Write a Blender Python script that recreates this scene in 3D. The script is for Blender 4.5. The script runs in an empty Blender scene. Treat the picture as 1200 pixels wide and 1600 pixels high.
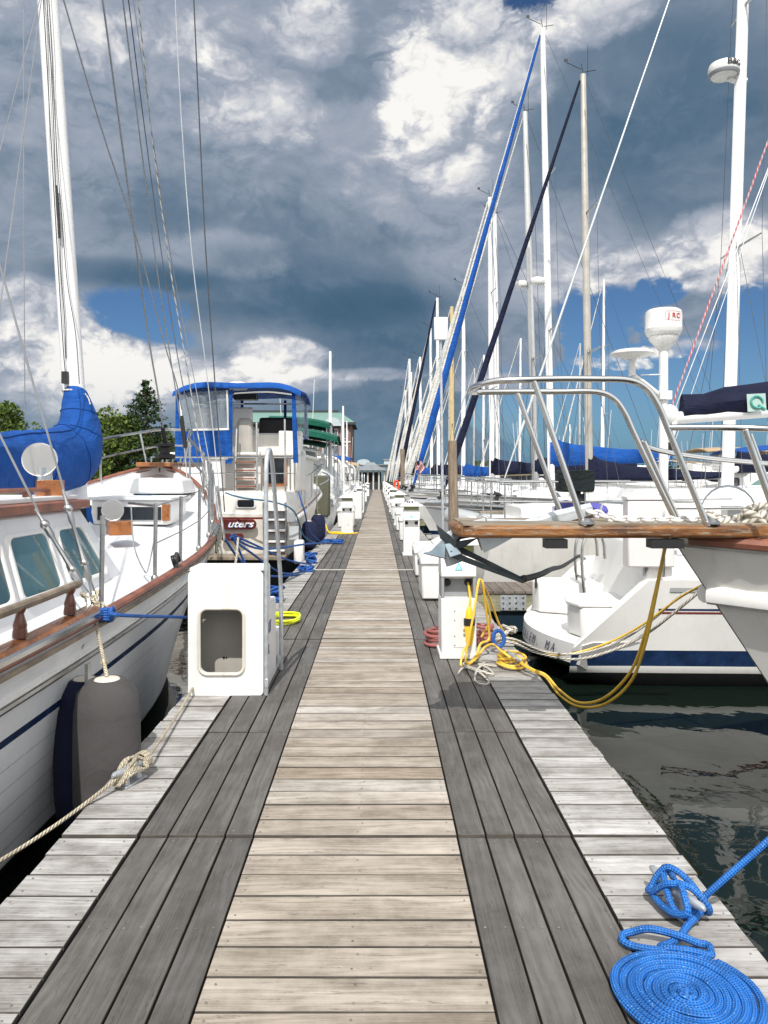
import bpy, bmesh, math, random
from mathutils import Vector as V, Matrix, Quaternion
R = random.Random(11)
S = bpy.context.scene
COL = S.collection
F, CX, CY, H, W = 1200., 590., 745., 1.6, -0.5
pi = math.pi
def P(px, py, Y): return V(((px-CX)/F*Y, Y, H+(CY-py)/F*Y))       # point seen at a photo pixel, Y metres ahead
def G(px, py, z=0.): return P(px, py, F*(H-z)/(py-CY))             # the same on the level z
def lerp(a, b, t): return a+(b-a)*t
def spline(pts, n=8, closed=False):
    pts = [V(p) for p in pts]; N = len(pts); out = []
    if N < 3: return pts
    for i in range(N if closed else N-1):
        if closed: a, b, c, d = pts[(i-1) % N], pts[i], pts[(i+1) % N], pts[(i+2) % N]
        else: a, b, c, d = pts[max(i-1, 0)], pts[i], pts[i+1], pts[min(i+2, N-1)]
        for k in range(n):
            t = k/n
            out.append(.5*((2*b)+(c-a)*t+(2*a-5*b+4*c-d)*t*t+(3*b-a-3*c+d)*t**3))
    if not closed: out.append(pts[-1])
    return out
def sag(a, b, s, n=10):
    return [V(a).lerp(V(b), i/n)-V((0, 0, s*4*(i/n)*(1-i/n))) for i in range(n+1)]
# ---------------------------------------------------------------- mesh builder
class MB:
    def __init__(s): s.v, s.f, s.uv, s.rn, s.mi, s.m = [], [], [], [], [], 0
    def raw(s, vs, fs, uvs=None, rn=(0, 0)):
        o = len(s.v); s.v += [tuple(v) for v in vs]
        for i, f in enumerate(fs):
            s.f.append(tuple(o+k for k in f)); s.mi.append(s.m); s.rn.append(rn)
            s.uv.append(uvs[i] if uvs else [(vs[k][0]+vs[k][2]*.37, vs[k][1]+vs[k][2]) for k in f])
        return s
    def box(s, c, d, rot=None, ax=0, rn=None, taper=1.):
        c = V(c); hx, hy, hz = d[0]/2, d[1]/2, d[2]/2
        L = [V((x*(taper if z > 0 else 1), y*(taper if z > 0 else 1), z)) for x in (-hx, hx) for y in (-hy, hy) for z in (-hz, hz)]
        fs = [(0, 1, 3, 2), (4, 6, 7, 5), (0, 4, 5, 1), (2, 3, 7, 6), (0, 2, 6, 4), (1, 5, 7, 3)]
        if rn is None: rn = (R.random(), R.random())
        o1, o2 = rn[0]*61, rn[1]*37
        b = [k for k in (0, 1, 2) if k != ax]
        uvs = [[(L[k][ax]+o1, L[k][b[0]]+L[k][b[1]]+o2) for k in f] for f in fs]
        M = rot.to_3x3() if rot is not None else Matrix.Identity(3)
        return s.raw([c+M @ p for p in L], fs, uvs, rn)
    def tube(s, pts, r, n=8, cap=True, closed=False, flat=1.):
        pts = [V(p) for p in pts]; N = len(pts)
        if N < 2: return s
        T = []
        for i in range(N):
            a = pts[(i-1) % N] if closed or i > 0 else pts[i]; b = pts[(i+1) % N] if closed or i < N-1 else pts[i]
            t = b-a; T.append(t.normalized() if t.length > 1e-9 else V((0, 0, 1)))
        up = V((0, 0, 1)) if abs(T[0].z) < .9 else V((1, 0, 0))
        nrm = (up-T[0]*up.dot(T[0])).normalized(); vs = []; Ls = [0.]
        for i in range(N):
            if i:
                ax = T[i-1].cross(T[i])
                if ax.length > 1e-7: nrm = Quaternion(ax.normalized(), T[i-1].angle(T[i])) @ nrm
                Ls.append(Ls[-1]+(pts[i]-pts[i-1]).length)
            nrm = (nrm-T[i]*nrm.dot(T[i])).normalized(); bn = T[i].cross(nrm)
            ri = r[i] if isinstance(r, (list, tuple)) else r
            for k in range(n):
                a = 2*pi*k/n; vs.append(pts[i]+(nrm*math.cos(a)*flat+bn*math.sin(a))*ri)
        Ls.append(Ls[-1]+(pts[0]-pts[-1]).length); fs = []; uvs = []
        for i in range(N if closed else N-1):
            j = (i+1) % N
            for k in range(n):
                k2 = (k+1) % n
                fs.append((i*n+k, i*n+k2, j*n+k2, j*n+k)); uvs.append([(Ls[i], k/n), (Ls[i], (k+1)/n), (Ls[i+1], (k+1)/n), (Ls[i+1], k/n)])
        if cap and not closed:
            fs += [tuple(range(n-1, -1, -1)), tuple(range((N-1)*n, N*n))]; uvs += [[(0, k/n) for k in range(n)], [(Ls[N-1], k/n) for k in range(n)]]
        return s.raw(vs, fs, uvs, (R.random(), R.random()))
    def lathe(s, prof, o, axis=(0, 0, 1), n=20):
        q = V((0, 0, 1)).rotation_difference(V(axis).normalized()); o = V(o); vs = []; fs = []; uvs = []
        for r, z in prof:
            for k in range(n):
                a = 2*pi*k/n; vs.append(o+q @ V((math.cos(a)*r, math.sin(a)*r, z)))
        for i in range(len(prof)-1):
            for k in range(n):
                k2 = (k+1) % n; fs.append((i*n+k, i*n+k2, (i+1)*n+k2, (i+1)*n+k))
                uvs.append([(prof[i][1], k/n), (prof[i][1], (k+1)/n), (prof[i+1][1], (k+1)/n), (prof[i+1][1], k/n)])
        if prof[0][0] > 1e-4: fs.append(tuple(range(n-1, -1, -1))); uvs.append([(0, 0)]*n)
        if prof[-1][0] > 1e-4: fs.append(tuple(range((len(prof)-1)*n, len(prof)*n))); uvs.append([(0, 0)]*n)
        return s.raw(vs, fs, uvs, (R.random(), R.random()))
    def loft(s, rings, closed=True, caps=True):
        n = len(rings[0]); vs = [p for r in rings for p in r]; fs = []
        for i in range(len(rings)-1):
            for k in range(n if closed else n-1):
                k2 = (k+1) % n; fs.append((i*n+k, i*n+k2, (i+1)*n+k2, (i+1)*n+k))
        if caps and closed: fs += [tuple(range(n-1, -1, -1)), tuple(range((len(rings)-1)*n, len(rings)*n))]
        return s.raw(vs, fs, None, (R.random(), R.random()))
    def prism(s, poly, ext):
        ext = V(ext); a = [V(p) for p in poly]; return s.loft([a, [p+ext for p in a]])
    def ball(s, c, r, n=14, m=8, rot=None):
        if not isinstance(r, (tuple, list)): r = (r, r, r)
        M = rot.to_3x3() if rot is not None else Matrix.Identity(3)
        rings = [[V(c)+M @ V((r[0]*math.sin(t)*math.cos(a), r[1]*math.sin(t)*math.sin(a), r[2]*math.cos(t))) for a in [2*pi*k/n for k in range(n)]] for t in [max(.02, min(pi-.02, pi*i/m)) for i in range(m+1)]]
        return s.loft(rings)
    def quad(s, a, b, c, d): return s.raw([V(a), V(b), V(c), V(d)], [(0, 1, 2, 3)])
    def build(s, name, mat, parent=None, bevel=0, seg=2, origin=None, sub=0, sharp=38, weld=False):
        me = bpy.data.meshes.new(name)
        if parent is not None: o3 = parent_origin(parent)
        elif origin is not None: o3 = V(origin)
        else:
            lo = [min(p[k] for p in s.v) for k in range(3)]; hi = [max(p[k] for p in s.v) for k in range(3)]
            o3 = V(((lo[0]+hi[0])/2, (lo[1]+hi[1])/2, lo[2]))
        me.from_pydata([(p[0]-o3.x, p[1]-o3.y, p[2]-o3.z) for p in s.v], [], s.f)
        for nm, data in (('UVMap', [c for u in s.uv for p in u for c in p]), ('rnd', [c for f, r in zip(s.f, s.rn) for _ in f for c in r])):
            me.uv_layers.new(name=nm).data.foreach_set('uv', data)
        me.polygons.foreach_set('material_index', s.mi)
        for m in (mat if isinstance(mat, (list, tuple)) else [mat]): me.materials.append(m)
        bm = bmesh.new(); bm.from_mesh(me)
        if weld: bmesh.ops.remove_doubles(bm, verts=bm.verts, dist=1e-4)
        bmesh.ops.recalc_face_normals(bm, faces=bm.faces); bm.to_mesh(me); bm.free()
        me.polygons.foreach_set('use_smooth', [True]*len(me.polygons)); me.set_sharp_from_angle(angle=math.radians(sharp))
        o = bpy.data.objects.new(name, me); COL.objects.link(o)
        if parent is not None: o.parent = parent
        else: o.location = o3
        ORG[o.name] = o3
        if bevel:
            b = o.modifiers.new('bevel', 'BEVEL'); b.width = bevel; b.segments = seg; b.limit_method = 'ANGLE'; b.angle_limit = math.radians(35)
        if sub:
            b = o.modifiers.new('sub', 'SUBSURF'); b.levels = sub; b.render_levels = sub
        return o
ORG = {}
def parent_origin(p): return ORG[p.name]
def tag(o, label=None, cat=None, group=None, kind=None):
    for k, v in (('label', label), ('category', cat), ('group', group), ('kind', kind)):
        if v: o[k] = v
    return o
def thing(name, label, cat, loc=(0, 0, 0), group=None):
    o = bpy.data.objects.new(name, None); COL.objects.link(o); o.location = loc; o.empty_display_size = .2
    ORG[o.name] = V(loc); return tag(o, label, cat, group)
def copy_tree(o, parent=None):
    c = o.copy(); COL.objects.link(c)
    if parent: c.parent = parent
    for ch in [x for x in KIDS(o)]: copy_tree(ch, c)
    return c
def KIDS(o): return list(o.children)
def dup(o, loc, label=None, group=None, rz=None):
    c = copy_tree(o); c.location = loc; ORG[c.name] = V(loc)
    if rz is not None: c.rotation_euler.z = rz
    if label: c['label'] = label
    if group: c['group'] = group
    return c
def text(name, s, size, mat, parent, loc, rot, ext=.002, shear=0., sx=1., off=0.):
    cu = bpy.data.curves.new(name, 'FONT'); cu.body = s; cu.size = size; cu.extrude = ext; cu.shear = shear; cu.align_x = 'CENTER'; cu.align_y = 'CENTER'; cu.offset = off
    t = bpy.data.objects.new(name, cu); COL.objects.link(t); bpy.context.view_layer.update()
    me = bpy.data.meshes.new_from_object(t.evaluated_get(bpy.context.evaluated_depsgraph_get())); bpy.data.objects.remove(t)
    me.name = name; me.materials.clear(); me.materials.append(mat)
    o = bpy.data.objects.new(name, me); COL.objects.link(o)
    M = Matrix.Translation(V(loc)-(parent_origin(parent) if parent else V())) @ rot.to_4x4() @ Matrix.Diagonal((sx, 1, 1, 1))
    me.transform(M)
    if parent: o.parent = parent
    ORG[o.name] = parent_origin(parent) if parent else V()
    return o
RX90 = Matrix.Rotation(pi/2, 3, 'X')           # text that faces the camera (-Y)
# ---------------------------------------------------------------- node helper
class NT:
    def __init__(s, nt): s.t = nt; s.t.nodes.clear()
    def n(s, typ, ins=None, **kw):
        x = s.t.nodes.new(typ)
        for k, v in kw.items(): setattr(x, k, v)
        for k, v in (ins or {}).items(): s.set(x.inputs[k], v)
        return x
    def set(s, sock, v):
        if isinstance(v, bpy.types.NodeSocket): s.t.links.new(v, sock)
        elif v is not None: sock.default_value = v
    def m(s, op, a, b=None, c=None, cl=False):
        x = s.t.nodes.new('ShaderNodeMath'); x.operation = op; x.use_clamp = cl
        for i, v in enumerate((a, b, c)):
            if v is not None: s.set(x.inputs[i], v)
        return x.outputs[0]
    def vm(s, op, a, b=None):
        x = s.t.nodes.new('ShaderNodeVectorMath'); x.operation = op; s.set(x.inputs[0], a)
        if b is not None:
            s.set(x.inputs[3 if op == 'SCALE' else 1], b)
        return x.outputs[0]
    def mix(s, f, a, b, bt='MIX'):
        x = s.t.nodes.new('ShaderNodeMix'); x.data_type = 'RGBA'; x.blend_type = bt
        s.set(x.inputs[0], f); s.set(x.inputs[6], c4(a)); s.set(x.inputs[7], c4(b)); return x.outputs[2]
    def ramp(s, f, st, interp='LINEAR'):
        x = s.t.nodes.new('ShaderNodeValToRGB'); e = x.color_ramp.elements; x.color_ramp.interpolation = interp
        while len(e) > len(st): e.remove(e[-1])
        while len(e) < len(st): e.new(.5)
        for k, (p, c) in zip(e, st): k.position = p; k.color = c4(c)
        s.set(x.inputs[0], f); return x.outputs[0]
    def rng(s, v, a, b, c=0., d=1., smooth=True):
        x = s.t.nodes.new('ShaderNodeMapRange'); x.interpolation_type = 'SMOOTHSTEP' if smooth else 'LINEAR'
        for i, q in enumerate((v, a, b, c, d)): s.set(x.inputs[i], q)
        return x.outputs[0]
    def noise(s, vec, sc, det=3., ro=.5, dist=0., col=False):
        x = s.n('ShaderNodeTexNoise', {'Vector': vec, 'Scale': sc, 'Detail': det, 'Roughness': ro, 'Distortion': dist}); return x.outputs[1 if col else 0]
    def map(s, vec, sc=(1, 1, 1), loc=(0, 0, 0)):
        return s.n('ShaderNodeMapping', {'Vector': vec, 'Scale': sc, 'Location': loc}).outputs[0]
    def comb(s, x, y, z): return s.n('ShaderNodeCombineXYZ', {0: x, 1: y, 2: z}).outputs[0]
    def sep(s, v):
        q = s.n('ShaderNodeSeparateXYZ', {0: v}); return q.outputs[0], q.outputs[1], q.outputs[2]
    def bump(s, h, st=.3, d=.01): return s.n('ShaderNodeBump', {'Height': h, 'Strength': st, 'Distance': d}).outputs[0]
def c4(c): return (c[0], c[1], c[2], 1.) if isinstance(c, (tuple, list)) and len(c) == 3 else c
def newmat(name):
    m = bpy.data.materials.new(name); m.use_nodes = True; t = NT(m.node_tree)
    o = t.n('ShaderNodeOutputMaterial'); b = t.n('ShaderNodeBsdfPrincipled'); t.t.links.new(b.outputs[0], o.inputs[0])
    return m, t, b, o
MATS = {}
def mat(name, col, rough=.4, metal=0., var=.08, sc=2.5, bump=0., bsc=60., dirt=0., dcol=(.32, .27, .18), rvar=.1, coat=0., stretch=(1, 1, 1), bdist=.004):
    m, t, b, o = newmat(name); tc = t.n('ShaderNodeTexCoord').outputs['Object']
    n1 = t.noise(t.map(tc, stretch), sc, 5, .6)
    c = t.mix(t.rng(n1, .3, .7), tuple(x*(1-var) for x in col), tuple(min(1, x*(1+var)) for x in col))
    if dirt:
        n2 = t.noise(t.map(tc, (7, 7, .6)), 1.6, 6, .62)
        c = t.mix(t.m('MULTIPLY', t.rng(n2, .5, .78), dirt), c, dcol)
        n3 = t.noise(tc, 23, 4, .7); c = t.mix(t.m('MULTIPLY', t.rng(n3, .62, .75), dirt*.8), c, dcol)
    t.set(b.inputs['Base Color'], c); t.set(b.inputs['Metallic'], metal); t.set(b.inputs['Coat Weight'], coat)
    t.set(b.inputs['Roughness'], t.m('MULTIPLY_ADD', n1, rvar*2, max(.02, rough-rvar)))
    if bump: t.set(b.inputs['Normal'], t.bump(t.noise(t.map(tc, stretch), bsc, 5, .65), bump, bdist))
    MATS[name] = m; return m
def wood_planks(name, cols, gs=1., dark=.5, rough=.75):
    m, t, b, o = newmat(name)
    uv = t.n('ShaderNodeUVMap', uv_map='UVMap').outputs[0]; rn = t.n('ShaderNodeUVMap', uv_map='rnd').outputs[0]
    r1, r2, _ = t.sep(rn); u, v, _ = t.sep(uv)
    low = t.noise(t.comb(t.m('MULTIPLY', u, 1.6), t.m('MULTIPLY', v, 7.), 0), 1., 2, .5)
    # growth rings bent into cathedral figures, then fine fibres along the board
    ring = t.m('SINE', t.m('ADD', t.m('MULTIPLY', v, 120.*gs), t.m('MULTIPLY', t.noise(t.comb(t.m('MULTIPLY', u, 1.1), t.m('MULTIPLY', v, 5.), 3.), 1., 3, .5), 42.)))
    fib = t.noise(t.comb(t.m('MULTIPLY', u, 3.2), t.m('MULTIPLY', v, 130.*gs), 0), 1., 6, .72)
    blot = t.noise(t.comb(u, v, 1.), 9., 6, .65)
    c = t.ramp(r1, [(i/(len(cols)-1), q) for i, q in enumerate(cols)])
    k = t.m('ADD', t.m('MULTIPLY', t.m('MULTIPLY_ADD', ring, .5, .5), t.m('MULTIPLY', t.rng(low, .35, .7), .20)), t.m('ADD', t.m('MULTIPLY', t.m('MULTIPLY_ADD', t.m('SUBTRACT', fib, .5), 1.05, .5), .62), t.m('MULTIPLY', low, .36)))
    k = t.m('ADD', k, t.m('MULTIPLY', t.m('SUBTRACT', blot, .5), .5))
    c = t.mix(1., c, t.ramp(k, [(.34, (dark, dark*.96, dark*.91)), (.56, (1, 1, 1)), (.8, (1.32, 1.33, 1.36))]), 'MULTIPLY')
    c = t.mix(t.m('MULTIPLY', t.rng(fib, .29, .22), .5), c, (.035, .03, .026))
    tcw = t.n('ShaderNodeTexCoord').outputs['Object']; wear = t.noise(t.map(tcw, (1., .6, 1)), 1.3, 5, .6); c = t.mix(1., c, t.ramp(wear, [(.3, (.84, .83, .81)), (.5, (1, 1, 1)), (.72, (1.1, 1.1, 1.1))]), 'MULTIPLY')
    crk = t.noise(t.comb(t.m('MULTIPLY', u, 2.2), t.m('MULTIPLY', v, 34.), 5.), 1., 4, .6, .2); c = t.mix(t.m('MULTIPLY', t.rng(t.m('ABSOLUTE', t.m('SUBTRACT', crk, .62)), .012, .002), .6), c, (.05, .042, .034))
    spot = t.noise(t.comb(u, v, 7.), 2.3, 5, .7); c = t.mix(t.m('MULTIPLY', t.rng(spot, .56, .75), .3), c, (.13, .12, .105))
    t.set(b.inputs['Base Color'], c); t.set(b.inputs['Roughness'], t.m('MULTIPLY_ADD', blot, .3, rough-.15)); t.set(b.inputs['Specular IOR Level'], .3)
    t.set(b.inputs['Normal'], t.bump(t.m('ADD', t.m('MULTIPLY', ring, .25), t.m('MULTIPLY', fib, 1.4)), .55, .0025))
    MATS[name] = m; return m
def rope_mat(name, col, dark, pitch=.05, braid=True, rough=.7, strands=3, flecks=None):
    m, t, b, o = newmat(name); uv = t.n('ShaderNodeUVMap', uv_map='UVMap').outputs[0]; u, v, _ = t.sep(uv)
    a = t.m('SINE', t.m('ADD', t.m('MULTIPLY', u, 2*pi/pitch), t.m('MULTIPLY', v, 2*pi*strands)))
    if braid:
        a2 = t.m('SINE', t.m('SUBTRACT', t.m('MULTIPLY', u, 2*pi/pitch), t.m('MULTIPLY', v, 2*pi*strands))); h = t.m('MULTIPLY', a, a2)
    else: h = a
    h = t.m('MULTIPLY_ADD', h, .5, .5); n = t.noise(t.n('ShaderNodeTexCoord').outputs['Object'], 9, 4, .6)
    c = t.mix(t.rng(h, .05, .55), dark, t.mix(t.rng(n, .3, .7), tuple(x*.68 for x in col), tuple(min(1, x*1.2+.01) for x in col)))
    if flecks: c = t.mix(t.rng(t.noise(t.comb(t.m('MULTIPLY', u, 160.), t.m('MULTIPLY', v, 14.), 0), 1., 1), .66, .72), c, flecks)
    t.set(b.inputs['Base Color'], c); t.set(b.inputs['Roughness'], rough); t.set(b.inputs['Normal'], t.bump(h, .7, .004))
    MATS[name] = m; return m
def canvas(name, col, wr=.5, sc=3.2, rough=.8):
    m, t, b, o = newmat(name); tc = t.n('ShaderNodeTexCoord').outputs['Object']
    w = t.noise(t.map(tc, (1, 1, 1.6)), sc, 4, .55, .7); f = t.noise(tc, 300, 2)
    d = t.noise(tc, 1.7, 5, .6)
    c = t.mix(t.rng(d, .3, .75), tuple(x*.82 for x in col), tuple(min(1, x*1.22+.004) for x in col))
    t.set(b.inputs['Base Color'], c); t.set(b.inputs['Roughness'], rough); t.set(b.inputs['Sheen Weight'], .02); t.set(b.inputs['Specular IOR Level'], .25)
    t.set(b.inputs['Normal'], t.bump(t.m('ADD', w, t.m('MULTIPLY', f, .02)), wr, .12)); MATS[name] = m; return m
def glassy(name, col, rough=.06, spec=.6):
    m, t, b, o = newmat(name); tc = t.n('ShaderNodeTexCoord').outputs['Object']
    n = t.noise(tc, 1.3, 3); c = t.mix(t.rng(n, .35, .7), tuple(x*.55 for x in col), tuple(x*1.25 for x in col))
    t.set(b.inputs['Base Color'], c); t.set(b.inputs['Roughness'], rough); t.set(b.inputs['Specular IOR Level'], spec); MATS[name] = m; return m
def vinyl(name, alpha=.3, col=(.55, .6, .62)):
    m, t, b, o = newmat(name); tc = t.n('ShaderNodeTexCoord').outputs['Object']
    n = t.noise(t.map(tc, (1, 1, .5)), 6, 4, .6, 1.); t.set(b.inputs['Base Color'], c4(col)); t.set(b.inputs['Roughness'], .12)
    t.set(b.inputs['Alpha'], t.m('MULTIPLY_ADD', t.rng(n, .35, .8), .35, alpha)); t.set(b.inputs['Normal'], t.bump(n, .4, .05)); MATS[name] = m; return m
# ---------------------------------------------------------------- materials
WHITE = mat('white_gelcoat', (.78, .775, .75), .3, var=.04, dirt=.16, dcol=(.45, .40, .3))
DIRTYW = mat('dingy_white_gelcoat', (.70, .69, .65), .38, var=.07, dirt=.3, dcol=(.38, .34, .26))
PLASTIC = mat('white_dock_plastic', (.76, .765, .76), .42, var=.05, dirt=.24, dcol=(.42, .40, .34), bump=.06, bsc=160)
DECKW = mat('white_nonskid_deck', (.74, .75, .75), .6, var=.07, sc=1.4, dirt=.1, dcol=(.4, .4, .38), bump=.25, bsc=220)
CREAM = mat('cream_gelcoat', (.72, .68, .58), .35, var=.05, dirt=.2)
GREYH = mat('grey_hull_paint', (.40, .42, .43), .25, var=.05, dirt=.1)
NAVY = mat('navy_stripe_paint', (.012, .03, .085), .25, var=.3, sc=6, dirt=.12, dcol=(.12, .15, .2))
BLACK = mat('black_bottom_paint', (.012, .013, .014), .5, var=.2)
BLKPL = mat('black_rubber', (.015, .015, .016), .5, var=.2)
REDP = mat('dark_red_paint', (.16, .02, .015), .3)
STEEL = mat('polished_stainless', (.62, .62, .60), .2, 1., var=.05, rvar=.08)
DSTEEL = mat('weathered_stainless', (.46, .46, .45), .3, 1., var=.12, sc=9)
GALV = mat('galvanised_steel', (.50, .53, .55), .5, .55, var=.16, sc=14)
ALU = mat('anodised_mast', (.62, .62, .60), .38, .75, var=.06)
BRONZEM = mat('silver_brown_mast', (.50, .47, .42), .4, .55, var=.1)
WMAST = mat('white_mast_paint', (.80, .80, .79), .32, var=.03, dirt=.06)
TAN_MAST = mat('tan_wooden_mast', (.55, .43, .22), .45, var=.15, stretch=(8, 8, .5))
VARN = mat('varnished_teak', (.27, .10, .032), .28, var=.4, sc=6, stretch=(1, 1, 1), bump=.1, bsc=30, coat=.3)
DVARN = mat('dark_varnished_baluster', (.10, .027, .012), .22, var=.35, sc=9, coat=.4)
TEAK = mat('red_brown_cap_rail', (.23, .085, .05), .42, var=.3, sc=5, bump=.15, bsc=40)
WTEAK = mat('weathered_teak_rail', (.24, .19, .14), .6, var=.3, sc=7, bump=.3, bsc=40)
CYAN = mat('turquoise_print', (.12, .55, .62), .5)
INK = mat('dark_blue_print', (.02, .025, .09), .5)
REDINK = mat('red_print', (.45, .03, .03), .5)
YEL = mat('yellow_cord_jacket', (.75, .48, .06), .42, var=.12, sc=5, dirt=.2, dcol=(.3, .2, .05))
YELB = mat('bright_yellow_plug', (.85, .55, .03), .35, var=.08)
LIME = mat('lime_hose', (.72, .80, .03), .35, var=.06)
PINK = mat('faded_red_hose', (.35, .12, .11), .55, var=.2)
GREYD = mat('grey_plastic', (.30, .31, .32), .5)  # even mid grey shared by panels, stripes, plank seams and recess backs
FENDER = canvas('grey_fender_cover', (.082, .077, .077), .08, 5)
FENDERN = canvas('navy_fender_cover', (.012, .016, .05), .25, 5)
BLUEC = canvas('royal_blue_canvas', (.004, .068, .30), .6)
BLUEF = canvas('bright_blue_sailcloth', (.006, .075, .33), .3, 6)
NAVYC = canvas('navy_canvas', (.003, .006, .027), .5)
GREENC = canvas('dark_green_canvas', (.008, .10, .065), .4)
BLACKC = canvas('black_green_cover', (.008, .014, .015), .6)
TANC = canvas('tan_canvas', (.45, .33, .2), .4)
WSAIL = canvas('white_furled_sail', (.60, .585, .54), .5, 8)
PURPC = canvas('purple_blue_cover', (.10, .10, .38), .6)
GLASS = glassy('teal_window_glass', (.08, .15, .155), .02, .9); DGLASS = glassy('dark_window_glass', (.02, .025, .03))
GGLASS = glassy('green_windscreen', (.16, .34, .30))
VINYL = vinyl('clear_vinyl', .16, (.34, .39, .42))
BLUER = rope_mat('blue_braided_rope', (.008, .15, .52), (.002, .028, .14), .02, True, .65, 4, (.2, .42, .65))
NBLUER = rope_mat('royal_blue_line', (.012, .11, .42), (.005, .03, .14), .02, True, .6, 4)
NAVYR = rope_mat('dark_blue_line', (.02, .05, .12), (.01, .02, .05), .02, True, .6, 4)
WROPE = rope_mat('white_twisted_rope', (.66, .63, .56), (.26, .23, .18), .05, False, .75)
TROPE = rope_mat('cream_dock_line', (.58, .52, .40), (.22, .18, .12), .022, False, .8)
BLKR = rope_mat('black_snubber_rope', (.02, .02, .022), (.008, .008, .008), .04, False, .6)
REDR = rope_mat('red_white_halyard', (.5, .12, .13), (.55, .5, .5), .08, False, .7, 2)
WIRE = mat('rigging_wire', (.30, .31, .32), .4, .7, var=.1)
WIRED = mat('dark_rigging_wire', (.09, .095, .10), .5, .4, var=.15)
LIGHTW = mat('pale_rigging_wire', (.62, .64, .65), .4, .4, var=.1)
SIDEM = mat('dark_board_edge', (.075, .066, .055), .9, var=.3, sc=9)  # darker than the board tops, so the gaps read as dark lines
PATHM = wood_planks('tan_grey_deck_boards', [(.37, .317, .258), (.405, .366, .315), (.315, .262, .203), (.445, .415, .373), (.358, .305, .248), (.325, .289, .246), (.395, .345, .285)], 1., .56)
EDGEM = wood_planks('silver_grey_edge_boards', [(.40, .388, .368), (.34, .328, .31), (.44, .43, .415), (.37, .355, .335)], 1., .5)
STRIPM = wood_planks('dark_grey_hardwood_boards', [(.120, .114, .106), (.138, .131, .122), (.106, .101, .095), (.150, .142, .131)], 1.3, .62, .6)
FASCIA = wood_planks('green_tinted_fascia', [(.34, .33, .22), (.30, .29, .19)], .7, .6)
PILEM = mat('weathered_piling', (.215, .165, .12), .8, var=.35, sc=4, stretch=(6, 6, .7), bump=.5, bsc=14)
m, t, b, o = newmat('worn_varnished_plank'); tc = t.n('ShaderNodeTexCoord').outputs['Object']
g1 = t.noise(t.map(tc, (1.6, 6, 9)), 2.2, 6, .65, .3); g2 = t.noise(t.map(tc, (2., 8, 14)), 4.5, 6, .7, .5); g3 = t.noise(t.map(tc, (3, 40, 60)), 3., 4, .7)
c = t.ramp(g1, [(.32, (.05, .022, .010)), (.44, (.17, .066, .017)), (.56, (.30, .125, .03)), (.7, (.20, .08, .022))])
c = t.mix(t.rng(g2, .54, .62), c, (.26, .215, .16)); c = t.mix(t.m('MULTIPLY', t.rng(g3, .5, .75), .45), c, (.07, .035, .015))
t.set(b.inputs['Base Color'], c); t.set(b.inputs['Roughness'], t.rng(g2, .5, .62, .32, .75)); t.set(b.inputs['Normal'], t.bump(t.m('ADD', g2, t.m('MULTIPLY', g3, .4)), .6, .008)); MATS['worn_varnished_plank'] = m
# ---------------------------------------------------------------- camera, light, sky
cd = bpy.data.cameras.new('camera'); cam = bpy.data.objects.new('camera', cd); COL.objects.link(cam)
cam.location = (0, 0, H); cam.rotation_euler = (pi/2, 0, 0); cd.sensor_fit = 'VERTICAL'; cd.sensor_height = 36; cd.lens = 27
cd.shift_x = (600-CX)/1600; cd.shift_y = -(800-CY)/1600; cd.clip_end = 6000; cd.clip_start = .05
S.camera = cam
SUND = V((.075, .80, -1)).normalized()
ld = bpy.data.lights.new('sun', 'SUN'); ld.energy = 4.1; ld.angle = math.radians(.53); ld.color = (1, .965, .915)
lo = bpy.data.objects.new('sun', ld); COL.objects.link(lo); lo.rotation_euler = SUND.to_track_quat('-Z', 'Y').to_euler(); lo.location = (0, -20, 30)
w = bpy.data.worlds.new('World'); S.world = w; w.use_nodes = True; t = NT(w.node_tree)
sky = t.n('ShaderNodeTexSky', sky_type='NISHITA', sun_disc=False); sky.sun_elevation = math.asin(-SUND.z); sky.sun_rotation = math.atan2(-SUND.x, -SUND.y)
sky.air_density = 1.; sky.dust_density = .4; sky.ozone_density = 1.6
d = t.n('ShaderNodeTexCoord').outputs['Generated']; dx, dy, dz = t.sep(d)
hor = t.m('SQRT', t.m('ADD', t.m('MULTIPLY', dx, dx), t.m('MULTIPLY', dy, dy)))
az = t.m('ARCTAN2', dx, dy); el = t.m('DIVIDE', dz, t.m('MAXIMUM', hor, .02))
# clouds: heaps laid out on the sky dome, their outlines and relief broken up by fractal cells
base = t.comb(dx, dy, t.m('MULTIPLY', dz, 1.5))
warp = t.vm('SCALE', t.vm('SUBTRACT', t.noise(base, 3.2, 6, .6, 0, True), (.5, .5, .5)), .20)
q = t.vm('ADD', base, warp)
def cells(v, sc):
    tot = None
    for k, a in ((1., .50), (2.3, .30), (5.1, .19), (11., .11), (23., .06)):
        x = t.m('MULTIPLY', t.m('ABSOLUTE', t.m('SUBTRACT', t.noise(v, sc*k, 0., .5), .5)), a*4.4); tot = x if tot is None else t.m('ADD', tot, x)
    return tot
bil = cells(q, 6.); bil_up = cells(t.vm('ADD', q, (-.008, -.006, .020)), 6.)
n_big = t.noise(q, 2.6, 5, .52); n_med = t.noise(q, 8.5, 8, .6)
relief = t.m('SUBTRACT', bil, bil_up)
edge_ = t.m('ADD', t.m('MULTIPLY', t.m('SUBTRACT', .52, bil), 1.1), t.m('MULTIPLY', t.m('SUBTRACT', .5, n_med), 1.8))
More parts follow.
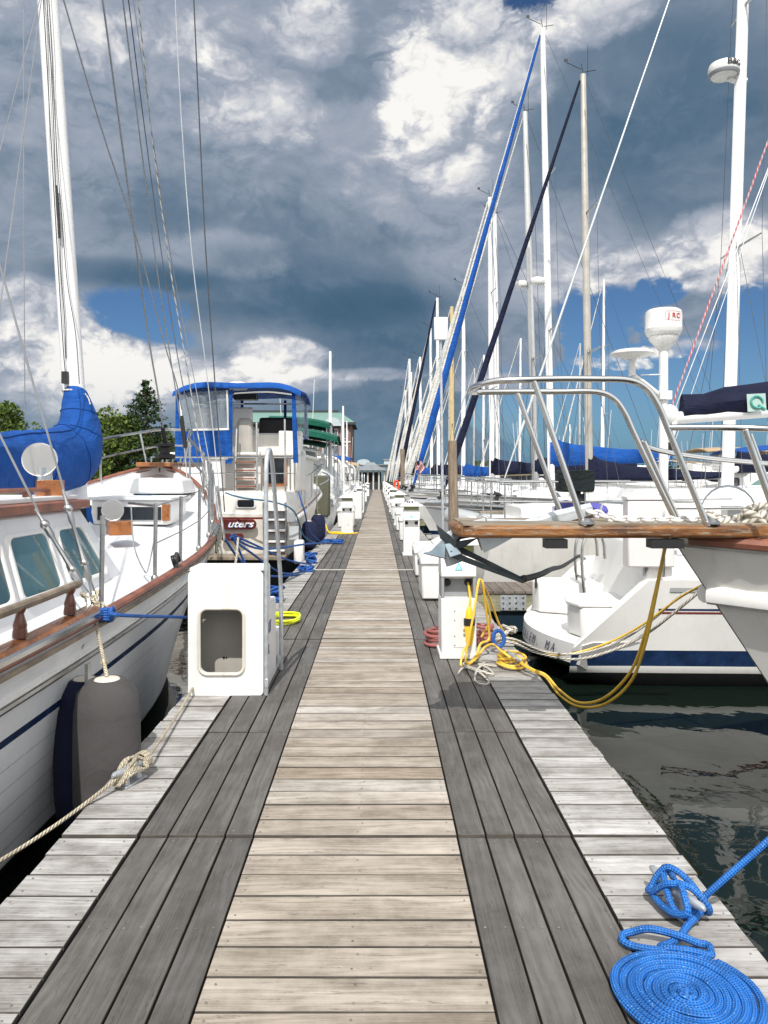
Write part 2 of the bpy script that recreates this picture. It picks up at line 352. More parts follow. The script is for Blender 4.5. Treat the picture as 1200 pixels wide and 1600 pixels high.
def blob(px, py, rx, ry, amp, soft=.45):
    a0 = math.atan2(px-CX, F); e0 = (CY-py)/math.hypot(F, px-CX); ra = rx/F*1.12; re = ry/F*1.12
    u = t.m('DIVIDE', t.m('SUBTRACT', az, a0), ra); v = t.m('DIVIDE', t.m('SUBTRACT', el, e0), re)
    r2 = t.m('ADD', t.m('ADD', t.m('MULTIPLY', u, u), t.m('MULTIPLY', v, v)), t.m('MULTIPLY', edge_, .75 if soft < .9 else .5))
    return t.m('MULTIPLY', t.rng(r2, .95+soft, .75-soft), amp)
def total(lst):
    s = None
    for b_ in lst:
        x = blob(*b_); s = x if s is None else t.m('ADD', s, x)
    return s
bright = total([(725, 95, 130, 88, .36, .4), (690, 195, 85, 95, .21, .4), (640, 120, 45, 90, .12, .3), (700, 290, 115, 80, .15, .7), (910, 25, 95, 42, .30, .4), (490, 40, 60, 65, .26, .45), (440, 20, 90, 40, .08, .6), (390, 165, 95, 70, .20, .45), (300, 90, 130, 80, .07, .7), (90, 120, 190, 130, .11, .8), (60, 600, 160, 50, .22, .6), (60, 330, 110, 50, .06, .7), (170, 30, 130, 55, .10, .7), (560, 205, 60, 50, .12, .5), (790, 400, 80, 65, .08, .7),
                (330, 395, 100, 30, .15, .6), (250, 280, 120, 40, .06, .7), (470, 260, 80, 40, .07, .7), (560, 330, 90, 40, .06, .7), (870, 230, 60, 60, .05, .8), (980, 120, 80, 40, .05, .7), (1120, 260, 80, 40, .06, .7), (520, 420, 70, 30, .06, .6), (130, 60, 70, 45, .08, .5), (45, 490, 90, 46, .27, .4), (70, 545, 130, 40, .20, .4), (205, 560, 75, 40, .33, .3), (120, 590, 100, 28, .18, .4), (330, 585, 95, 26, .30, .3), (435, 560, 70, 30, .38, .25), (420, 592, 150, 18, .24, .4), (575, 585, 80, 10, .24, .5), (1010, 420, 85, 40, .24, .5), (1110, 395, 70, 55, .30, .45), (1190, 400, 60, 45, .2, .4), (900, 380, 70, 80, .14, .6),
                (985, 560, 75, 16, .34, .3), (1070, 545, 55, 16, .24, .3), (770, 600, 70, 14, .2, .5), (690, 420, 50, 45, .07, .6), (760, 500, 70, 28, .06, .6),
                (400, 320, 260, 80, -.10, .95), (150, 300, 140, 60, -.05, .95), (440, 450, 220, 52, -.20, .8), (330, 500, 100, 25, -.06, .7), (620, 520, 140, 60, -.17, .9), (540, 150, 60, 75, -.08, .9), (1010, 190, 190, 145, -.21, .7), (190, 430, 110, 22, -.16, .7), (620, 640, 190, 40, -.13, .9)])
blue = total([(205, 488, 85, 42, .74, .6), (1080, 640, 260, 110, 1.05, .5), (1185, 490, 55, 55, .7, .5), (840, 0, 95, 26, .75, .6), (900, 660, 130, 45, .8, .5), (258, 532, 50, 24, .5, .7), (1035, 450, 40, 26, .7, .4), (940, 480, 60, 60, .75, .5), (910, 320, 30, 16, .3, .5)])
flank_fill = t.m('MULTIPLY', t.rng(t.m('ABSOLUTE', az), .75, 1.5), .44)  # sky beside and behind the view brightened, added as fill for shaded sides
lum = t.m('ADD', t.m('ADD', t.m('MULTIPLY_ADD', t.m('SUBTRACT', n_big, .5), .24, .39), flank_fill), t.m('ADD', bright, t.m('ADD', t.m('ADD', t.m('MULTIPLY', t.m('SUBTRACT', n_med, .5), .22), t.m('MULTIPLY', t.m('SUBTRACT', bil, .52), t.m('MULTIPLY_ADD', t.m('MAXIMUM', bright, 0.), .62, .045))), t.m('MULTIPLY', relief, t.m('MULTIPLY_ADD', t.m('MAXIMUM', bright, 0.), .8, .08)))))
cloud = t.ramp(lum, [(.0, (.045, .105, .170)), (.16, (.078, .148, .228)), (.3, (.165, .228, .312)), (.42, (.28, .335, .42)), (.56, (.37, .41, .49)), (.74, (.62, .635, .68)), (.9, (.86, .85, .83)), (1., (.95, .93, .90))])
bmask = t.rng(t.m('ADD', blue, t.m('ADD', t.m('MINIMUM', t.m('MULTIPLY', t.m('SUBTRACT', .44, lum), 1.3), .10), t.m('MULTIPLY', t.m('SUBTRACT', n_med, .5), -1.5))), .30, .72)
bmask = t.m('MULTIPLY', bmask, t.rng(t.m('ABSOLUTE', az), 1.6, .9))
skyc = t.mix(1., sky.outputs[0], (.38, .55, .74), 'MULTIPLY')
front = t.mix(bmask, t.vm('SCALE', cloud, t.m('MULTIPLY_ADD', t.rng(t.m('ABSOLUTE', az), .8, 1.6), 7., 10.)), skyc)  # the unseen side and rear clouds are boosted again as fill
# veil of distant rain and air near the horizon
veil = t.m('EXPONENT', t.m('MULTIPLY', t.m('POWER', t.m('DIVIDE', t.m('MAXIMUM', el, 0.), .075), 2.), -1.))
vcol = t.mix(t.rng(az, .02, .35), (.72, 1.85, 2.85), (1.0, 2.7, 4.4))
front = t.mix(t.m('MULTIPLY', veil, .8), front, t.mix(t.m('MULTIPLY', t.rng(n_med, .48, .62), .22), vcol, (4., 4.6, 5.2)))
bg = t.n('ShaderNodeBackground', {'Color': front, 'Strength': .1}); wo = t.n('ShaderNodeOutputWorld'); t.t.links.new(bg.outputs[0], wo.inputs[0])
vs = S.view_settings; vs.view_transform = 'Standard'; vs.look = 'None'; vs.exposure = .02; vs.gamma = 1; vs.use_curve_mapping = False
S.cycles.max_bounces = 6; S.cycles.transparent_max_bounces = 12; S.cycles.caustics_reflective = False; S.cycles.caustics_refractive = False
# ---------------------------------------------------------------- water
m, t, b, o = newmat('harbour_water'); tc = t.n('ShaderNodeTexCoord').outputs['Object']
h1 = t.noise(t.map(tc, (1, .6, 1)), .7, 2, .45, .8); h2 = t.noise(tc, 3.2, 2, .5, .6)
t.set(b.inputs['Base Color'], c4((.006, .011, .008))); t.set(b.inputs['Roughness'], .015); t.set(b.inputs['IOR'], 1.333); t.set(b.inputs['Specular IOR Level'], .5)
t.set(b.inputs['Normal'], t.bump(t.m('ADD', h1, t.m('ADD', t.m('MULTIPLY', h2, .07), t.m('MULTIPLY', t.noise(tc, 11., 2, .5, .4), .012))), .12, .35)); WATER = m
mb = MB(); mb.quad((-2500, -60, W-.13), (2500, -60, W-.13), (2500, 3500, W-.13), (-2500, 3500, W-.13)); tag(mb.build('water', WATER, origin=(0, 0, W-.13)), kind='structure')
# ---------------------------------------------------------------- the dock
dock = thing('dock_walkway', None, None, (0, 0, 0)); tag(dock, kind='structure')
Y0, Y1, PX0, PX1, SL, SR, EL, ER = .9, 96., -.555, .357, -1.065, .865, -1.42, 1.30
SEAM, SEG = 3.43, 1.38
def dz(y): return -.010 if y < SEAM else (.003*math.sin(int((y-SEAM)/SEG)*2.3) if y < 30 else 0)
pm, em, sm_, fm, sc_ = MB(), MB(), MB(), MB(), MB()
y = SEAM-.16*16
while y < Y1:
    z = dz(y+.08)
    for mb, xa, xb in ((pm, PX0, PX1), (em, EL+R.uniform(-.008, .008), SL-.008), (em, SR+.008, ER+R.uniform(-.008, .008))):
        dy = R.uniform(-.003, .003); g = .0065 if mb is pm else .0055
        mb.box(((xa+xb)/2, y+.08+dy, z-.02+R.uniform(-.002, .002)), (xb-xa-.008, .16-g+R.uniform(-.0045, .003), .04), Matrix.Rotation(R.uniform(-.003, .003), 3, 'Y') @ Matrix.Rotation(R.uniform(-.0022, .0022), 3, 'Z'), 0)
        if y < 5.5:
            for xs in ([xa+.03, (xa+xb)/2+.02, xb-.03] if mb is pm else [xa+.03, xb-.035]):
                for yy in (.035, .122):
                    xx, yq = xs+R.uniform(-.012, .012), y+yy+R.uniform(-.008, .008)
                    sc_.lathe([(.0044, 0), (.0036, .0012)], (xx, yq, z+.0012), n=7)
    y += .16
k = -2
while SEAM+k*SEG < Y1:
    ya = SEAM+k*SEG; z = dz(ya+.3)
    for x0 in (SL, PX1):
        wq = (PX0-SL)/4
        for i in range(4):
            xa = x0+i*wq
            sm_.box((xa+wq/2, ya+SEG/2, z-.02+R.uniform(-.0025, .0025)), (wq-.009, SEG-.007, .04), None, 1)
            if ya < 5:
                for ys in (.04, SEG/2, SEG-.04):
                    for xs in (.03, wq-.03): sc_.lathe([(.0042, 0), (.0036, .0012)], (xa+xs+R.uniform(-.006, .006), ya+ys+R.uniform(-.006, .006), z+.0015), n=7)
    k += 1
for x, sx in ((EL+.06, 1), (ER-.06, 1)): fm.box((x, (Y0+Y1)/2, -.17), (.05, Y1-Y0, .24), None, 1)
fm.box((-.06, (Y0+Y1)/2, -.10), (2.5, Y1-Y0, .05), None, 1)
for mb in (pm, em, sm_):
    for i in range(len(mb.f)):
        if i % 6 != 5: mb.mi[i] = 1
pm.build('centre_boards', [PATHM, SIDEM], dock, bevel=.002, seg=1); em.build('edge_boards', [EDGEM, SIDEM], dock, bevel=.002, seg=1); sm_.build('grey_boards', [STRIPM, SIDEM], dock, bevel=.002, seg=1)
sc_.build('screw_heads', mat('dull_screw', (.24, .22, .20), .6, .3, var=.4, sc=40), dock); fm.build('under_frame', BLACK, dock)
fl = MB()
for i in range(24): fl.box((-.06, 3+i*4, -.42), (2.3, 3.2, .5))
fl.build('floats', BLKPL, dock)
mb = MB(); mb.box((-.06, 13.15, .008), (2.70, .07, .012)); mb.build('joint_cover', mat('worn_pale_joint', (.48, .46, .42), .7, var=.25, sc=7), dock, bevel=.004)
# ---------------------------------------------------------------- things on the dock
def rrect(x0, x1, z0, z1, r, y, n=5):
    pts = []
    for cx, cz, a0 in ((x1-r, z1-r, 0), (x0+r, z1-r, pi/2), (x0+r, z0+r, pi), (x1-r, z0+r, 1.5*pi)):
        for k in range(n+1):
            a = a0+pi/2*k/n; pts.append(V((cx+r*math.cos(a), y, cz+r*math.sin(a))))
    return pts
# boarding steps: a hollow moulded shell, the tall end toward us with an open hatch
st = thing('boarding_steps', 'white moulded boarding steps with an open hatch and tall bent handrail', 'steps', (-1.11, 5.9, 0))
x0, x1, ya, yb = -1.385, -.835, 5.61, 6.62
mb = MB(); n = 7; ox = rrect(x0, x1, .0, .915, .035, ya, n)
hx = rrect(-1.295, -.985, .165, .63, .055, ya, n)
N = len(ox); mb.raw(ox+hx, [(i, (i+1) % N, N+(i+1) % N, N+i) for i in range(N)])
mb.loft([hx, [p+V((0, .03, 0)) for p in hx]], caps=False)
prof = [(ya, 0), (ya, .915), (ya+.36, .915), (ya+.36, .61), (ya+.68, .61), (ya+.68, .305), (yb, .305), (yb, 0)]
for x in (x0, x1): mb.raw([V((x, y, z)) for y, z in prof], [(0, 1, 2, 3), (0, 3, 4, 5), (0, 5, 6, 7)])
for (p, q) in zip(prof[1:-1], prof[2:]): mb.quad((x0, p[0], p[1]), (x1, p[0], p[1]), (x1, q[0], q[1]), (x0, q[0], q[1]))
mb.build('shell', PLASTIC, st, weld=False)
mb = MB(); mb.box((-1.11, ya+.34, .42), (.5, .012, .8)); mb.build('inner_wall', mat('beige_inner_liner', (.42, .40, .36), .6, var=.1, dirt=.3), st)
for x_, z_, r_ in ((-1.19, .20, .010), (-1.17, .20, .007), (-1.015, .305, .012), (-1.012, .195, .016)): mb = MB(); mb.lathe([(r_, 0), (r_*.8, .004)], (x_, ya+.333, z_), (0, -1, 0), 10); mb.build('bolt_hole', BLKPL, st)
mb = MB(); mb.tube([p+V((0, -.004, 0)) for p in rrect(-1.303, -.977, .157, .638, .06, ya, 6)], .012, 8, closed=True); mb.build('hatch_rim', mat('stained_hatch_rim', (.66, .62, .54), .5, dirt=.55, dcol=(.2, .13, .07)), st)
for yy, z in ((ya+.36, .915), (ya+.68, .61), (yb, .305)):
    mb = MB(); mb.box((-1.11, yy-.17, z+.008), (.545, .31, .016)); mb.build('tread', PLASTIC, st, bevel=.006)
mb = MB(); path = spline([(-.818, ya+.02, 0), (-.818, ya+.02, .8), (-.818, ya+.02, 1.55), (-.818, ya+.05, 1.72), (-.815, ya+.13, 1.80), (-.81, ya+.22, 1.77), (-.806, ya+.33, 1.6), (-.80, ya+.62, .95), (-.80, ya+.72, .74), (-.80, ya+.75, .55), (-.80, ya+.76, 0.0)], 6)
mb.tube(path, .0175, 12); mb.build('handrail', GALV, st)
for yy in (ya+.03, ya+.75):
    mb = MB(); mb.box((-.815, yy, .09), (.03, .06, .07)); mb.build('rail_clamp', GALV, st, bevel=.006)
for z0, z1, l in ((.40, .49, .34), (.24, .32, .26)):
    mb = MB(); zz = [.08, .19, .31, .42]
    for kk in range(7 if z0 > .3 else 5):
        yk = ya+.1+kk*.045; hh = (z1-z0)
        mb.box((x1+.002, yk, (z0+z1)/2), (.003, .008, hh)); mb.box((x1+.002, yk+.018, z0+.01 if kk % 3 else z1-.01), (.003, .026, .012))
        if kk % 2: mb.box((x1+.002, yk+.026, (z0+z1)/2), (.003, .008, hh*.9))
    mb.build('lettering', mat('faded_blue_lettering', (.13, .13, .24), .6, var=.2), st)
# power pedestals -----------------------------------------------------------
def pedestal(label, x, y, sign=None, cord=None, wd=.31):
    t_ = thing('power_pedestal', label, 'power pedestal', (x, y, 0), 'power pedestals along the dock')
    h = wd/2; d = .17
    mb = MB(); mb.box((x, y, .265), (wd, .34, .53)); mb.build('cabinet', PLASTIC, t_, bevel=.012)
    mb = MB(); mb.box((x, y, .022), (wd+.03, .37, .044)); mb.build('plinth', PLASTIC, t_, bevel=.006)
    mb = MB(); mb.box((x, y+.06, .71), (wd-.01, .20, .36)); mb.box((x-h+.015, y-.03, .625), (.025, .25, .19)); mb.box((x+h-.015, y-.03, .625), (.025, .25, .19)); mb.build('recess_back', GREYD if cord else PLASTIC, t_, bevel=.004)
    mb = MB(); mb.loft([[V((x+sx*h*a, y-b, z)) for sx in (-1, 1)]+[V((x+sx*h*a, y+.155, z)) for sx in (1, -1)] for a, b, z in ((.86, .03, .685), (1, .165, .72), (1, .15, .82), (1, .06, .93))]); mb.build('socket_hood', PLASTIC, t_, bevel=.008)
    mb = MB(); mb.box((x, y+.035, .962), (wd*.92, .22, .065)); mb.build('light_band', mat('pedestal_lamp_lens', (.25, .27, .10), .25) if 'pedestal_lamp_lens' not in MATS else MATS['pedestal_lamp_lens'], t_)
    c = V((x, y+.01, .995)); r = wd*.72
    mb = MB(); b4 = [c+V((a*r, b*r*.82, 0)) for a, b in ((-1, -1), (1, -1), (1, 1), (-1, 1))]; mb.loft([b4, [p+V((0, 0, .018)) for p in b4]]); mb.raw([p+V((0, 0, .018)) for p in b4]+[c+V((0, 0, .15))], [(0, 1, 4), (1, 2, 4), (2, 3, 4), (3, 0, 4)]); mb.build('cap', PLASTIC, t_, bevel=.004)
    for sx in (-.3, .3):
        mb = MB(); mb.lathe([(.03, 0), (.034, .012), (.026, .02)], (x+sx*wd, y-.04, .655), (0, -1, 0), 14); mb.build('socket', BLKPL, t_)
    # turquoise triangle printed on the hood
    mb = MB(); nrm = V((0, -.12, 0)); cz, cs = .935, .036
    def hp(u, v): zz = .782+v; return V((x+u, y-.156+.82*max(0, zz-.82)-.18*max(0, .82-zz)-.006, zz))
    tri = [(-.036, .002), (.036, .002), (0, .064)]; tin = [(-.020, .012), (.020, .012), (0, .048)]
    mb.raw([hp(*p) for p in tri]+[hp(*p) for p in tin], [(0, 1, 4, 3), (1, 2, 5, 4), (2, 0, 3, 5)]); mb.raw([hp(-.004, .014), hp(.004, .014), hp(.002, .036), hp(-.002, .036)], [(0, 1, 2, 3)]); mb.raw([hp(-.045, -.012), hp(.045, -.012), hp(.045, -.006), hp(-.045, -.006)], [(0, 1, 2, 3)]) if not cord else None
    mb.build('triangle_logo', CYAN, t_)
    mb = MB(); mb.box((x+.03, y-.172, .27), (.16, .004, .34)); mb.build('access_panel', PLASTIC, t_, bevel=.002)
    mb = MB(); [mb.lathe([(.006, 0), (.005, .004)], (x+.03+sx*.068, y-.174, z), (0, -1, 0), 8) for sx in (-1, 1) for z in (.12, .2, .34, .42)]; [mb.box((x+.045, y-.175, z), (.012, .004, .025)) for z in (.25, .21)]; mb.build('panel_screws', DSTEEL, t_)
    if sign:
        rr = Matrix.Rotation(math.atan2(.132, r*.82), 3, 'X')
        text('number', sign, .105, INK, t_, (x, y-.82*r*.55+.01, 1.013+.132*.45+.012), rr, .001, sx=1.1, off=.002)
    return t_
pedestal('white power pedestal with yellow shore cord plugged in, beside the steel plated finger pier', .715, 6.92, 'G', True)
pedestal('white power pedestal numbered G21 on its roof', .69, 15.75, 'G21', wd=.33)
RP = [(.72, 25.5), (.70, 35), (.72, 44), (.70, 53), (.70, 62), (.72, 71), (.70, 80)]
NM = ['second behind the one numbered G21', 'third', 'fourth', 'fifth', 'sixth', 'seventh', 'eighth']
for i, (x, y) in enumerate(RP):
    pedestal('small pale pedestal on the right, %s pedestal beyond the one numbered G21' % ['first', 'second', 'third', 'fourth', 'fifth', 'sixth', 'seventh'][i], x, y, wd=.33)
for i, y in enumerate((22, 38, 50, 64)):
    pedestal(['white pedestal with yellow hose at its foot on the left side of the dock', 'white pedestal on the left side, just beyond the white h-shaped steps', 'far white pedestal on the left side, third from the camera', 'farthest white pedestal on the left side of the dock'][i], -.87, y, wd=.33)
# dock boxes ------------------------------------------------------------
def dock_box(label, x, y, w_=.55, d_=.95, h_=.55):
    t_ = thing('dock_box', label, 'dock box', (x, y, 0), 'white dock boxes along the dock')
    mb = MB(); mb.box((x, y, h_*.42+.02), (w_*.9, d_*.9, h_*.84), taper=1.05); mb.build('box_body', PLASTIC, t_, bevel=.02)
    a = [V((x+sx*w_/2, y+sy*d_/2, h_*.82)) for sx, sy in ((-1, -1), (1, -1), (1, 1), (-1, 1))]
    b = [p+V((0, 0, .07)) for p in a]; c = [V((x+.03+(p.x-x)*.72, y+(p.y-y)*.86, h_+.06)) for p in a]
    mb = MB(); mb.loft([a, b, c]); mb.build('lid', PLASTIC, t_, bevel=.012)
    mb = MB(); mb.box((x-w_/2-.004, y, h_*.8), (.02, .06, .09)); mb.build('latch', DSTEEL, t_, bevel=.004)
    return t_
dock_box('white lidded dock box just behind the pedestal with the yellow cord', .80, 10.3, .5, .9, .58)
dock_box('low white dock box in front of the G21 pedestal', .80, 12.6, .44, .8, .46)
dbl = ['behind the G21 pedestal', 'second behind the G21 pedestal', 'third behind the G21 pedestal', 'fourth behind the G21 pedestal', 'fifth behind the G21 pedestal', 'sixth behind the G21 pedestal', 'seventh behind the G21 pedestal']
for i, y in enumerate((19.5, 23, 29, 32, 39.5, 48.5, 58)): dock_box('white dock box on the right, '+dbl[i].replace('behind', 'box behind') if i else 'white dock box right behind the G21 pedestal', .78, y, .5, .9, .6)
for i, y in enumerate((24.6, 44)): dock_box(['white dock box behind the left pedestal with the yellow hose', 'white dock box far along the left side of the dock'][i], -1.0, y, .55, 1.0, .62)
def small_steps(label, x, y):
    t_ = thing('boarding_steps', label, 'steps', (x, y, 0), 'white steps far along the dock')
    mb = MB(); pr = [(0, 0), (0, .9), (.3, .9), (.3, .6), (.6, .6), (.6, .3), (.9, .3), (.9, 0), (.75, 0), (.7, .2), (.2, .2), (.15, 0)]
    mb.prism([(x-.28, y+a, z) for a, z in pr], (.56, 0, 0)); mb.build('shell', PLASTIC, t_, bevel=.02)
    mb = MB(); mb.tube(spline([(x+.29, y+.02, .5), (x+.29, y+.02, 1.5), (x+.29, y+.15, 1.7), (x+.29, y+.4, 1.4), (x+.29, y+.8, .3)], 4), .02, 6); mb.build('handrail', GALV, t_)
small_steps('white boarding steps on the left, beyond the pedestal with the yellow hose', -.88, 29); small_steps('farther white boarding steps on the left of the dock', -.88, 34)
# cleats and ropes ------------------------------------------------------------
def cleat(name, label, p, rz, s=1.):
    t_ = thing(name, label, 'cleat', p); M = Matrix.Rotation(rz, 3, 'Z'); p = V(p)
    mb = MB(); mb.tube([p+M @ V((a*s, 0, z*s)) for a, z in ((-.155, .088), (-.14, .089), (-.07, .078), (0, .076), (.07, .078), (.14, .089), (.155, .088))], [.006*s, .013*s, .019*s, .021*s, .019*s, .013*s, .006*s], 10); mb.build('horns', GALV, t_)
    mb = MB()
    for a in (-.045, .045): mb.tube([p+M @ V((a*s*1.15, 0, 0)), p+M @ V((a*s, 0, .03*s)), p+M @ V((a*s, 0, .074*s))], [.026*s, .016*s, .017*s], 9)
    mb.box(p+V((0, 0, .006)), (.17*s, .06*s, .012), M); mb.build('base', GALV, t_, bevel=.003)
    return t_
cr = V((1.10, 2.83, 0)); cleat('dock_cleat', 'galvanised cleat wrapped in thick bright blue rope at the lower right', cr, 1.85)
M = Matrix.Rotation(1.85, 3, 'Z')
def C(a, b, z): return cr+M @ V((a, b, z))
t_ = thing('mooring_rope', 'bright blue braided rope tied round a cleat and coiled flat on the dock', 'rope', (.94, 2.36, 0))
rr = .0125
mb = MB()     # the line in from the boat, figure of eight round the horns, tail to the coil
far = P(1330, 1190, 2.75)
mb.tube(spline([V((2.75, 3.35, 1.2)), far, far.lerp(C(-.05, -.10, .08), .5)-V((0, 0, .012)), C(-.04, -.085, .055), C(-.075, -.02, .03), C(-.06, .045, .035), C(.02, .03, .085), C(.10, -.02, .104), C(.125, -.065, .075), C(.07, -.062, .04), C(.03, -.04, .04), C(-.02, .0, .112), C(-.09, .035, .110),
                C(-.125, .05, .07), C(-.06, .062, .035), C(.04, .055, .03), C(.09, .04, .05), C(.07, -.01, .125), C(.0, -.045, .112), C(-.07, -.06, .06), C(-.09, -.02, .03), C(-.11, .03, .02), V((1.035, 2.64, .016)), V((.975, 2.60, .014))], 9), rr, 10, cap=True)
mb.tube(spline([V((.975, 2.60, .014)), V((.955, 2.585, .016)), V((1.03, 2.545, .03)), V((1.10, 2.545, .014)), V((1.115, 2.57, .013)), V((1.12, 2.60, .013)), V((1.085, 2.615, .014)), V((1.03, 2.62, .034)), V((.94, 2.65, .04)), V((.885, 2.672, .016)), V((.85, 2.66, .013)), V((.84, 2.625, .013)), V((.865, 2.597, .013)), V((.92, 2.578, .013)), V((1.0, 2.566, .013)), V((1.07, 2.53, .013)), V((1.10, 2.50, .013))], 8), rr, 10)
mb.tube(spline([C(.105, .045, .03), C(.06, .058, .05), C(.0, .035, .105), C(-.06, -.015, .115), C(-.105, -.05, .07), C(-.085, -.07, .03), C(-.02, -.066, .022), C(.06, -.066, .024), C(.11, -.04, .03), C(.125, .01, .03), C(.105, .045, .03)], 8), rr, 10)
mb.build('line', BLUER, t_)
mb = MB(); cc = V((.943, 2.352, .0135)); pts = []; turns = 9.0; r1 = .222
for i in range(int(turns*44)+1):
    th = i/44*2*pi; r_ = .006+(r1-.006)*i/(turns*44); wob = 1+.016*math.sin(3*th+.3*i/44)+.010*math.sin(1.37*th)
    pts.append(cc+V((math.cos(th+.75)*r_*wob, math.sin(th+.75)*r_*wob*1.02, max(-.001, .004*math.sin(th*2.3)+.003*math.sin(th*.61)))))
mb.tube(pts, .0128, 8); mb.build('flat_coil', BLUER, t_)
cl = V((-1.285, 4.02, 0)); cleat('dock_cleat', 'galvanised cleat with a bundle of cream rope at the left dock edge', cl, 1.25, 1.05)
t_ = thing('dock_line', 'cream rope made fast to the left cleat and running down to the sailboat', 'rope', cl)
M2 = Matrix.Rotation(1.25, 3, 'Z')
mb = MB(); e1 = P(-60, 1378, 3.15)
mb.tube(spline([V((-1.95, 2.8, .0))]+sag(e1, cl+V((-.03, -.10, .075)), .03, 6)+[cl+V((0, 0, .09))], 3), .0095, 8)
mb.tube(spline([cl+V((.02, .10, .085))]+sag(cl+V((.035, .14, .075)), (-1.36, 5.75, .06), .02, 5), 3), .0085, 8); mb.build('standing_line', TROPE, t_)
mb = MB()
for i in range(9):
    a = i*.5; q = [cl+M2 @ V(((-.11+.02*math.sin(a*3)), .03*math.sin(a*2), .045+.012*math.cos(a))), cl+M2 @ V((-.02, .035*math.cos(a*1.7), .115+.01*math.sin(a*5))), cl+M2 @ V((.08+.02*math.cos(a), .03*math.sin(a), .105)), cl+M2 @ V((.06, -.045, .06)), cl+M2 @ V((-.05, -.05*math.cos(a*.6), .075+.02*math.sin(a))), cl+M2 @ V((-.13, .02*math.sin(a*4), .03))]
    mb.tube(spline(q, 5), .0065, 6)
for i in range(4): mb.tube([cl+M2 @ V((.075+i*.012, .045*math.cos(k*pi/6), .082+.045*math.sin(k*pi/6))) for k in range(12)], .0065, 6, closed=True)
mb.build('wraps', TROPE, t_)
# lime hose coil, red hose, white rope, yellow cords
t_ = MB(); cc = G(446, 972); pts = []
for i in range(100): th = i/28*2*pi; pts.append(cc+V((math.cos(th)*(.15+.012*math.sin(th*.7)), math.sin(th)*(.26+.02*math.cos(th*.4)), .014+.016*(i/28)+.004*math.sin(th*3))))
t_.tube(pts, .013, 8); tag(t_.build('garden_hose', LIME), 'lime yellow hose coiled on the dock behind the boarding steps', 'hose')
t_ = MB(); pts = []
cc = V((.60, 7.3, 0))
for i in range(110): th = i/22*2*pi; pts.append(cc+V((math.cos(th)*(.13+.02*math.sin(th*.37)), math.sin(th)*(.16), .018+.028*i/22+.012*math.sin(th*1.3))))
t_.tube(pts, .017, 8); tag(t_.build('water_hose', PINK), 'faded red water hose coiled to the left of the corded pedestal', 'hose')
t_ = MB(); pts = []; cc = V((1.0, 7.35, 0))
for i in range(90): th = i/18*2*pi; pts.append(cc+V((math.cos(th)*.10, math.sin(th)*.12, .02+.035*i/18+.01*math.sin(th*1.6))))
t_.tube(pts, .017, 8); tag(t_.build('water_hose', PINK), 'faded red hose bundle to the right of the corded pedestal', 'hose')
t_ = MB(); z = .012
t_.tube(spline([G(716, 1052, z), G(726, 1043, z), G(748, 1050, .03), G(764, 1066, z), G(752, 1069, z), G(742, 1062, z), G(746, 1046, .03), G(757, 1036, z), G(738, 1034, z), G(724, 1038, z), G(745, 1046, .035), G(770, 1054, z), G(762, 1044, z), G(748, 1038, .025), G(776, 1041, z)], 8), .0095, 8)
tag(t_.build('loose_rope', WROPE), 'tangled short white rope lying at the foot of the corded pedestal', 'rope')
yc = thing('shore_power_cord', 'yellow shore power cord hanging in loops from the near pedestal and over the water', 'power cord', (.9, 6.5, 0))
x, y = .715, 6.92
mb = MB(); top = V((x+.093, y-.06, .65))
mb.tube(spline([top, top+V((.004, -.06, -.05)), top+V((.004, -.11, -.13)), top+V((-.003, -.12, -.2))], 6), .0105, 9); mb.build('plug_lead', YELB, yc)
pb = V((x+.09, y-.175, .46)); mb = MB(); mb.lathe([(.014, 0), (.028, -.03), (.033, -.07), (.038, -.10)], pb+V((0, 0, 0)), n=14); mb.lathe([(.042, -.165), (.045, -.20), (.036, -.25), (.039, -.26), (.031, -.29), (.033, -.30), (.022, -.33), (.012, -.35)], pb, n=14); mb.build('plug', YELB, yc)
mb = MB(); mb.lathe([(.038, -.10), (.049, -.105), (.049, -.16), (.042, -.165)], pb, n=14); mb.build('plug_ring', BLKPL, yc)
mb = MB(); rc = .0105
def Q(px, py, Y): return P(px, py, Y)
mb.tube(spline([pb+V((0, 0, -.34)), Q(725, 1015, 6.62), Q(720, 1038, 6.55), Q(727, 1041, 6.5), Q(745, 1028, 6.55), Q(757, 1012, 6.6), Q(770, 1007, 6.55), Q(783, 1017, 6.4), Q(798, 1028, 6.33)], 8), rc, 9)
mb.tube(spline([Q(728, 1036, 6.5), Q(729, 1015, 6.55), Q(740, 960, 6.6), Q(747, 912, 6.7), Q(751, 906, 6.75), Q(755, 915, 6.75), Q(759, 950, 6.8), Q(764, 985, 6.85), Q(763, 1000, 6.85), Q(751, 1006, 6.75), Q(745, 1022, 6.6), Q(735, 1035, 6.52), Q(728, 1036, 6.5)], 8), rc, 9)
mb.tube(spline([Q(752, 906, 6.8), Q(757, 930, 6.85), Q(766, 965, 6.95), Q(760, 982, 7.0), Q(752, 995, 7.0)], 8), rc, 9)
mb.build('hanging_loops', YEL, yc)
mb = MB(); cc = G(799, 1041); pts = []
for i in range(120): th = i/26*2*pi; pts.append(cc+V((math.cos(th)*(.10+.022*math.sin(th*.31)), math.sin(th)*(.135+.03*math.sin(th*.23)), .014+.018*(i/26)+.008*math.sin(th*2.2))))
mb.tube(pts, rc, 8); mb.build('coil', YEL, yc)
mb = MB()
ed = V((1.25, 6.2, .02)); p2 = Q(1041, 850, 4.75)
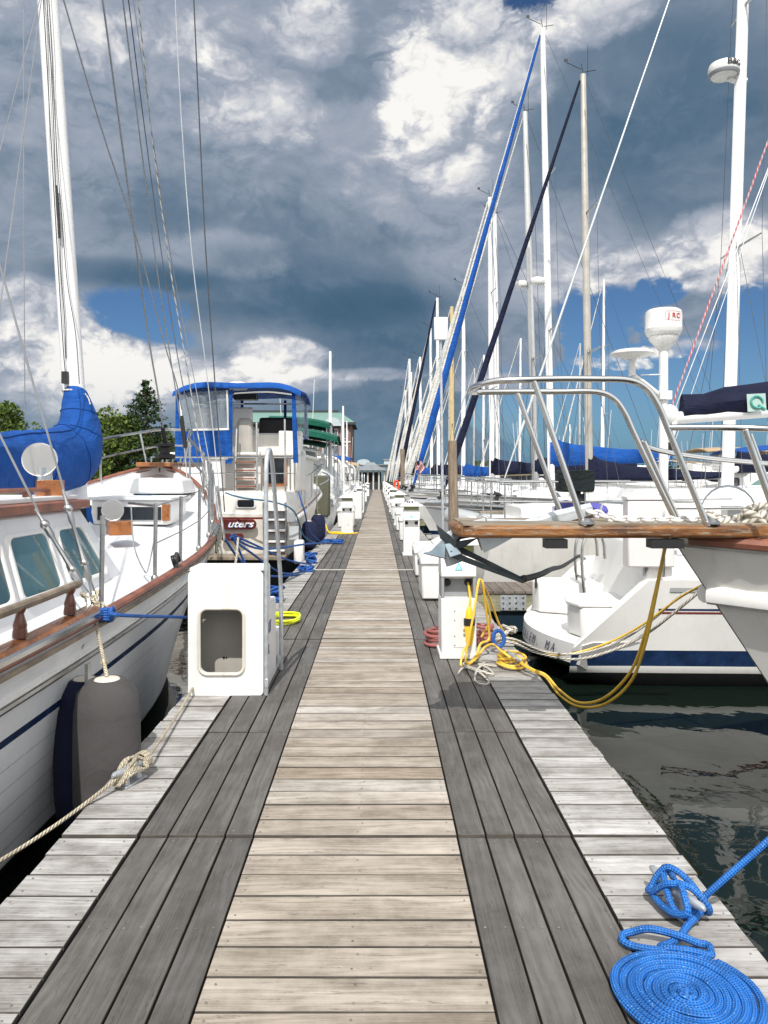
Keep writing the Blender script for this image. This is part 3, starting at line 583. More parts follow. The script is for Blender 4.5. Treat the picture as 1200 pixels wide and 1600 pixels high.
for k, (dx_, dd) in enumerate(((0, 0), (6, 12))):
    mb.tube(spline([cc+V((.02, -.02*k, .06)), Q(832, 1046+k*2, 6.22), Q(853, 1055+k*3, 6.15), Q(874, 1078+k*8, 6.06), Q(905, 1098+k*6, 5.9), Q(945, 1090+k*10, 5.6), Q(985, 1050+k*16, 5.3), Q(1008, 990+k*16, 5.0), Q(1024, 925+k*8, 4.85), Q(1036, 870, 4.78), Q(1044, 835, 4.7)], 8), rc, 9)
mb.tube(spline([Q(752, 908, 7.0), Q(765, 935, 7.2), Q(785, 985, 7.4), Q(812, 1008, 7.5), Q(850, 1022, 7.5), Q(900, 1020, 7.5), Q(960, 1000, 7.4), Q(1010, 972, 7.2), Q(1060, 935, 6.9), Q(1095, 915, 6.6)], 8), rc, 9)
mb.build('cord_over_water', YEL, yc)
t_ = MB(); t_.tube(spline([G(770, 1003, .04), Q(800, 1004, 7.2), Q(840, 1020, 7.4), Q(900, 1030, 7.45), Q(960, 1015, 7.4), Q(1010, 990, 7.3), Q(1050, 960, 7.1), Q(1092, 925, 6.9)], 8), .014, 8); t_.tube(spline([G(768, 1001, .06), Q(800, 998, 7.2), Q(850, 1018, 7.4), Q(905, 1021, 7.42), Q(965, 1003, 7.4), Q(1015, 972, 7.25), Q(1062, 932, 7.0), Q(1093, 918, 6.9)], 8), .011, 8)
tag(t_.build('bow_line', WROPE), 'pair of white bow lines sagging over the water with the yellow cord', 'rope')
t_ = thing('mooring_rope', 'white rope with royal blue whipping heaped on the dock edge cleat', 'rope', G(780, 1005)); mb = MB()
for i in range(6): c_ = G(775+i*4, 1003, 0); mb.tube([c_+V((.06*math.cos(a), .08*math.sin(a+i), .03+.02*i+.02*math.sin(2*a))) for a in [2*pi*k/10 for k in range(11)]], .016, 7)
mb.build('heap', WROPE, t_); mb = MB(); c_ = G(779, 1003, .1); mb.tube([c_+V((.05*math.cos(a), .02*math.sin(a), .03+.07*math.sin(a))) for a in [2*pi*k/14 for k in range(14)]], .02, 8, closed=True); mb.build('whipping', NBLUER, t_)
cleat('dock_cleat', 'grey cleat inside the coil of yellow cord', G(803, 1043), 1.75, 1.1)
# pole with a flat white antenna, wooden piling
ap = thing('antenna_pole', 'thin galvanised pole carrying a flat white antenna panel', 'antenna pole', (1.20, 14, 0))
mb = MB(); mb.tube([(1.20, 14, 0), (1.145, 14, 4.5)], .024, 8); mb.build('pole', GALV, ap)
mb = MB(); mb.box((1.15, 13.95, 4.29), (.25, .05, .42)); mb.build('antenna_panel', PLASTIC, ap, bevel=.02)
mb = MB(); mb.box((1.148, 13.985, 4.2), (.06, .05, .25)); mb.build('bracket', GALV, ap)
mb = MB(); mb.tube([(1.42, 14.1, -1), (1.40, 14.1, .6), (1.37, 14.1, 2.25)], [.10, .095, .082], 12); mb.tube([(1.37, 14.1, 2.25), (1.37, 14.1, 2.27)], [.082, .06], 12); tag(mb.build('dock_piling', PILEM), 'brown weathered wooden piling standing beside the thin galvanised pole', 'piling')
mb = MB(); mb.tube([(1.45, 44, -1), (1.42, 44, 3.2)], .13, 9); tag(mb.build('dock_piling', PILEM), 'far wooden piling beside the orange life ring on the right', 'piling')
lr = thing('life_ring', 'small orange red life ring hanging far along the right side', 'life ring', (1.0, 41, 1.1)); mb = MB(); mb.tube([(1.0+.13*math.cos(a), 41, 1.15+.24*math.sin(a)) for a in [2*pi*k/16 for k in range(16)]], .055, 8, closed=True); mb.build('ring', mat('orange_ring', (.75, .07, .02), .5), lr); mb = MB(); mb.box((1.0, 41.1, .55), (.09, .09, 1.1)); mb.build('post', GALV, lr)
# blue ropes heaped at the far left cleats
for i, (px, py, lb, s) in enumerate(((478, 893, 'heap of royal blue mooring rope on the left dock edge near the white cross plate', .6), (486, 880, 'coiled royal blue rope bundle on a cleat at the left edge', .5), (520, 849, 'blue rope spread flat on the left deck below the far pedestal', .8), (430, 940, 'knotted dark blue rope on the cleat beside the handrail', .5))):
    c_ = G(px, py); mb = MB()
    for k in range(9): a0 = k*1.3; mb.tube([c_+V((s*(.16+.05*math.sin(k))*math.cos(a+a0)*(1 if i != 2 else 1.5), s*.22*math.sin(a), .03+.018*k*(1 if i in (1, 3) else .3)+.02*math.sin(2*a+k))) for a in [2*pi*j/12 for j in range(12)]], .016, 6, closed=True)
    tag(mb.build('mooring_rope', NBLUER), lb, 'rope')
# finger piers on the right ---------------------------------------------------
def finger(label, y, L=9., wd=.95, plate=False, first=None):
    t_ = thing('finger_pier', label, 'finger pier', (ER, y, 0), 'finger piers between the berths on the right'); mb = MB(); x_ = ER+.02
    while x_ < ER+L: mb.box((x_+.075, y+wd/2, -.02), (.142, wd, .04), None, 1); x_ += .15
    mb.build('deck_boards', EDGEM if not plate else DARKB, t_, bevel=.003, seg=1)
    mb = MB(); [mb.box((ER+L/2, yy, -.165), (L, .06, .24), None, 0) for yy in (y+.05, y+wd-.05)]; mb.build('side_beam', FASCIA, t_)
    mb = MB(); [mb.box((ER+1.4+k*2.6, y+wd/2, -.42), (2., wd-.15, .32)) for k in range(3)]; mb.build('float', mat('navy_float', (.01, .025, .04), .4) if 'navy_float' not in MATS else MATS['navy_float'], t_)
    if plate:
        mb = MB(); mb.box((1.90, y+.013, -.165), (.36, .012, .21)); mb.build('steel_plate', GALV, t_)
        for a in (-1.4, -.5, .4, 1.4):
            for b in (-1, 0, 1): mb = MB(); mb.lathe([(.016, 0), (.013, .012)], (1.90+a*.10, y+.007, -.165+b*.075), (0, -1, 0), 8); mb.build('bolt', DSTEEL, t_)
    return t_
DARKB = wood_planks('brown_grey_finger_boards', [(.17, .14, .12), (.20, .17, .145), (.15, .125, .11)], 1., .65)
finger('short finger pier with a bolted steel plate on its side', 10.75, 8, plate=True)
for i, y in enumerate((20.2, 29.5, 39, 49)): finger(['finger pier alongside the grey hulled sloop', 'second finger pier beyond the bolted one', 'third finger pier beyond the bolted one', 'fourth finger pier beyond the bolted one'][i], y, 9)
# ---------------------------------------------------------------- hulls
def hull(parent, o, L, B, sheer, plan, wl, ov=1., tr=.3, bands=(), mats=(), n=20, p=1.4, sgn=1, axis='x', deckmat=None, deck_drop=.05, camber=.06, name='hull', stern_cap=True, deck=True, t1=1.):
    """bow at o, running along +axis*sgn; z measured from the water"""
    o = V(o)
    def fn(x, y, z): return o+(V((x*sgn, y, z)) if axis == 'x' else V((y, x*sgn, z)))
    def row(t, z):
        zs = sheer(t); s = max(-.6, min(1, z/zs)); sp = max(0, s)**p
        hb = B/2*(wl(t)+(plan(t)-wl(t))*sp) if s >= 0 else B/2*wl(t)*(1+s*.8)
        return t*L+ov*(1-s)*(1-t)**3-tr*(1-s)*t**4, max(.012, hb), z
    ts = [(i/n)**1.25*t1 for i in range(n+1)]
    mb = MB()
    for i in range(len(bands)-1):
        z0, m0 = bands[i]; z1 = bands[i+1][0]; mb.m = m0; k = 5 if isinstance(z0, str) else 1
        for sd in (1, -1):
            rings = []
            for t in ts:
                top = sheer(t) if z0 == 'sheer' else (sheer(t)-z0[1] if isinstance(z0, tuple) else min(z0, sheer(t)))
                bot = sheer(t)-z1[1] if isinstance(z1, tuple) else min(z1, sheer(t))
                k = max(1, int(abs(top-bot)/.18)) if t == ts[0] else k
                rings.append([fn(q[0], q[1]*sd, q[2]) for q in [row(t, lerp(top, bot, j/k)) for j in range(k+1)]])
            mb.loft(rings, closed=False, caps=False)
        if stern_cap:
            t = t1; top = sheer(t) if z0 == 'sheer' else (sheer(t)-z0[1] if isinstance(z0, tuple) else z0); bot = sheer(t)-z1[1] if isinstance(z1, tuple) else z1
            rr = [row(t, lerp(top, bot, j/k)) for j in range(k+1)]
            mb.loft([[fn(q[0], q[1]*s_, q[2]) for s_ in (-1, -.5, 0, .5, 1)] for q in rr], closed=False, caps=False)
    ho = mb.build(name, list(mats), parent, weld=True, sharp=50)
    if deck:
        mb = MB(); mb.loft([[fn(row(t, sheer(t))[0], row(t, sheer(t))[1]*.985*s_, sheer(t)-deck_drop+camber*(1-s_*s_)*min(1, plan(t)*1.2)) for s_ in (-1, -.6, -.2, .2, .6, 1)] for t in ts], closed=False, caps=False)
        mb.build('deck', deckmat or DECKW, parent, sharp=60)
    edge = lambda t, sd, dzz=0, off=0.: fn(row(t, sheer(t))[0], (row(t, sheer(t))[1]+off)*sd, sheer(t)+dzz)
    return fn, edge, row
def plan_std(t): return min(1., max(0., math.sin(min(1, t*1.75)*pi/2)**.82))*(1-.28*max(0, (t-.6)/.4)**1.6)
def wl_std(t): return .92*max(0., math.sin(min(1, max(0, t)*1.5)*pi/2)**1.15)*(1-.35*max(0, (t-.6)/.4)**1.5)
def vane(mb, p, s=1.):
    p = V(p); mb.tube([p, p+V((-.05*s, 0, .28*s))], .012*s, 5); mb.tube([p+V((-.05*s, 0, .12*s)), p+V((-.45*s, 0, .30*s))], .01*s, 5); mb.box(p+V((-.47*s, 0, .36*s)), (.10*s, .01, .09*s)); mb.tube([p+V((.05, 0, .05)), p+V((.35*s, 0, .1*s))], .01*s, 5)
def radome(name, parent, c, r, h, mat_=None):
    mb = MB(); mb.lathe([(r*.35, -.02), (r*.92, .0), (r, h*.25), (r, h*.62), (r*.93, h*.86), (r*.6, h*.99), (.001, h)], c, n=24); return mb.build(name, mat_ or WHITE, parent)
def cover(mb, a, b, h0, h1, w0=.14, flop=.0, n=10, seed=0):
    """canvas bag over a boom from a (at the mast) to b"""
    a, b = V(a), V(b); rings = []; q = (b-a).normalized(); side = q.cross(V((0, 0, 1))).normalized(); rr = random.Random(seed)
    for i in range(n+1):
        t = i/n; hh = lerp(h0, h1, t**.42); c = a.lerp(b, t); wob = rr.uniform(-.03, .03); ws = w0*(1-.45*t)
        ring = []
        for k in range(12):
            an = 2*pi*k/12; s_, c_ = math.sin(an), math.cos(an); ring.append(c+side*(ws*s_*(1 if c_ < 0 else .75-.25*c_)+rr.uniform(-.012, .012))+V((0, 0, hh*(.42+.5*c_)+wob*(c_ > 0)-.05)))
        rings.append(ring)
    mb.loft(rings)
def sailboat(label, bx, y, L=10., B=3.3, fb=1.35, fs=1.05, hm=None, sm=None, mx=5., mtx=None, mh=14., mr=.085, mm=None, stay=(1., .1), stm=None, stm2=None, cov=None, radar=None, wire=WIRE, group='sailing yachts moored bow-in on the right', stay_x=.15, lod=0, vn=True, dodger=None, roll=0., spread=(.36, .68), boom=True, bh=1.15, ch=(.95, .36), wrap=-.18):
    """yacht lying bow to the dock; mx, mh: mast foot (world X) and top above the water"""
    t_ = thing('sailing_yacht', label, 'sailing yacht', (bx, y, W), group)
    o = V((bx, y, W)); sh = lambda t: fs+(fb-fs)*(1-t)**1.7
    hm = hm or WHITE; sm = sm or NAVY
    fn, edge, row = hull(t_, o, L, B, sh, plan_std, wl_std, .9, -.5, [('sheer', 0), (('s', .16), 1 if lod < 2 and hm is not WHITE else 2), (('s', .21), 0), (.22, 1), (.08, 0), (.02, 3), (-.35, 3)], [hm, sm, sm, BLACK], n=14 if lod < 2 else 9)
    mb = MB()
    for sd in (-1, 1): mb.tube([edge(i/16, sd, .02) for i in range(17)], .028, 5)
    mb.build('toe_rail', ALU if hm is not GREYH else DSTEEL, t_)
    # cabin trunk with windows
    cx0, cx1 = (mx-bx)-1.3, min(L*.68, (mx-bx)+2.3); mb = MB(); rings = []
    for i in range(7):
        u = i/6; x = lerp(cx0, cx1, u); wz = B*.30*min(1, .45+u*1.1); hz = .06+.36*min(1, u*2.2)**.8; zz = sh(x/L)-.02
        rings.append([fn(x, wz*a, zz+hz*b+(.03 if b else -.05)) for a, b in ((-1, 0), (-.86, .85), (-.6, 1), (0, 1.12), (.6, 1), (.86, .85), (1, 0))])
    mb.loft(rings, closed=False, caps=False); mb.raw(rings[-1], [tuple(range(7))]); mb.build('cabin', DECKW, t_, sharp=50)
    if lod < 2:
        for sd in (-1,):
            mb = MB(); q = []
            for u in (.35, .6, .9):
                x = lerp(cx0, cx1, u); wz = B*.30*min(1, .45+u*1.1); hz = .06+.36*min(1, u*2.2)**.8; zz = sh(x/L)-.02
                q.append([fn(x, sd*(wz*(1-.14*v)+.012), zz+hz*.85*v) for v in (.35, .85)])
            mb.loft(q, closed=False, caps=False); mb.build('cabin_window', DGLASS, t_)
        mb = MB(); mb.box(fn(cx0-.75, 0, sh(.15)+.02), (.5, .5, .07)); mb.build('deck_hatch', DGLASS, t_, bevel=.02)
    # spars and rigging
    mtx = mx if mtx is None else mtx; foot = V((mx, y, W+sh((mx-bx)/L)-.1)); top = V((mtx, y+roll, W+mh)); mp = lambda u: foot.lerp(top, u)
    mb = MB(); mb.tube([mp(0), mp(.6), mp(1)], [mr, mr*.95, mr*.72], 10, flat=1.25); mb.build('mast', mm or WMAST, t_)
    mb = MB()
    for u in spread:
        for sd in (-1, 1): mb.tube([mp(u), mp(u)+V((.12, sd*B*.30*(1.1-u*.45), .05))], [.035, .02], 5)
    mb.build('spreaders', ALU, t_)
    hd = fn(stay_x, 0, sh(.02)+.08); mb = MB(); a = hd; b_ = mp(.985)+V((-.1, 0, 0)); N = 26; ph = R.random()*6
    rad = [stay[1]*(.22+.78*max(0., min(1, min(i/3., (1-(i/N)*.86)*1.15)))) if i else stay[1]*.2 for i in range(N+1)]
    mb.tube([a.lerp(b_, i/N)+V((0, .012*math.sin(i*1.9+ph), 0)) for i in range(N+1)], rad, 9); mb.build('furled_sail', stm or WSAIL, t_)
    if stm2:   # the sun strip wound into the other half of the roll
        mb = MB(); mb.tube([a.lerp(b_, i/N)+V((-rad[i]*.76, -rad[i]*.30, 0)) for i in range(N+1)], [r_*.38 for r_ in rad], 8); mb.build('sail_edge', stm2, t_)
    mb = MB(); mb.lathe([(.05, -.12), (.11, -.10), (.11, -.06), (.05, -.03), (.05, .06), (.10, .09), (.10, .12), (.03, .14)], a+V((0, 0, .06)), (b_-a), 12); mb.build('furler_drum', BLKPL, t_)
    mb = MB(); wr = .006 if lod == 0 else .010
    mb.tube([fn(L*.985, 0, sh(1)), mp(1)], wr, 4)
    for sd in (-1, 1):
        for u, xx in ((spread[-1]+.26, .1), (spread[0]+.03, -.45), (spread[0]+.03, .55)):
            cpx = mx-bx+xx; e = edge(min(1, cpx/L), sd, .02)
            if u > .8: k1 = mp(spread[-1])+V((.12, sd*B*.30*(1.1-spread[-1]*.45), .05)); k0 = mp(spread[0])+V((.12, sd*B*.30*(1.1-spread[0]*.45), .05)); mb.tube([e, k0, k1, mp(u)], wr, 4)
            else: mb.tube([e, mp(u)], wr, 4)
    mb.tube([mp(.97), mp(.02)+V((-.16, .05, .2))], wr, 4); mb.build('standing_rigging', wire, t_)
    if vn: mb = MB(); vane(mb, top+V((0, 0, .02)), 1.1); mb.tube([top+V((.15, .05, 0)), top+V((.15, .05, .9))], .008, 4); mb.build('wind_vane', BLKPL, t_)
    if boom:
        ga, gb = mp(.0)+V((.1, 0, bh)), mp(0)+V((min(4.2, L*.4), 0, bh+.1)); mb = MB(); mb.tube([ga, gb], .07, 8); mb.build('boom', WMAST, t_)
        mb = MB(); cover(mb, ga+V((wrap, 0, .0)), gb, ch[0], ch[1], .17, seed=int(y)); mb.build('sail_cover', cov or NAVYC, t_, sub=0)
    # pulpit, lifelines
    if lod < 2:
        mb = MB(); zb = .66
        pl = [edge(.16, 1, zb, -.08), edge(.08, 1, zb, -.05), fn(.0, .22, sh(0)+zb), fn(-.12, 0, sh(0)+zb), fn(.0, -.22, sh(0)+zb), edge(.08, -1, zb, -.05), edge(.16, -1, zb, -.08)]
        mb.tube(spline(pl, 5), .0135, 6)
        for sd in (-1, 1):
            for tt in (.04, .10, .16): mb.tube([edge(tt, sd, 0, -.06), edge(tt, sd, zb, -.07)], .0115, 5)
        mb.tube(spline([edge(.1, 1, zb*.5, -.06), fn(.1, 0, sh(0)+zb*.5), edge(.1, -1, zb*.5, -.06)], 5), .012, 5); mb.build('pulpit', STEEL, t_)
        mb = MB()
        for sd in (-1, 1):
            for tt in (.28, .40, .52, .64, .76, .9): mb.tube([edge(tt, sd, 0, -.07), edge(tt, sd, .6, -.07)], .009, 5)
            for zz in (.6, .31): mb.tube([edge(tt, sd, zz, -.07) for tt in (.16, .28, .40, .52, .64, .76, .9)], .0035, 4)
        mb.build('lifelines', STEEL, t_)
        mb = MB(); a = fn(-.1, 0, sh(0)+.03); mb.tube([a+V((.7, 0, .05)), a+V((-.15, 0, .0)), a+V((-.3, 0, -.12))], [.025, .03, .02], 6); mb.loft([[a+V((-.28, s_*.02, -.10)) for s_ in (-1, 1)]+[a+V((-.3, .0, -.16))], [a+V((-.05, s_*.14, -.30)) for s_ in (-1, 1)]+[a+V((.1, 0, -.34))]]); mb.build('anchor', GALV, t_)
    if dodger:
        mb = MB(); x = cx1; mb.loft([[fn(x+dx_, B*.3*math.cos(a), sh(.6)+.35+hz*math.sin(a)) for a in [pi*k/8 for k in range(9)]] for dx_, hz in ((-.2, .1), (.15, .62), (.9, .72))], closed=False, caps=False); mb.build('dodger', dodger, t_)
    if radar: radome('radar_dome', t_, mp(radar)+V((-.36, -.0, 0)), .26, .22); mb = MB(); mb.box(mp(radar)+V((-.2, 0, -.04)), (.3, .08, .05)); mb.build('radar_bracket', WMAST, t_)
    return t_
# ---------------------------------------------------------------- the near bow with the wooden platform
bp = thing('platform_bow_yacht', 'grey white yacht bow with a varnished wooden anchor platform and bent steel pulpit rails', 'sailing yacht', (1.8, 4.6, W))
sh = lambda t: 1.46+.28*(1-t)**2
fn, edge, row = hull(bp, (1.76, 4.6, W), 11., 3.3, sh, lambda t: math.sin(min(1, t*2.1)*pi/2)**.72, lambda t: .86*math.sin(min(1, t*1.7)*pi/2)**1.1, 1.15, -.3, [('sheer', 0), (.18, 1), (.06, 2), (-.4, 2)], [DIRTYW, NAVY, BLACK], n=26, p=1.2)
mb = MB()
for sd in (-1, 1): mb.tube([edge(.006+i/30*.9, sd, .0, .01) for i in range(31)], .036, 8)
mb.build('cap_rail', TEAK, bp)
mb = MB()
for sd in (-1, 1):
    pts = []
    for i in range(31):
        t = .0+i/30*.9; x, hb, z = row(t, sh(t)-.34+.02*t); pts.append(fn(x-.02*(i == 0), (hb+.015)*sd, z))
    mb.tube(pts, .047, 8, flat=1.25)
    [mb.lathe([(.012, 0), (.009, .008)], pts[k]+V((0, -.055, 0)), (0, -1, 0), 8) for k in (6, 10, 14, 18)] if sd < 0 else None
mb.build('rub_strake', WHITE, bp)
mb = MB(); zt, zb = 1.328, 1.258; ya, yb = 4.27, 4.93
out = [V((2.28, ya, 0)), V((.56, ya, 0)), V((.475, ya+.05, 0)), V((.44, ya+.14, 0)), V((.44, yb-.14, 0)), V((.475, yb-.05, 0)), V((.56, yb, 0)), V((2.28, yb, 0))]
mb.loft([[p+V((0, 0, zb)) for p in out], [p+V((0, 0, zt)) for p in out]]); mb.build('wooden_platform', MATS['worn_varnished_plank'], bp, bevel=.018, seg=2)
mb = MB(); [mb.box((1.36, y_, zt+.004), (1.76, .125, .012), None, 0) for y_ in (4.36, 4.50, 4.70, 4.84)]; mb.build('platform_planks', wood_planks('grey_platform_teak', [(.26, .22, .17), (.31, .27, .21)], 1., .6), bp)
for y_ in (4.54, 4.66): mb = MB(); mb.loft([[P(746, 840, 4.6)*1+V((0, y_-4.6+d_, 0)), P(800, 838, 4.6)+V((0, y_-4.6+d_, 0)), P(775, 852, 4.6)+V((0, y_-4.6+d_, 0)), P(754, 862, 4.6)+V((0, y_-4.6+d_, 0))] for d_ in (-.006, .006)]); mb.build('anchor_roller_cheek', DSTEEL, bp)
for x_, w_ in ((1.0, .12), (1.62, .18)): mb = MB(); mb.box((x_, 4.33, 1.225), (w_, .10, .05)); mb.build('platform_bracket', BLKPL, bp)
# pulpit of bent tube
def rail(pts, r=.0185): mb = MB(); mb.tube(spline(pts, 7), r, 12); return mb
yn, yf = 4.30, 4.92
a = [P(1112, 838, yn), P(1082, 765, yn), P(1047, 678, yn), P(1030, 636, yn), P(1010, 607, yn), P(982, 594, yn), P(930, 592, yn), P(860, 592, yn), P(800, 594, yn), V((.66, yn+.03, 2.14)), V((.585, yn+.13, 2.13)), V((.565, yn+.31, 2.125)),
     V((.585, yf-.13, 2.13)), V((.66, yf-.03, 2.14)), P(812, 612, yf), P(870, 612, yf), P(930, 612, yf), P(958, 622, yf), P(976, 645, yf), P(992, 680, yf), P(1030, 760, yf), P(1062, 826, yf)]
rail(a).build('pulpit_hoop', STEEL, bp)
for nm, pts in (('pulpit_leg', [P(834, 594, yn), P(916, 832, yn)]), ('pulpit_leg', [P(808, 613, yf), P(882, 818, yf)]), ('pulpit_leg', [P(1006, 690, yf), P(1066, 826, yf)]), ('rail_stanchion', [P(1164, 672, 4.1), P(1206, 790, 4.1)]),
                ('side_rail', [P(1044, 668, yn), P(1120, 668, 4.2), P(1210, 670, 4.1), P(1320, 676, 3.8)]), ('side_rail', [P(1000, 689, yf), P(1022, 702, 4.96), P(1100, 715, 5.1), P(1200, 724, 5.3), P(1290, 730, 5.6)]), ('rail_stanchion', [P(1172, 678, 5.3), P(1215, 800, 5.3)])):
    rail(pts, .0175).build(nm, STEEL, bp)
for p_ in (P(1112, 836, yn), P(916, 830, yn)):
    mb = MB(); mb.lathe([(.045, 0), (.045, .012), (.024, .03)], (p_.x, p_.y, zt+.008), n=14); mb.build('rail_foot', DSTEEL, bp)
# anchor hung on the roller: plough flukes, shank along the planks
an = thing('plough_anchor', 'galvanised plough anchor hanging under the tip of the wooden platform', 'anchor', (.5, 4.6, 1.0)); ym = 4.6
mb = MB(); mb.tube([P(760, 822, ym), P(820, 826, ym), P(868, 812, ym), P(925, 797, ym)], [.03, .034, .036, .03], 6, flat=1.5); mb.tube([P(760, 822, ym), P(715, 832, ym), P(700, 850, ym), P(712, 880, ym)], [.034, .03, .035, .04], 6, flat=1.5); mb.build('shank', GALV, an)
DG = mat('dark_galvanised', (.07, .085, .09), .42, .5, var=.35, sc=10)
def bar(r0, r1, y0, y1, w0, w1, nm, m_):
    mb = MB(); mb.loft([[P(*r0[0], y0-w0), P(*r0[1], y0-w0), P(*r0[1], y0+w0), P(*r0[0], y0+w0)], [P(*r1[0], y1-w1), P(*r1[1], y1-w1), P(*r1[1], y1+w1), P(*r1[0], y1+w1)]]); mb.build(nm, m_, an, bevel=.004)
bar(((712, 850), (710, 860)), ((816, 902), (815, 907)), 4.74, 4.64, .035, .02, 'plough_blade', DG)
bar(((704, 860), (702, 870)), ((819, 906), (818, 912)), 4.46, 4.60, .04, .02, 'plough_blade', DG)
mb = MB(); mb.loft([[P(681, 819, 4.5), P(715, 845, 4.42), P(711, 857, 4.44), P(688, 842, 4.5)], [P(683, 820, 4.72), P(716, 846, 4.78), P(712, 857, 4.74), P(689, 842, 4.70)]]); mb.loft([[P(712, 846, 4.5), P(748, 840, 4.5), P(722, 857, 4.5), P(711, 858, 4.5)], [P(712, 846, 4.7), P(748, 840, 4.7), P(722, 857, 4.7), P(711, 858, 4.7)]]); mb.build('crown_and_shadow_block', DG, an, bevel=.004)  # second dark block stands in for the shadow under the platform
mb = MB(); mb.loft([[P(661, 864, 4.38), P(673, 861, 4.42), P(690, 843, 4.5), P(696, 852, 4.44), P(695, 872, 4.36)], [P(663, 866, 4.46), P(675, 863, 4.50), P(691, 845, 4.56), P(697, 854, 4.5), P(697, 874, 4.44)]]); mb.loft([[P(694, 850, 4.46), P(706, 848, 4.46), P(722, 865, 4.42), P(703, 871, 4.40)], [P(694, 850, 4.60), P(706, 848, 4.6), P(722, 865, 4.6), P(703, 871, 4.6)]]); mb.build('fluke_heel', mat('pale_blue_galvanised', (.20, .26, .295), .55, .3, var=.18, sc=12), an, bevel=.004)
mb = MB(); mb.tube(spline([P(812, 905, 4.6), P(825, 903, 4.75), P(845, 897, 5.1), P(862, 889, 5.6), P(880, 884, 6.2), P(905, 868, 7.0)], 6), [.012, .016, .02, .024, .022, .02, .02, .02, .02, .02, .02, .02, .02, .02, .02, .02, .02, .018, .018, .018, .018, .016, .016, .016, .016, .016, .014, .014, .014, .014, .012][:31], 7); tag(mb.build('snubber_rope', BLKR), 'black rope leading from the hanging anchor back toward the next boat', 'rope')
ch = MB(); pts = spline([P(925, 800, 4.55), P(945, 806, 4.5), P(970, 812, 4.45), P(1020, 815, 4.45), P(1080, 815, 4.45), P(1150, 812, 4.5)], 9); L_ = []
acc = 0; step = .042
for i in range(1, len(pts)):
    seg = (pts[i]-pts[i-1]); 
    while acc < seg.length:
        c_ = pts[i-1]+seg*(acc/seg.length); c_.z = max(c_.z, zt+.022); k = len(L_); L_.append(c_); dr = seg.normalized(); up = V((0, .25, 1)) if k % 2 else V((0, 1, .3)); up = (up-dr*up.dot(dr)).normalized()
        ch.tube([c_+dr*(.033*math.cos(a))+up*(.019*math.sin(a)) for a in [2*pi*j/10 for j in range(10)]], .0085, 6, closed=True); acc += step
    acc -= seg.length
tag(ch.build('anchor_chain', mat('pale_galvanised_chain', (.66, .65, .62), .5, .15, var=.15, sc=20)), 'pale galvanised chain lying along the wooden platform', 'chain')
mb = MB()
for k, pts in enumerate(([(1103, 812), (1110, 804), (1125, 810), (1150, 818), (1175, 812), (1210, 795)], [(1106, 826), (1125, 815), (1150, 822), (1172, 838), (1183, 860), (1190, 885)], [(1104, 800), (1120, 815), (1150, 810), (1180, 800), (1220, 790)], [(1112, 830), (1135, 824), (1165, 826), (1195, 815), (1230, 818)], [(1150, 812), (1180, 822), (1200, 850), (1205, 875)], [(1160, 800), (1185, 808), (1200, 830), (1230, 850)], [(1170, 795), (1195, 790), (1225, 800)])):
    mb.tube(spline([P(a_, b_, 4.42+.05*math.sin(k*2.1+j)) for j, (a_, b_) in enumerate(pts)], 8), .022, 10)
tag(mb.build('anchor_rope', WROPE), 'thick white twisted rope heaped on the foredeck at the right edge', 'rope')
# ---------------------------------------------------------------- the white yacht with the scooped stern
sy = thing('scoop_stern_yacht', 'white yacht lying stern-in with a moulded scoop stern, navy waterline and swim ladder', 'sailing yacht', (3, 9.2, W))
sh2 = lambda t: (1.03+.22*t*t) if t > .083 else lerp(.30, 1.03, min(1, max(0, t/.075)))
pl = lambda t: .90+.10*math.sin(min(1, t*2.2)*pi/2) if t < .5 else (1-((t-.5)/.5)**2.2)
wl_ = lambda t: .80+.08*math.sin(min(1, t*2.2)*pi/2) if t < .5 else .88*(1-((t-.5)/.5)**1.7)
fn, edge, row = hull(sy, (2.02, 9.2, W), 10.6, 2.7, sh2, pl, wl_, .0, .8, [('sheer', 0), (.28, 1), (.11, 0), (.035, 2), (-.35, 2)], [WHITE, NAVY, BLACK], n=40, p=1., deck=False)
mb = MB(); mb.loft([[fn(row(t, sh2(t))[0], row(t, sh2(t))[1]*.985*s_, sh2(t)-.04+.06*(1-s_*s_)) for s_ in (-1, -.6, -.2, .2, .6, 1)] for t in (.12, .2, .3, .4, .5, .6, .7, .8, .9, .97)], closed=False, caps=False); mb.build('deck', DECKW, sy, sharp=60)
mb = MB(); mb.loft([[fn(row(t, .93)[0], -row(t, .93)[1]-.006, z_) for z_ in (.95, .905)] for t in (.095, .2, .3, .45, .6)], closed=False, caps=False); mb.build('sheer_stripe', GREYD, sy)
for z_, m_ in ((.72, INK), (.685, REDP)):
    mb = MB(); mb.loft([[fn(row(t, z_)[0], -row(t, z_)[1]-.004, z_+dd) for dd in (-.009, .009)] for t in (.085, .13, .2, .3, .45)], closed=False, caps=False); mb.build('cove_stripe', m_, sy)
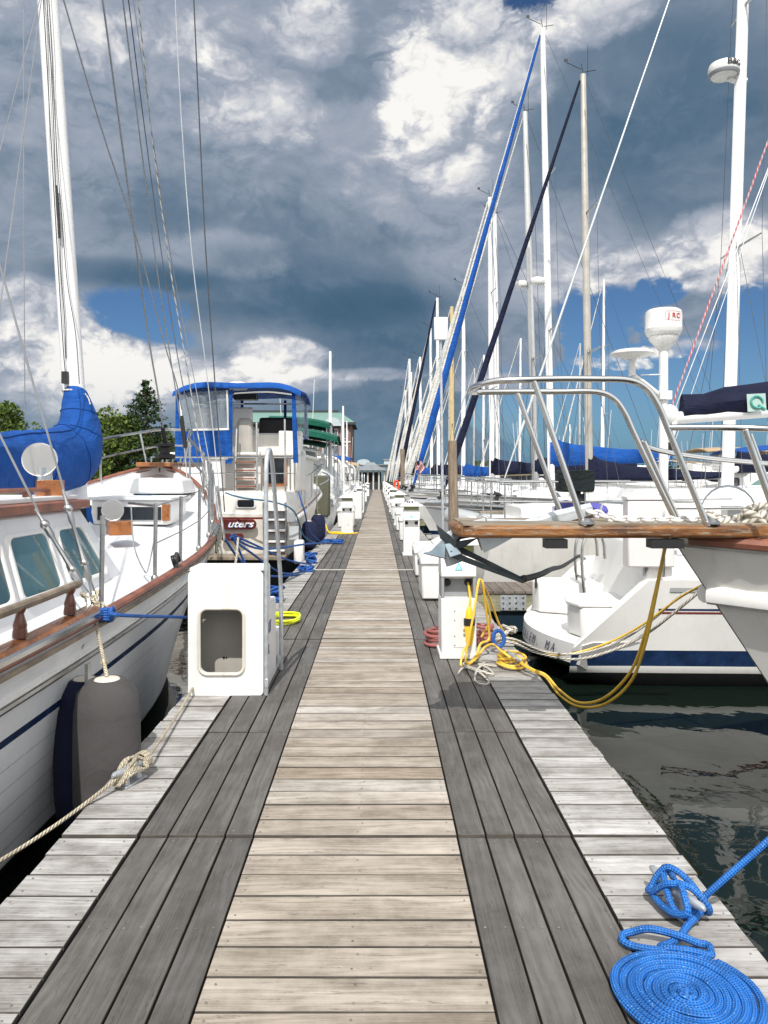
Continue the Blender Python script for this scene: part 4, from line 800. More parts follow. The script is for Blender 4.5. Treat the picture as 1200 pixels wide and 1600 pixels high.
# scoop: two wings and a curved lip
def wing(yo, yi, k):
    prof = [(2.05, -.24), (2.07, -.17), (2.26, .0), (2.62, .34), (2.80, .505), (3.12, .51), (3.12, -.1), (2.2, -.2)]
    return [V((x-.05*k, yo if z > 0 else lerp(yo, 9.2, .05), z)) for x, z in prof], [V((x-.05*k, yi, z)) for x, z in prof]
for yo, yi in ((7.995, 8.16), (10.405, 10.24)):
    mb = MB(); a, b_ = wing(yo, yi, 0); mb.loft([a, b_]); mb.build('stern_wing', WHITE, sy, bevel=.02)
mb = MB(); rings = []
for k in range(13):
    u = -1+2*k/12; yy = 9.2+u*1.215; bx_ = 1.74+.34*u*u
    yn_ = lambda f: 9.2+u*1.215*f
    rings.append([V((bx_+.22, yn_(.86), -.50)), V((bx_+.03, yn_(.97), -.37)), V((bx_+.05, yy, -.16)), V((bx_+.16, yn_(.99), -.13)), V((3.1, yn_(.93), -.13)), V((3.1, yn_(.75), -.4))])
mb.loft(rings); mb.build('stern_lip', WHITE, sy, sharp=50)
mb = MB(); rings = [[V((2.04+.30*(u*u), 9.2+u*1.06, z)) for z in (-.125, .08)]+[V((2.24+.30*(u*u), 9.2+u*1.06, z)) for z in (.08, -.125)] for u in [-1+k/4 for k in range(9)]]; 
mb.build('unused', WHITE, sy) if False else None
mb = MB(); pts = [(2.18, 8.20), (2.10, 8.45), (2.15, 8.72), (2.34, 8.95), (2.62, 9.05), (3.1, 9.05), (3.1, 8.2)]
mb.loft([[V((x, y, -.12)) for x, y in pts], [V((x, y, .20)) for x, y in pts]]); mb.build('quarter_locker', WHITE, sy, bevel=.03)
mb = MB(); mb.loft([[V((x-.03*(x < 3), y, .20)) for x, y in pts], [V((x-.03*(x < 3), y, .245)) for x, y in pts]]); mb.build('locker_lid', WHITE, sy, bevel=.015)
mb = MB(); pts = [(2.05, 9.75), (2.0, 9.95), (2.1, 10.2), (3.1, 10.2), (3.1, 9.45), (2.6, 9.5)]
mb.loft([[V((x, y, -.12)) for x, y in pts], [V((x, y, .27)) for x, y in pts]]); mb.build('quarter_locker', WHITE, sy, bevel=.03)
mb = MB(); mb.box((2.02, 9.8, .24), (.02, .04, .12)); mb.build('locker_latch', BLKPL, sy)
mb = MB(); mb.loft([[V((2.72, 8.16, .2)), V((2.95, 8.16, .85)), V((3.2, 8.16, .85)), V((3.2, 8.16, -.1))], [V((2.72, 10.2, -.1)), V((2.95, 10.2, .85)), V((3.2, 10.2, .85)), V((3.2, 10.2, -.1))]]); mb.build('cockpit_bulkhead', WHITE, sy, bevel=.03)
mb = MB(); rings = []
for x, w_, z_ in ((2.95, 1.05, .78), (3.6, 1.12, .86), (5, 1.15, .95), (6.6, 1.1, 1.1), (7.2, .9, 1.25), (9., .75, 1.2), (10.6, .3, .8)):
    rings.append([V((x, 9.2+w_*a, lerp(.5, z_, b))) for a, b in ((-1, 0), (-.97, .8), (-.85, 1), (0, 1.06), (.85, 1), (.97, .8), (1, 0))])
mb.loft(rings, closed=False, caps=False); mb.raw(rings[0], [tuple(range(7))]); mb.build('coaming', WHITE, sy, sharp=50)
mb = MB()
for dy_ in (-.16, .16): mb.tube(spline([V((2.55, 9.55+dy_, .02)), V((2.50, 9.55+dy_, .5)), V((2.52, 9.55+dy_, .8)), V((2.62, 9.55+dy_, .92)), V((2.75, 9.55+dy_, .85)), V((2.78, 9.55+dy_, .6))], 5), .02, 8)
for z_ in (.1, .35, .6, .85): mb.tube([(2.53, 9.39, z_), (2.53, 9.71, z_)], .02, 8)
mb.build('swim_ladder', STEEL, sy)
ltr = thing  # lettering on the curved lip, seen obliquely
for k, c_ in enumerate('SALEM, MA'):
    if c_ == ' ': continue
    u = -.20-(k-4)*-.0; yy = 9.27-k*.11; uu = (yy-9.2)/1.215; bx_ = 1.74+.34*uu*uu; tang = V((-.68*uu/1.215, -1, 0)).normalized()
    up = V((.04, 0, .20)).normalized(); nz = tang.cross(up); Mx = Matrix((tang, up, nz)).transposed()
    text('name_letter', c_, .14, INK, sy, V((bx_+.026, yy, -.265))+nz*.006, Mx, .001, shear=.15, sx=.8)
# stern rail, life raft box, poles, boom
mb = MB(); [mb.tube(spline(q, 5), .0155, 8) for q in ([V((3.0, 8.05, .55)), V((3.0, 8.05, 1.2)), V((3.05, 8.1, 1.26)), V((3.6, 8.0, 1.27)), V((4.8, 7.95, 1.3))], [V((3.0, 10.3, .55)), V((3.0, 10.3, 1.2)), V((3.3, 10.3, 1.27)), V((4.8, 10.4, 1.3))], [V((3.02, 8.05, .95)), V((3.6, 7.99, .97)), V((4.8, 7.95, .98))], [V((4.0, 7.98, .55)), V((4.0, 7.98, 1.28))], [V((4.75, 7.95, .55)), V((4.75, 7.95, 1.3))], [V((3.02, 10.25, 1.26)), V((3.02, 9.5, 1.27)), V((3.02, 8.9, 1.27)), V((3.02, 8.15, 1.26))])]; mb.build('stern_rail', STEEL, sy)
mb = MB(); mb.tube([V((4.2+.34*math.cos(a), 9.2, 1.15+.34*math.sin(a))) for a in [2*pi*k/20 for k in range(20)]], .014, 6, closed=True); mb.box((4.25, 9.2, .95), (.2, .18, .6)); mb.build('steering_pedestal', STEEL, sy)
bxl = thing('white_locker_box', 'flat white square box mounted on the stern rail behind the platform', 'locker', (2.86, 8.15, .62)); mb = MB(); mb.box((2.87, 8.14, 1.0), (.49, .19, .70)); mb.build('box', mat('pinkish_white_box', (.76, .72, .71), .45, var=.03, dirt=.12), bxl, bevel=.015); mb = MB(); mb.box((2.87, 8.14, 1.375), (.51, .21, .045)); mb.build('lid', PLASTIC, bxl, bevel=.01)
mb = MB(); mb.box((2.87, 8.2, .60), (.06, .05, .12)); mb.box((3.02, 8.2, .60), (.06, .05, .12)); mb.build('bracket', DSTEEL, bxl)
rp = thing('radar_pole', 'white stern pole carrying a drum shaped radar dome and a flat mushroom antenna', 'radar pole', (3.35, 9.0, .6))
px_, py_ = 3.35, 9.0; mb = MB(); mb.tube([(px_, py_, .5), (px_, py_, 3.1)], .052, 14); mb.build('pole', WMAST, rp)
mb = MB(); mb.lathe([(.06, 3.08), (.09, 3.12), (.16, 3.2), (.17, 3.24)], (px_, py_, 0), n=20); mb.build('radar_mount', WHITE, rp)
rd = MB(); rd.lathe([(.15, 3.235), (.19, 3.26), (.205, 3.30), (.212, 3.33), (.205, 3.34), (.208, 3.48), (.20, 3.535), (.17, 3.555), (.001, 3.56)], (px_, py_, 0), n=32); rdo = rd.build('radar_dome', WHITE, rp)
mb = MB(); mb.raw([V((px_+.207*math.sin(a), py_-.2095*math.cos(a), z)) for z in (3.40, 3.50) for a in (-.23, .1, .37, .65)], [(0, 1, 5, 4), (1, 2, 6, 5), (2, 3, 7, 6)]); mb.build('logo_plate', WHITE, rp)
for k, c_ in enumerate('JRC'):
    a = -.07+k*.28; text('logo_letter', c_, .078, REDINK, rp, (px_+.211*math.sin(a), py_-.2135*math.cos(a), 3.45), Matrix.Rotation(a, 3, 'Z') @ RX90, .001, sx=.95, off=.002)
mb = MB(); a0, a1, z0, z1 = -.24, .66, 3.398, 3.502
mb.tube([V((px_+.2115*math.sin(a), py_-.2115*math.cos(a), z)) for a, z in [(lerp(a0, a1, i/6), z0) for i in range(7)]+[(lerp(a1, a0, i/6), z1) for i in range(7)]], .002, 4, closed=True); mb.build('logo_frame', REDINK, rp)
mc = V((2.95, 8.9, 3.02)); mb = MB(); mb.lathe([(.04, -.25), (.035, -.1), (.05, -.06), (.17, -.03), (.245, .0), (.245, .02), (.18, .045), (.001, .06)], mc, n=28); mb.build('mushroom_antenna', WHITE, rp)
mb = MB(); mb.tube([mc+V((0, 0, -.24)), mc+V((.12, .03, -.30)), (px_, py_, 2.52)], [.03, .025, .03], 8); mb.tube([mc+V((.1, 0, -.24)), (px_, py_, 2.80)], .008, 5); mb.box((px_, py_-.02, 2.55), (.14, .14, .1)); mb.build('antenna_arm', WHITE, rp, bevel=.004)
bm_ = V((3.52, 9.2, 2.36)); be = V((7.9, 9.2, 2.62)); mb = MB(); mb.tube([bm_+V((-.02, 0, -.06)), be], .075, 10); mb.build('boom', WMAST, sy)
mb = MB(); cover(mb, V((7.8, 9.2, 2.68)), bm_+V((.12, 0, .0)), .95, .30, .2, n=16, seed=4); mb.build('sail_cover', NAVYC, sy)
mb = MB(); mb.ball(bm_+V((-.02, 0, -.02)), (.11, .10, .13), 10, 7); mb.tube([bm_+V((.02, -.05, -.1)), bm_+V((-.03, -.05, -.35))], .035, 7); mb.build('boom_end', WHITE, sy); mb = MB(); mb.tube([bm_+V((-.035, -.05, -.36)), bm_+V((-.05, -.05, -.46))], .04, 7); mb.build('boom_light', BLKPL, sy)
mb = MB(); mb.quad(V((4.33, 8.985, 2.36)), V((4.55, 8.985, 2.37)), V((4.55, 9.01, 2.58)), V((4.33, 9.01, 2.57))); lg = mb.build('cover_patch', mat('silver_green_patch', (.35, .48, .44), .4), sy)
mb = MB(); mb.tube([V((4.44+.07*math.cos(a), 8.982+.012*math.sin(a), 2.475+.07*math.sin(a))) for a in [2*pi*k/16 for k in range(15)]], .012, 5); mb.tube([V((4.45, 8.975, 2.44)), V((4.53, 8.972, 2.39))], .012, 5); mb.build('patch_emblem', mat('emblem_green', (.05, .32, .26), .5), sy)
mb = MB(); mb.tube([V((8.0, 9.2, .5)), V((8.2, 9.2, 15.5))], [.1, .08], 10); mb.build('mast', WMAST, sy)
mb = MB(); mb.tube([bm_+V((0, -.03, .1)), V((8.15, 9.2, 15.2))], .011, 6); mb.build('topping_lift', REDR, sy); mb = MB(); mb.tube([bm_+V((-.12, -.05, -1.0)), bm_+V((.05, -.03, .1)), V((8.12, 9.17, 14.2))], .007, 5); mb.tube([V((3.05, 9.2, .55)), V((8.2, 9.2, 15.4))], .005, 5); mb.build('backstay', LIGHTW, sy)
# ---------------------------------------------------------------- boat lying stern-in beyond the plated finger
sc = thing('white_cruiser_yacht', 'white yacht lying stern-in behind the plated finger pier with a covered outboard on its rail', 'sailing yacht', (2.6, 13.7, W))
fn, edge, row = hull(sc, (1.9, 13.7, W), 10, 3.3, lambda t: 1.38+.1*t, lambda t: (.82+.18*math.sin(min(1, t*2.6)*pi/2)) if t < .5 else 1-((t-.5)/.5)**2.2, lambda t: (.62+.2*math.sin(min(1, t*2.6)*pi/2)) if t < .5 else .82*(1-((t-.5)/.5)**1.8), -.25, .8, [('sheer', 0), (.16, 1), (.04, 2), (-.35, 2)], [DIRTYW, NAVY, BLACK], n=16, p=1.)
mb = MB(); hb0 = 1.65*.82
mb.loft([[V((1.9-.25*(1-z/1.38), 13.7+hb0*(.75+.25*z/1.38)*s_, W+z)) for s_ in (-1, -.5, 0, .5, 1)] for z in (1.38, 1., .5, .1)], closed=False, caps=False); mb.build('transom', DIRTYW, sc)
mb = MB(); [mb.tube([edge(i/14, s_, .015) for i in range(14)], .03, 6) for s_ in (-1, 1)]; mb.build('toe_rail', WTEAK, sc)
mb = MB(); rings = []
for x, w_, z_ in ((.5, .95, .22), (2.6, 1.0, .34), (2.7, 1.05, .52), (6, .95, .55), (7.8, .6, .2)): rings.append([V((1.9+x, 13.7+w_*a, W+1.36+z_*b)) for a, b in ((-1, 0), (-.95, .8), (-.8, 1), (.8, 1), (.95, .8), (1, 0))])
mb.loft(rings, closed=False, caps=False); mb.raw(rings[0], [tuple(range(6))]); mb.build('cabin', WHITE, sc, sharp=50)
mb = MB(); zr = W+1.4; [mb.tube(spline(q, 4), .016, 7) for q in ([V((5, 12.15, zr+.62)), V((3, 12.2, zr+.62)), V((2.05, 12.35, zr+.62)), V((1.95, 12.6, zr+.62)), V((1.95, 14.8, zr+.62)), V((2.05, 15.05, zr+.62)), V((5, 15.2, zr+.62))], [V((5, 12.15, zr+.3)), V((2.05, 12.35, zr+.3)), V((1.95, 12.6, zr+.3)), V((1.95, 14.8, zr+.3)), V((2.05, 15.05, zr+.3))])]
[mb.tube([(x, yy, zr), (x, yy, zr+.62)], .014, 6) for x, yy in ((4.6, 12.16), (3.3, 12.2), (2.05, 12.36), (1.95, 13.2), (1.95, 14.2))]; mb.build('stern_rail', STEEL, sc)
ob = thing('outboard_motor', 'small outboard motor under a black cover clamped to the stern rail', 'outboard motor', P(898, 775, 12.3)); c_ = P(898, 752, 12.3)
mb = MB(); mb.loft([[c_+V((a*.28*s1, b*.15, z)) for a, b in ((-1, -1), (1, -1), (1.0, 1), (-1, 1))] for z, s1 in ((-.17, .85), (-.15, 1), (.05, 1.02), (.16, .98), (.18, .9))]); mb.build('cover', BLACKC, ob, bevel=.02); mb = MB(); mb.tube([c_+V((.05, 0, -.15)), c_+V((.06, 0, -.6))], .05, 8); mb.box(c_+V((.1, 0, -.3)), (.14, .12, .2)); mb.build('leg', BLKPL, ob)
mb = MB(); c_ = P(908, 797, 12.8); mb.ball(c_, (.46, .3, .16), 14, 8); mb.ball(c_+V((-.25, 0, .03)), (.2, .22, .14), 10, 6); tag(mb.build('covered_bundle', PURPC), 'purple blue canvas bundle under the covered outboard', 'canvas bundle')
dg = thing('grey_dinghy', 'grey inflatable dinghy hung at the bow behind the wooden platform tip', 'dinghy', P(760, 820, 15)); mb = MB(); c_ = P(762, 816, 15.2)
mb.tube(spline([c_+V((.55, -.3, 0)), c_+V((-.1, -.34, .02)), c_+V((-.5, -.25, .08)), c_+V((-.72, 0, .14)), c_+V((-.5, .25, .08)), c_+V((-.1, .34, .02)), c_+V((.55, .3, 0))], 5), .17, 10); mb.build('tube', GREYH, dg); mb = MB(); mb.box(c_+V((.1, 0, -.05)), (.9, .5, .06)); mb.build('floor', GREYD, dg)
# ---------------------------------------------------------------- yachts lying bow-in, near to far
sailboat('grey hulled sloop with a white deck, bare forestay and tall white mast at the right', 1.05, 17.4, 11.5, 3.5, 1.48, 1.15, GREYH, GREYH, 7.9, 8.45, 18.2, .115, WMAST, (1, .028), LIGHTW, None, NAVYC, None, WIRED, stay_x=1.65, wrap=.16, ch=(.5, .3))
BY = 'B'; c_ = P(1131, 118, 17.4); br = MB(); br.lathe([(.12, -.06), (.30, -.02), (.335, .05), (.335, .16), (.31, .24), (.22, .285), (.001, .29)], c_, n=28); tb = thing('radar_dome', 'white radar dome bracketed high on the tallest white mast at the right', 'radar dome', c_); br.build('dome', WHITE, tb); br = MB(); br.lathe([(.30, -.022), (.337, .035), (.337, .05)], c_+V((0, 0, -.004)), n=28); br.build('dark_band', GREYD, tb)
for k, ch_ in enumerate('B&G'):
    a = -.05+k*.36; text('logo_letter', ch_, .17, BLKPL, tb, c_+V((.345*math.sin(a), -.345*math.cos(a), .15)), Matrix.Rotation(a, 3, 'Z') @ RX90, .002, sx=1.25, off=.004)
br = MB(); br.tube([c_+V((.1, 0, -.08)), c_+V((.30, 0, -.16)), c_+V((.52, 0, -.10))], .05, 7); br.box(c_+V((.40, 0, -.22)), (.1, .1, .2)); br.build('bracket', WMAST, tb)
sailboat('sloop with a navy furled jib and a bare grey brown mast', 1.75, 22.9, 9.8, 3.2, 1.4, 1.1, WHITE, NAVY, 6.33, 6.13, 14.1, .095, BRONZEM, (1, .105), NAVYC, None, NAVYC, None, WIRED, bh=.9, ch=(.95, .22))
sailboat('sloop with a bright blue and white furled jib, tall white mast and blue boom cover', 1.05, 26.9, 12, 3.8, 1.55, 1.2, WHITE, NAVY, 6.1, 5.78, 17.8, .10, WMAST, (1, .15), BLUEF, WSAIL, BLUEC, .46, WIRED, bh=1.35, ch=(1.15, .40))
sailboat('sloop with a slender white forestay and a silver mast beside the blue jib', 1.3, 32, 11, 3.5, 1.45, 1.15, WHITE, REDP, 6.6, 6.14, 17.3, .115, ALU, (1, .055), WSAIL, None, NAVYC, .55, WIRED, lod=1)
sailboat('sloop with a fat white furled jib and a tan topped navy boom cover', 1.15, 36, 10.5, 3.4, 1.4, 1.1, WHITE, NAVY, 5.37, 5.26, 15.2, .10, WMAST, (1, .105), WSAIL, None, NAVYC, None, WIRED, lod=1)
sailboat('sloop with a white mast just right of the fat white jib', 1.2, 41.5, 10.5, 3.4, 1.4, 1.1, WHITE, NAVY, 6.5, 6.33, 16.3, .11, WMAST, (1, .06), LIGHTW, None, TANC, None, WIRED, lod=1)
sailboat('sloop with a single cream mast behind the blue jib', 1.2, 45.5, 9.5, 3.2, 1.3, 1.05, WHITE, NAVY, 5.08, 5.1, 13.4, .10, WMAST, (1, .09), WSAIL, None, BLUEC, None, WIRED, lod=1)
sailboat('far sloop with a dark navy furled jib and white mast', 1.2, 51.5, 10, 3.3, 1.4, 1.1, WHITE, NAVY, 4.1, 4.0, 14.1, .10, WMAST, (1, .15), NAVYC, None, NAVYC, None, WIRED, lod=2)
sailboat('yacht with a yellowish wooden mast behind the brown piling', 1.3, 55.5, 10, 3.3, 1.4, 1.1, CREAM, REDP, 5.36, 5.36, 14.4, .14, TAN_MAST, (1, .07), WSAIL, None, TANC, None, WIRED, lod=2, vn=False)
sailboat('far white sloop behind the antenna panel', 1.2, 61, 10, 3.3, 1.4, 1.1, WHITE, NAVY, 4.3, 4.2, 13.9, .10, WMAST, (1, .14), WSAIL, None, NAVYC, None, WIRED, lod=2)
sailboat('far sloop with a low white mast, second from the end of the row', 1.15, 66, 10, 3.3, 1.35, 1.1, WHITE, NAVY, 3.75, 3.65, 12.4, .10, WMAST, (1, .10), WSAIL, None, BLUEC, None, WIRED, lod=2)
sailboat('tiny white sloop past the end of the sloop row, nearest of three', 1.0, 77, 10, 3.3, 1.35, 1.1, WHITE, NAVY, 3.4, 3.35, 12.6, .11, WMAST, (1, .15), WSAIL, None, BLUEC, None, WIRED, lod=2)
sailboat('tiny sloop with a navy jib past the end of the row', .9, 82, 10, 3.3, 1.35, 1.1, WHITE, NAVY, 4.6, 4.6, 13.5, .11, WMAST, (1, .16), NAVYC, None, NAVYC, None, WIRED, lod=2)
sailboat('last tiny sloop at the very end of the dock', .8, 88, 10, 3.3, 1.35, 1.1, WHITE, NAVY, 3.2, 3.2, 12.0, .11, WMAST, (1, .15), WSAIL, None, TANC, None, WIRED, lod=2)
sailboat('farthest sloop at the end of the right hand row with a white mast', 1.1, 71, 10, 3.3, 1.35, 1.1, WHITE, NAVY, 3.0, 2.95, 13., .11, WMAST, (1, .08), LIGHTW, None, NAVYC, None, WIRED, lod=2)
fg = thing('ensign_flag', 'small red and white striped flag with a blue corner hanging by the blue jib', 'flag', P(652, 735, 25)); mb = MB(); mb.tube([P(655, 752, 25), P(649, 712, 25)], .012, 6); mb.build('staff', WTEAK, fg)
def fp(u, v): return P(649+u*14+3*math.sin(v*5)*.6-v*6*(u-.2), 716+v*14+u*10+2*math.sin(u*7), 25)+V((0, .08*math.sin(u*9), 0))
mb = MB()
for i in range(13):
    mb.m = i % 2
    for j in range(8): mb.raw([fp(j/8, i/13), fp((j+1)/8, i/13), fp((j+1)/8, (i+1)/13), fp(j/8, (i+1)/13)], [(0, 1, 2, 3)])
mb.build('stripes', [mat('flag_red', (.5, .02, .03), .7), mat('flag_white', (.75, .72, .7), .7)], fg)
mb = MB(); [mb.raw([fp(j/8, i/13)+V((0, -.01, 0)), fp((j+1)/8, i/13)+V((0, -.01, 0)), fp((j+1)/8, (i+1)/13)+V((0, -.01, 0)), fp(j/8, (i+1)/13)+V((0, -.01, 0))], [(0, 1, 2, 3)]) for i in range(6) for j in range(3)]; mb.build('canton', mat('flag_blue', (.02, .03, .12), .7), fg)
# ---------------------------------------------------------------- the near ketch on the left
KX, KB = -3.6, 12.7
kt_ = thing('wooden_trim_ketch', 'white planked ketch with wooden rails, slanted pilothouse windows and a blue boom cover', 'sailing yacht', (KX, 7, W))
shk = lambda t: 1.20+1.08*(1-t)**3.9+.10*max(0, t-.62)**1.2
bands = [('sheer', 0), (('s', .20), 0)]
for dd in (.40,): bands += [(('s', dd), 1), (('s', dd+.045), 0)]
for dd in (.58, .70, .82, .94, 1.06): bands += [(('s', dd), 2), (('s', dd+.005), 0)]
bands += [(.06, 3), (-.4, 3)]
fn, edge, row = hull(kt_, (KX, KB, W), 12.6, 3.72, shk, lambda t: math.sin(min(1, t*2.3)*pi/2)**.62, lambda t: .88*math.sin(min(1, t*1.9)*pi/2)**1.15, .75, -.2, bands, [mat('white_planked_topsides', (.80, .81, .82), .25, var=.03, dirt=.03, dcol=(.5, .52, .5)), NAVY, GREYD, BLACK], n=30, p=1.25, sgn=-1, axis='y', deck_drop=.13, camber=.10, deckmat=mat('bright_white_deck_paint', (.66, .675, .69), .6, var=.06, sc=1.2, dirt=.12, bump=.15, bsc=150))
tY = lambda Y: (KB-Y)/12.6
sd = 1
mb = MB(); [mb.tube([edge(i/44*.98, s_, .012, .0) for i in range(45)], .036, 8, flat=.7) for s_ in (-1, 1)]; mb.build('cap_rail', TEAK, kt_)
mb = MB(); [mb.tube([edge(i/44*.98, s_, -.045, .015) for i in range(45)], .016, 6) for s_ in (-1, 1)]; mb.build('rail_moulding', WTEAK, kt_)
mb = MB(); pts = []
for i in range(45):
    t = i/44*.98; x, hb, z = row(t, shk(t)-.22); pts.append(fn(x, hb+.012, z))
mb.tube(pts, .022, 8); mb.build('rub_strake', DSTEEL, kt_)
mb = MB(); mb.tube([p+V((-.006, 0, .03)) for p in pts], .02, 7); mb.build('strake_moulding', WHITE, kt_)
# pilothouse
def hX(Z): return lerp(-2.30, -2.50, (Z-.62)/.74)
mb = MB(); hb_ = lambda Z: -(hX(Z)-KX)+KX
mb.loft([[V((hX(z), yf, z)), V((hX(z), -1.0, z)), V((2*KX-hX(z), -1.0, z)), V((2*KX-hX(z), yf, z))] for z, yf in ((.55, 7.15), (1.34, 6.44))]); mb.build('pilothouse', mat('white_house_paint', (.74, .75, .76), .35, var=.04, dirt=.1), kt_, bevel=.03)
mb = MB(); mb.loft([[V((-2.46+e, 6.50+e, z)), V((-2.46+e, -1, z)), V((-4.74-e, -1, z)), V((-4.74-e, 6.5+e, z))] for z, e in ((1.335, -.02), (1.345, .02), (1.40, .02), (1.41, 0))]); mb.build('roof_edge', TEAK, kt_)
mb = MB(); mb.box((KX, 2.7, 1.43), (2.2, 7.4, .04)); mb.build('roof', DECKW, kt_, bevel=.01)
mb = MB(); mb.tube(spline([V((-2.6, 4.6, 1.42)), V((-2.6, 4.65, 1.49)), V((-2.6, 5.6, 1.50)), V((-2.6, 6.2, 1.49)), V((-2.6, 6.26, 1.42))], 5), .02, 7); [mb.box((-2.6, y_, 1.455), (.035, .09, .07)) for y_ in (5.2, 5.7)]; mb.build('roof_grab_rail', TEAK, kt_)
def win(ya, yb, za, zb, slant):
    def q(u, v, off): zz = lerp(za, zb, v); yy = lerp(ya, yb, u)-slant*u*v; return V((hX(zz)+off, yy, zz))
    def loop(m, off, r=.12, n=5):
        o_ = []
        for cu, cv, a0 in ((1-r, 1-r, 0), (r, 1-r, pi/2), (r, r, pi), (1-r, r, 1.5*pi)):
            for k in range(n+1):
                a = a0+pi/2*k/n; u, v = cu+r*math.cos(a), cv+r*math.sin(a); o_.append(q(.5+(u-.5)*m, .5+(v-.5)*m, off))
        return o_
    f = MB(); N = 24; A, B_, C_, D_ = loop(1.16, .001), loop(1.12, .022), loop(1.02, .022), loop(.98, .004); f.loft([A, B_, C_, D_], caps=False); fo = f.build('window', WHITE, kt_, sharp=60)
    g = MB(); g.raw(loop(1.0, .006), [tuple(range(N))]); g.build('pane', GLASS, fo)
win(4.25, 4.93, .80, 1.19, 0); win(5.08, 5.70, .79, 1.19, .05); win(5.86, 6.62, .79, 1.19, .30)
# vents: polished cowls on teak boxes
def cowl(label, px, py, rp, Y, bxp):
    t_ = thing('cowl_vent', label, 'cowl vent', P(px, bxp[3], Y), 'polished cowl vents'); c_ = P(px, py, Y); r_ = rp/1200*Y
    mb = MB(); ax = V((.30, -1, .06)); mb.lathe([(r_*1.0, .0), (r_*1.05, .006), (r_*1.06, -.012), (r_*.98, -.05), (r_*.7, -.11), (r_*.35, -.15), (.001, -.155)], c_, ax, 26); mb.lathe([(r_*1.0, 0), (r_*.9, -.02), (r_*.6, -.055), (r_*.3, -.07), (.001, -.073)], c_, ax, 26); mb.build('cowl', mat('mirror_cowl', (.80, .79, .77), .32, .85, var=.04) if 'mirror_cowl' not in MATS else MATS['mirror_cowl'], t_, sharp=60)
    a, b_ = P(bxp[0], bxp[1], Y), P(bxp[2], bxp[3], Y)
    mb = MB(); mb.tube([V((c_.x, c_.y+.06, b_.z)), V((c_.x, c_.y+.06, c_.z-r_*.5))], r_*.55, 16); mb.build('neck', STEEL, t_)
    wd = b_.x-a.x; mb = MB(); mb.box(((a.x+b_.x)/2, Y+.06, (a.z+b_.z)/2), (wd, wd*1.1, a.z-b_.z), Matrix.Rotation(.5, 3, 'Z')); mb.build('vent_box', VARN, t_, bevel=.005)
cowl('large polished cowl vent on a teak box on the pilothouse roof', 62, 718, 25, 6.1, (52, 750, 92, 777)); cowl('smaller polished cowl vent on a teak box on the foredeck', 176, 797, 16, 8.2, (166, 814, 200, 836))
mb = MB(); mb.box((-3.05, 9.9, 1.16), (.95, .9, .30)); mb.build('skylight', WHITE, kt_, bevel=.02)
mb = MB(); mb.box((-3.05, 9.44, 1.15), (.78, .02, .16)); mb.build('skylight_window', DGLASS, kt_); mb = MB(); mb.box((-2.60, 9.45, 1.16), (.09, .06, .2)); mb.build('skylight_corner', VARN, kt_); mb = MB(); mb.box((-3.05, 9.9, 1.33), (1.05, 1.0, .04)); mb.build('skylight_lid', DECKW, kt_, bevel=.012)
mb = MB(); mb.box((-3.15, 11.3, 1.47), (.8, .8, .22), taper=.85); mb.build('fore_hatch', DECKW, kt_, bevel=.04)
# stanchions and lifelines
SY = (5.0, 6.2, 7.0, 7.8, 8.6, 9.4, 10.2, 11.0)
def rl(Y, dzz, off=-.06, s_=1): return edge(tY(Y), s_, dzz, off)
for Y in SY:
    mb = MB(); mb.tube([rl(Y, -.05), rl(Y, .62, -.05)], .0165, 8); mb.lathe([(.03, -.02), (.03, .015), (.02, .03)], rl(Y, .01), n=10); mb.build('stanchion', DSTEEL, kt_)
mb = MB(); [mb.tube([rl(Y, dd, -.05) for Y in SY[1:]], .005, 5) for dd in (.60, .30)]; mb.tube(spline([rl(6.2, .6, -.05), rl(6.35, .61, -.30), rl(6.4, .60, -.32)], 4), .012, 6); mb.tube(spline([rl(6.22, .42, -.05), rl(6.5, .05, -.2), rl(6.7, -.0, -.3), rl(6.75, .2, -.4), rl(6.42, .58, -.32)], 6), .006, 5); mb.build('lifelines', DSTEEL, kt_)
mb = MB(); [mb.tube([edge(tY(Y), -1, dd, -.05) for Y in (4, 6, 8, 10, 11)], .005, 5) for dd in (.6, .3)]; [mb.tube([edge(tY(Y), -1, 0, -.05), edge(tY(Y), -1, .6, -.05)], .0165, 7) for Y in (6, 8, 10)]; mb.build('port_lifelines', DSTEEL, kt_)
z0 = W+shk(0); bx_ = KX
for dd, rr_ in ((.62, .022), (.33, .016)):
    mb = MB(); mb.tube(spline([edge(tY(11.0), 1, dd, -.06), edge(tY(11.9), 1, dd+.02, -.05), V((bx_+.42, KB+.3, z0+dd-.05)), V((bx_+.25, KB+1.1, z0+dd+.05)), V((bx_, KB+1.35, z0+dd+.06)), V((bx_-.25, KB+1.1, z0+dd+.05)), V((bx_-.42, KB+.3, z0+dd-.05)), edge(tY(11.9), -1, dd+.02, -.05), edge(tY(11.0), -1, dd, -.06), edge(tY(9.4), -1, dd-.02, -.06)], 7), rr_, 8); mb.build('pulpit_rail', STEEL, kt_)
mb = MB()
for s_ in (-1, 1):
    for pa, pb_ in ((edge(tY(11.0), s_, 0, -.06), edge(tY(11.0), s_, .62, -.06)), (edge(tY(11.9), s_, 0, -.05), edge(tY(11.9), s_, .64, -.05)), (V((bx_+.3*s_, KB+.3, z0)), V((bx_+.42*s_, KB+.3, z0+.57))), (V((bx_+.15*s_, KB+1.0, z0+.05)), V((bx_+.25*s_, KB+1.1, z0+.67)))): mb.tube([pa, pb_], .017, 7)
mb.build('pulpit_posts', STEEL, kt_)
mb = MB(); mb.box((bx_, KB+.45, z0+.02), (.55, 1.7, .07)); mb.build('bowsprit_plank', VARN, kt_, bevel=.015)
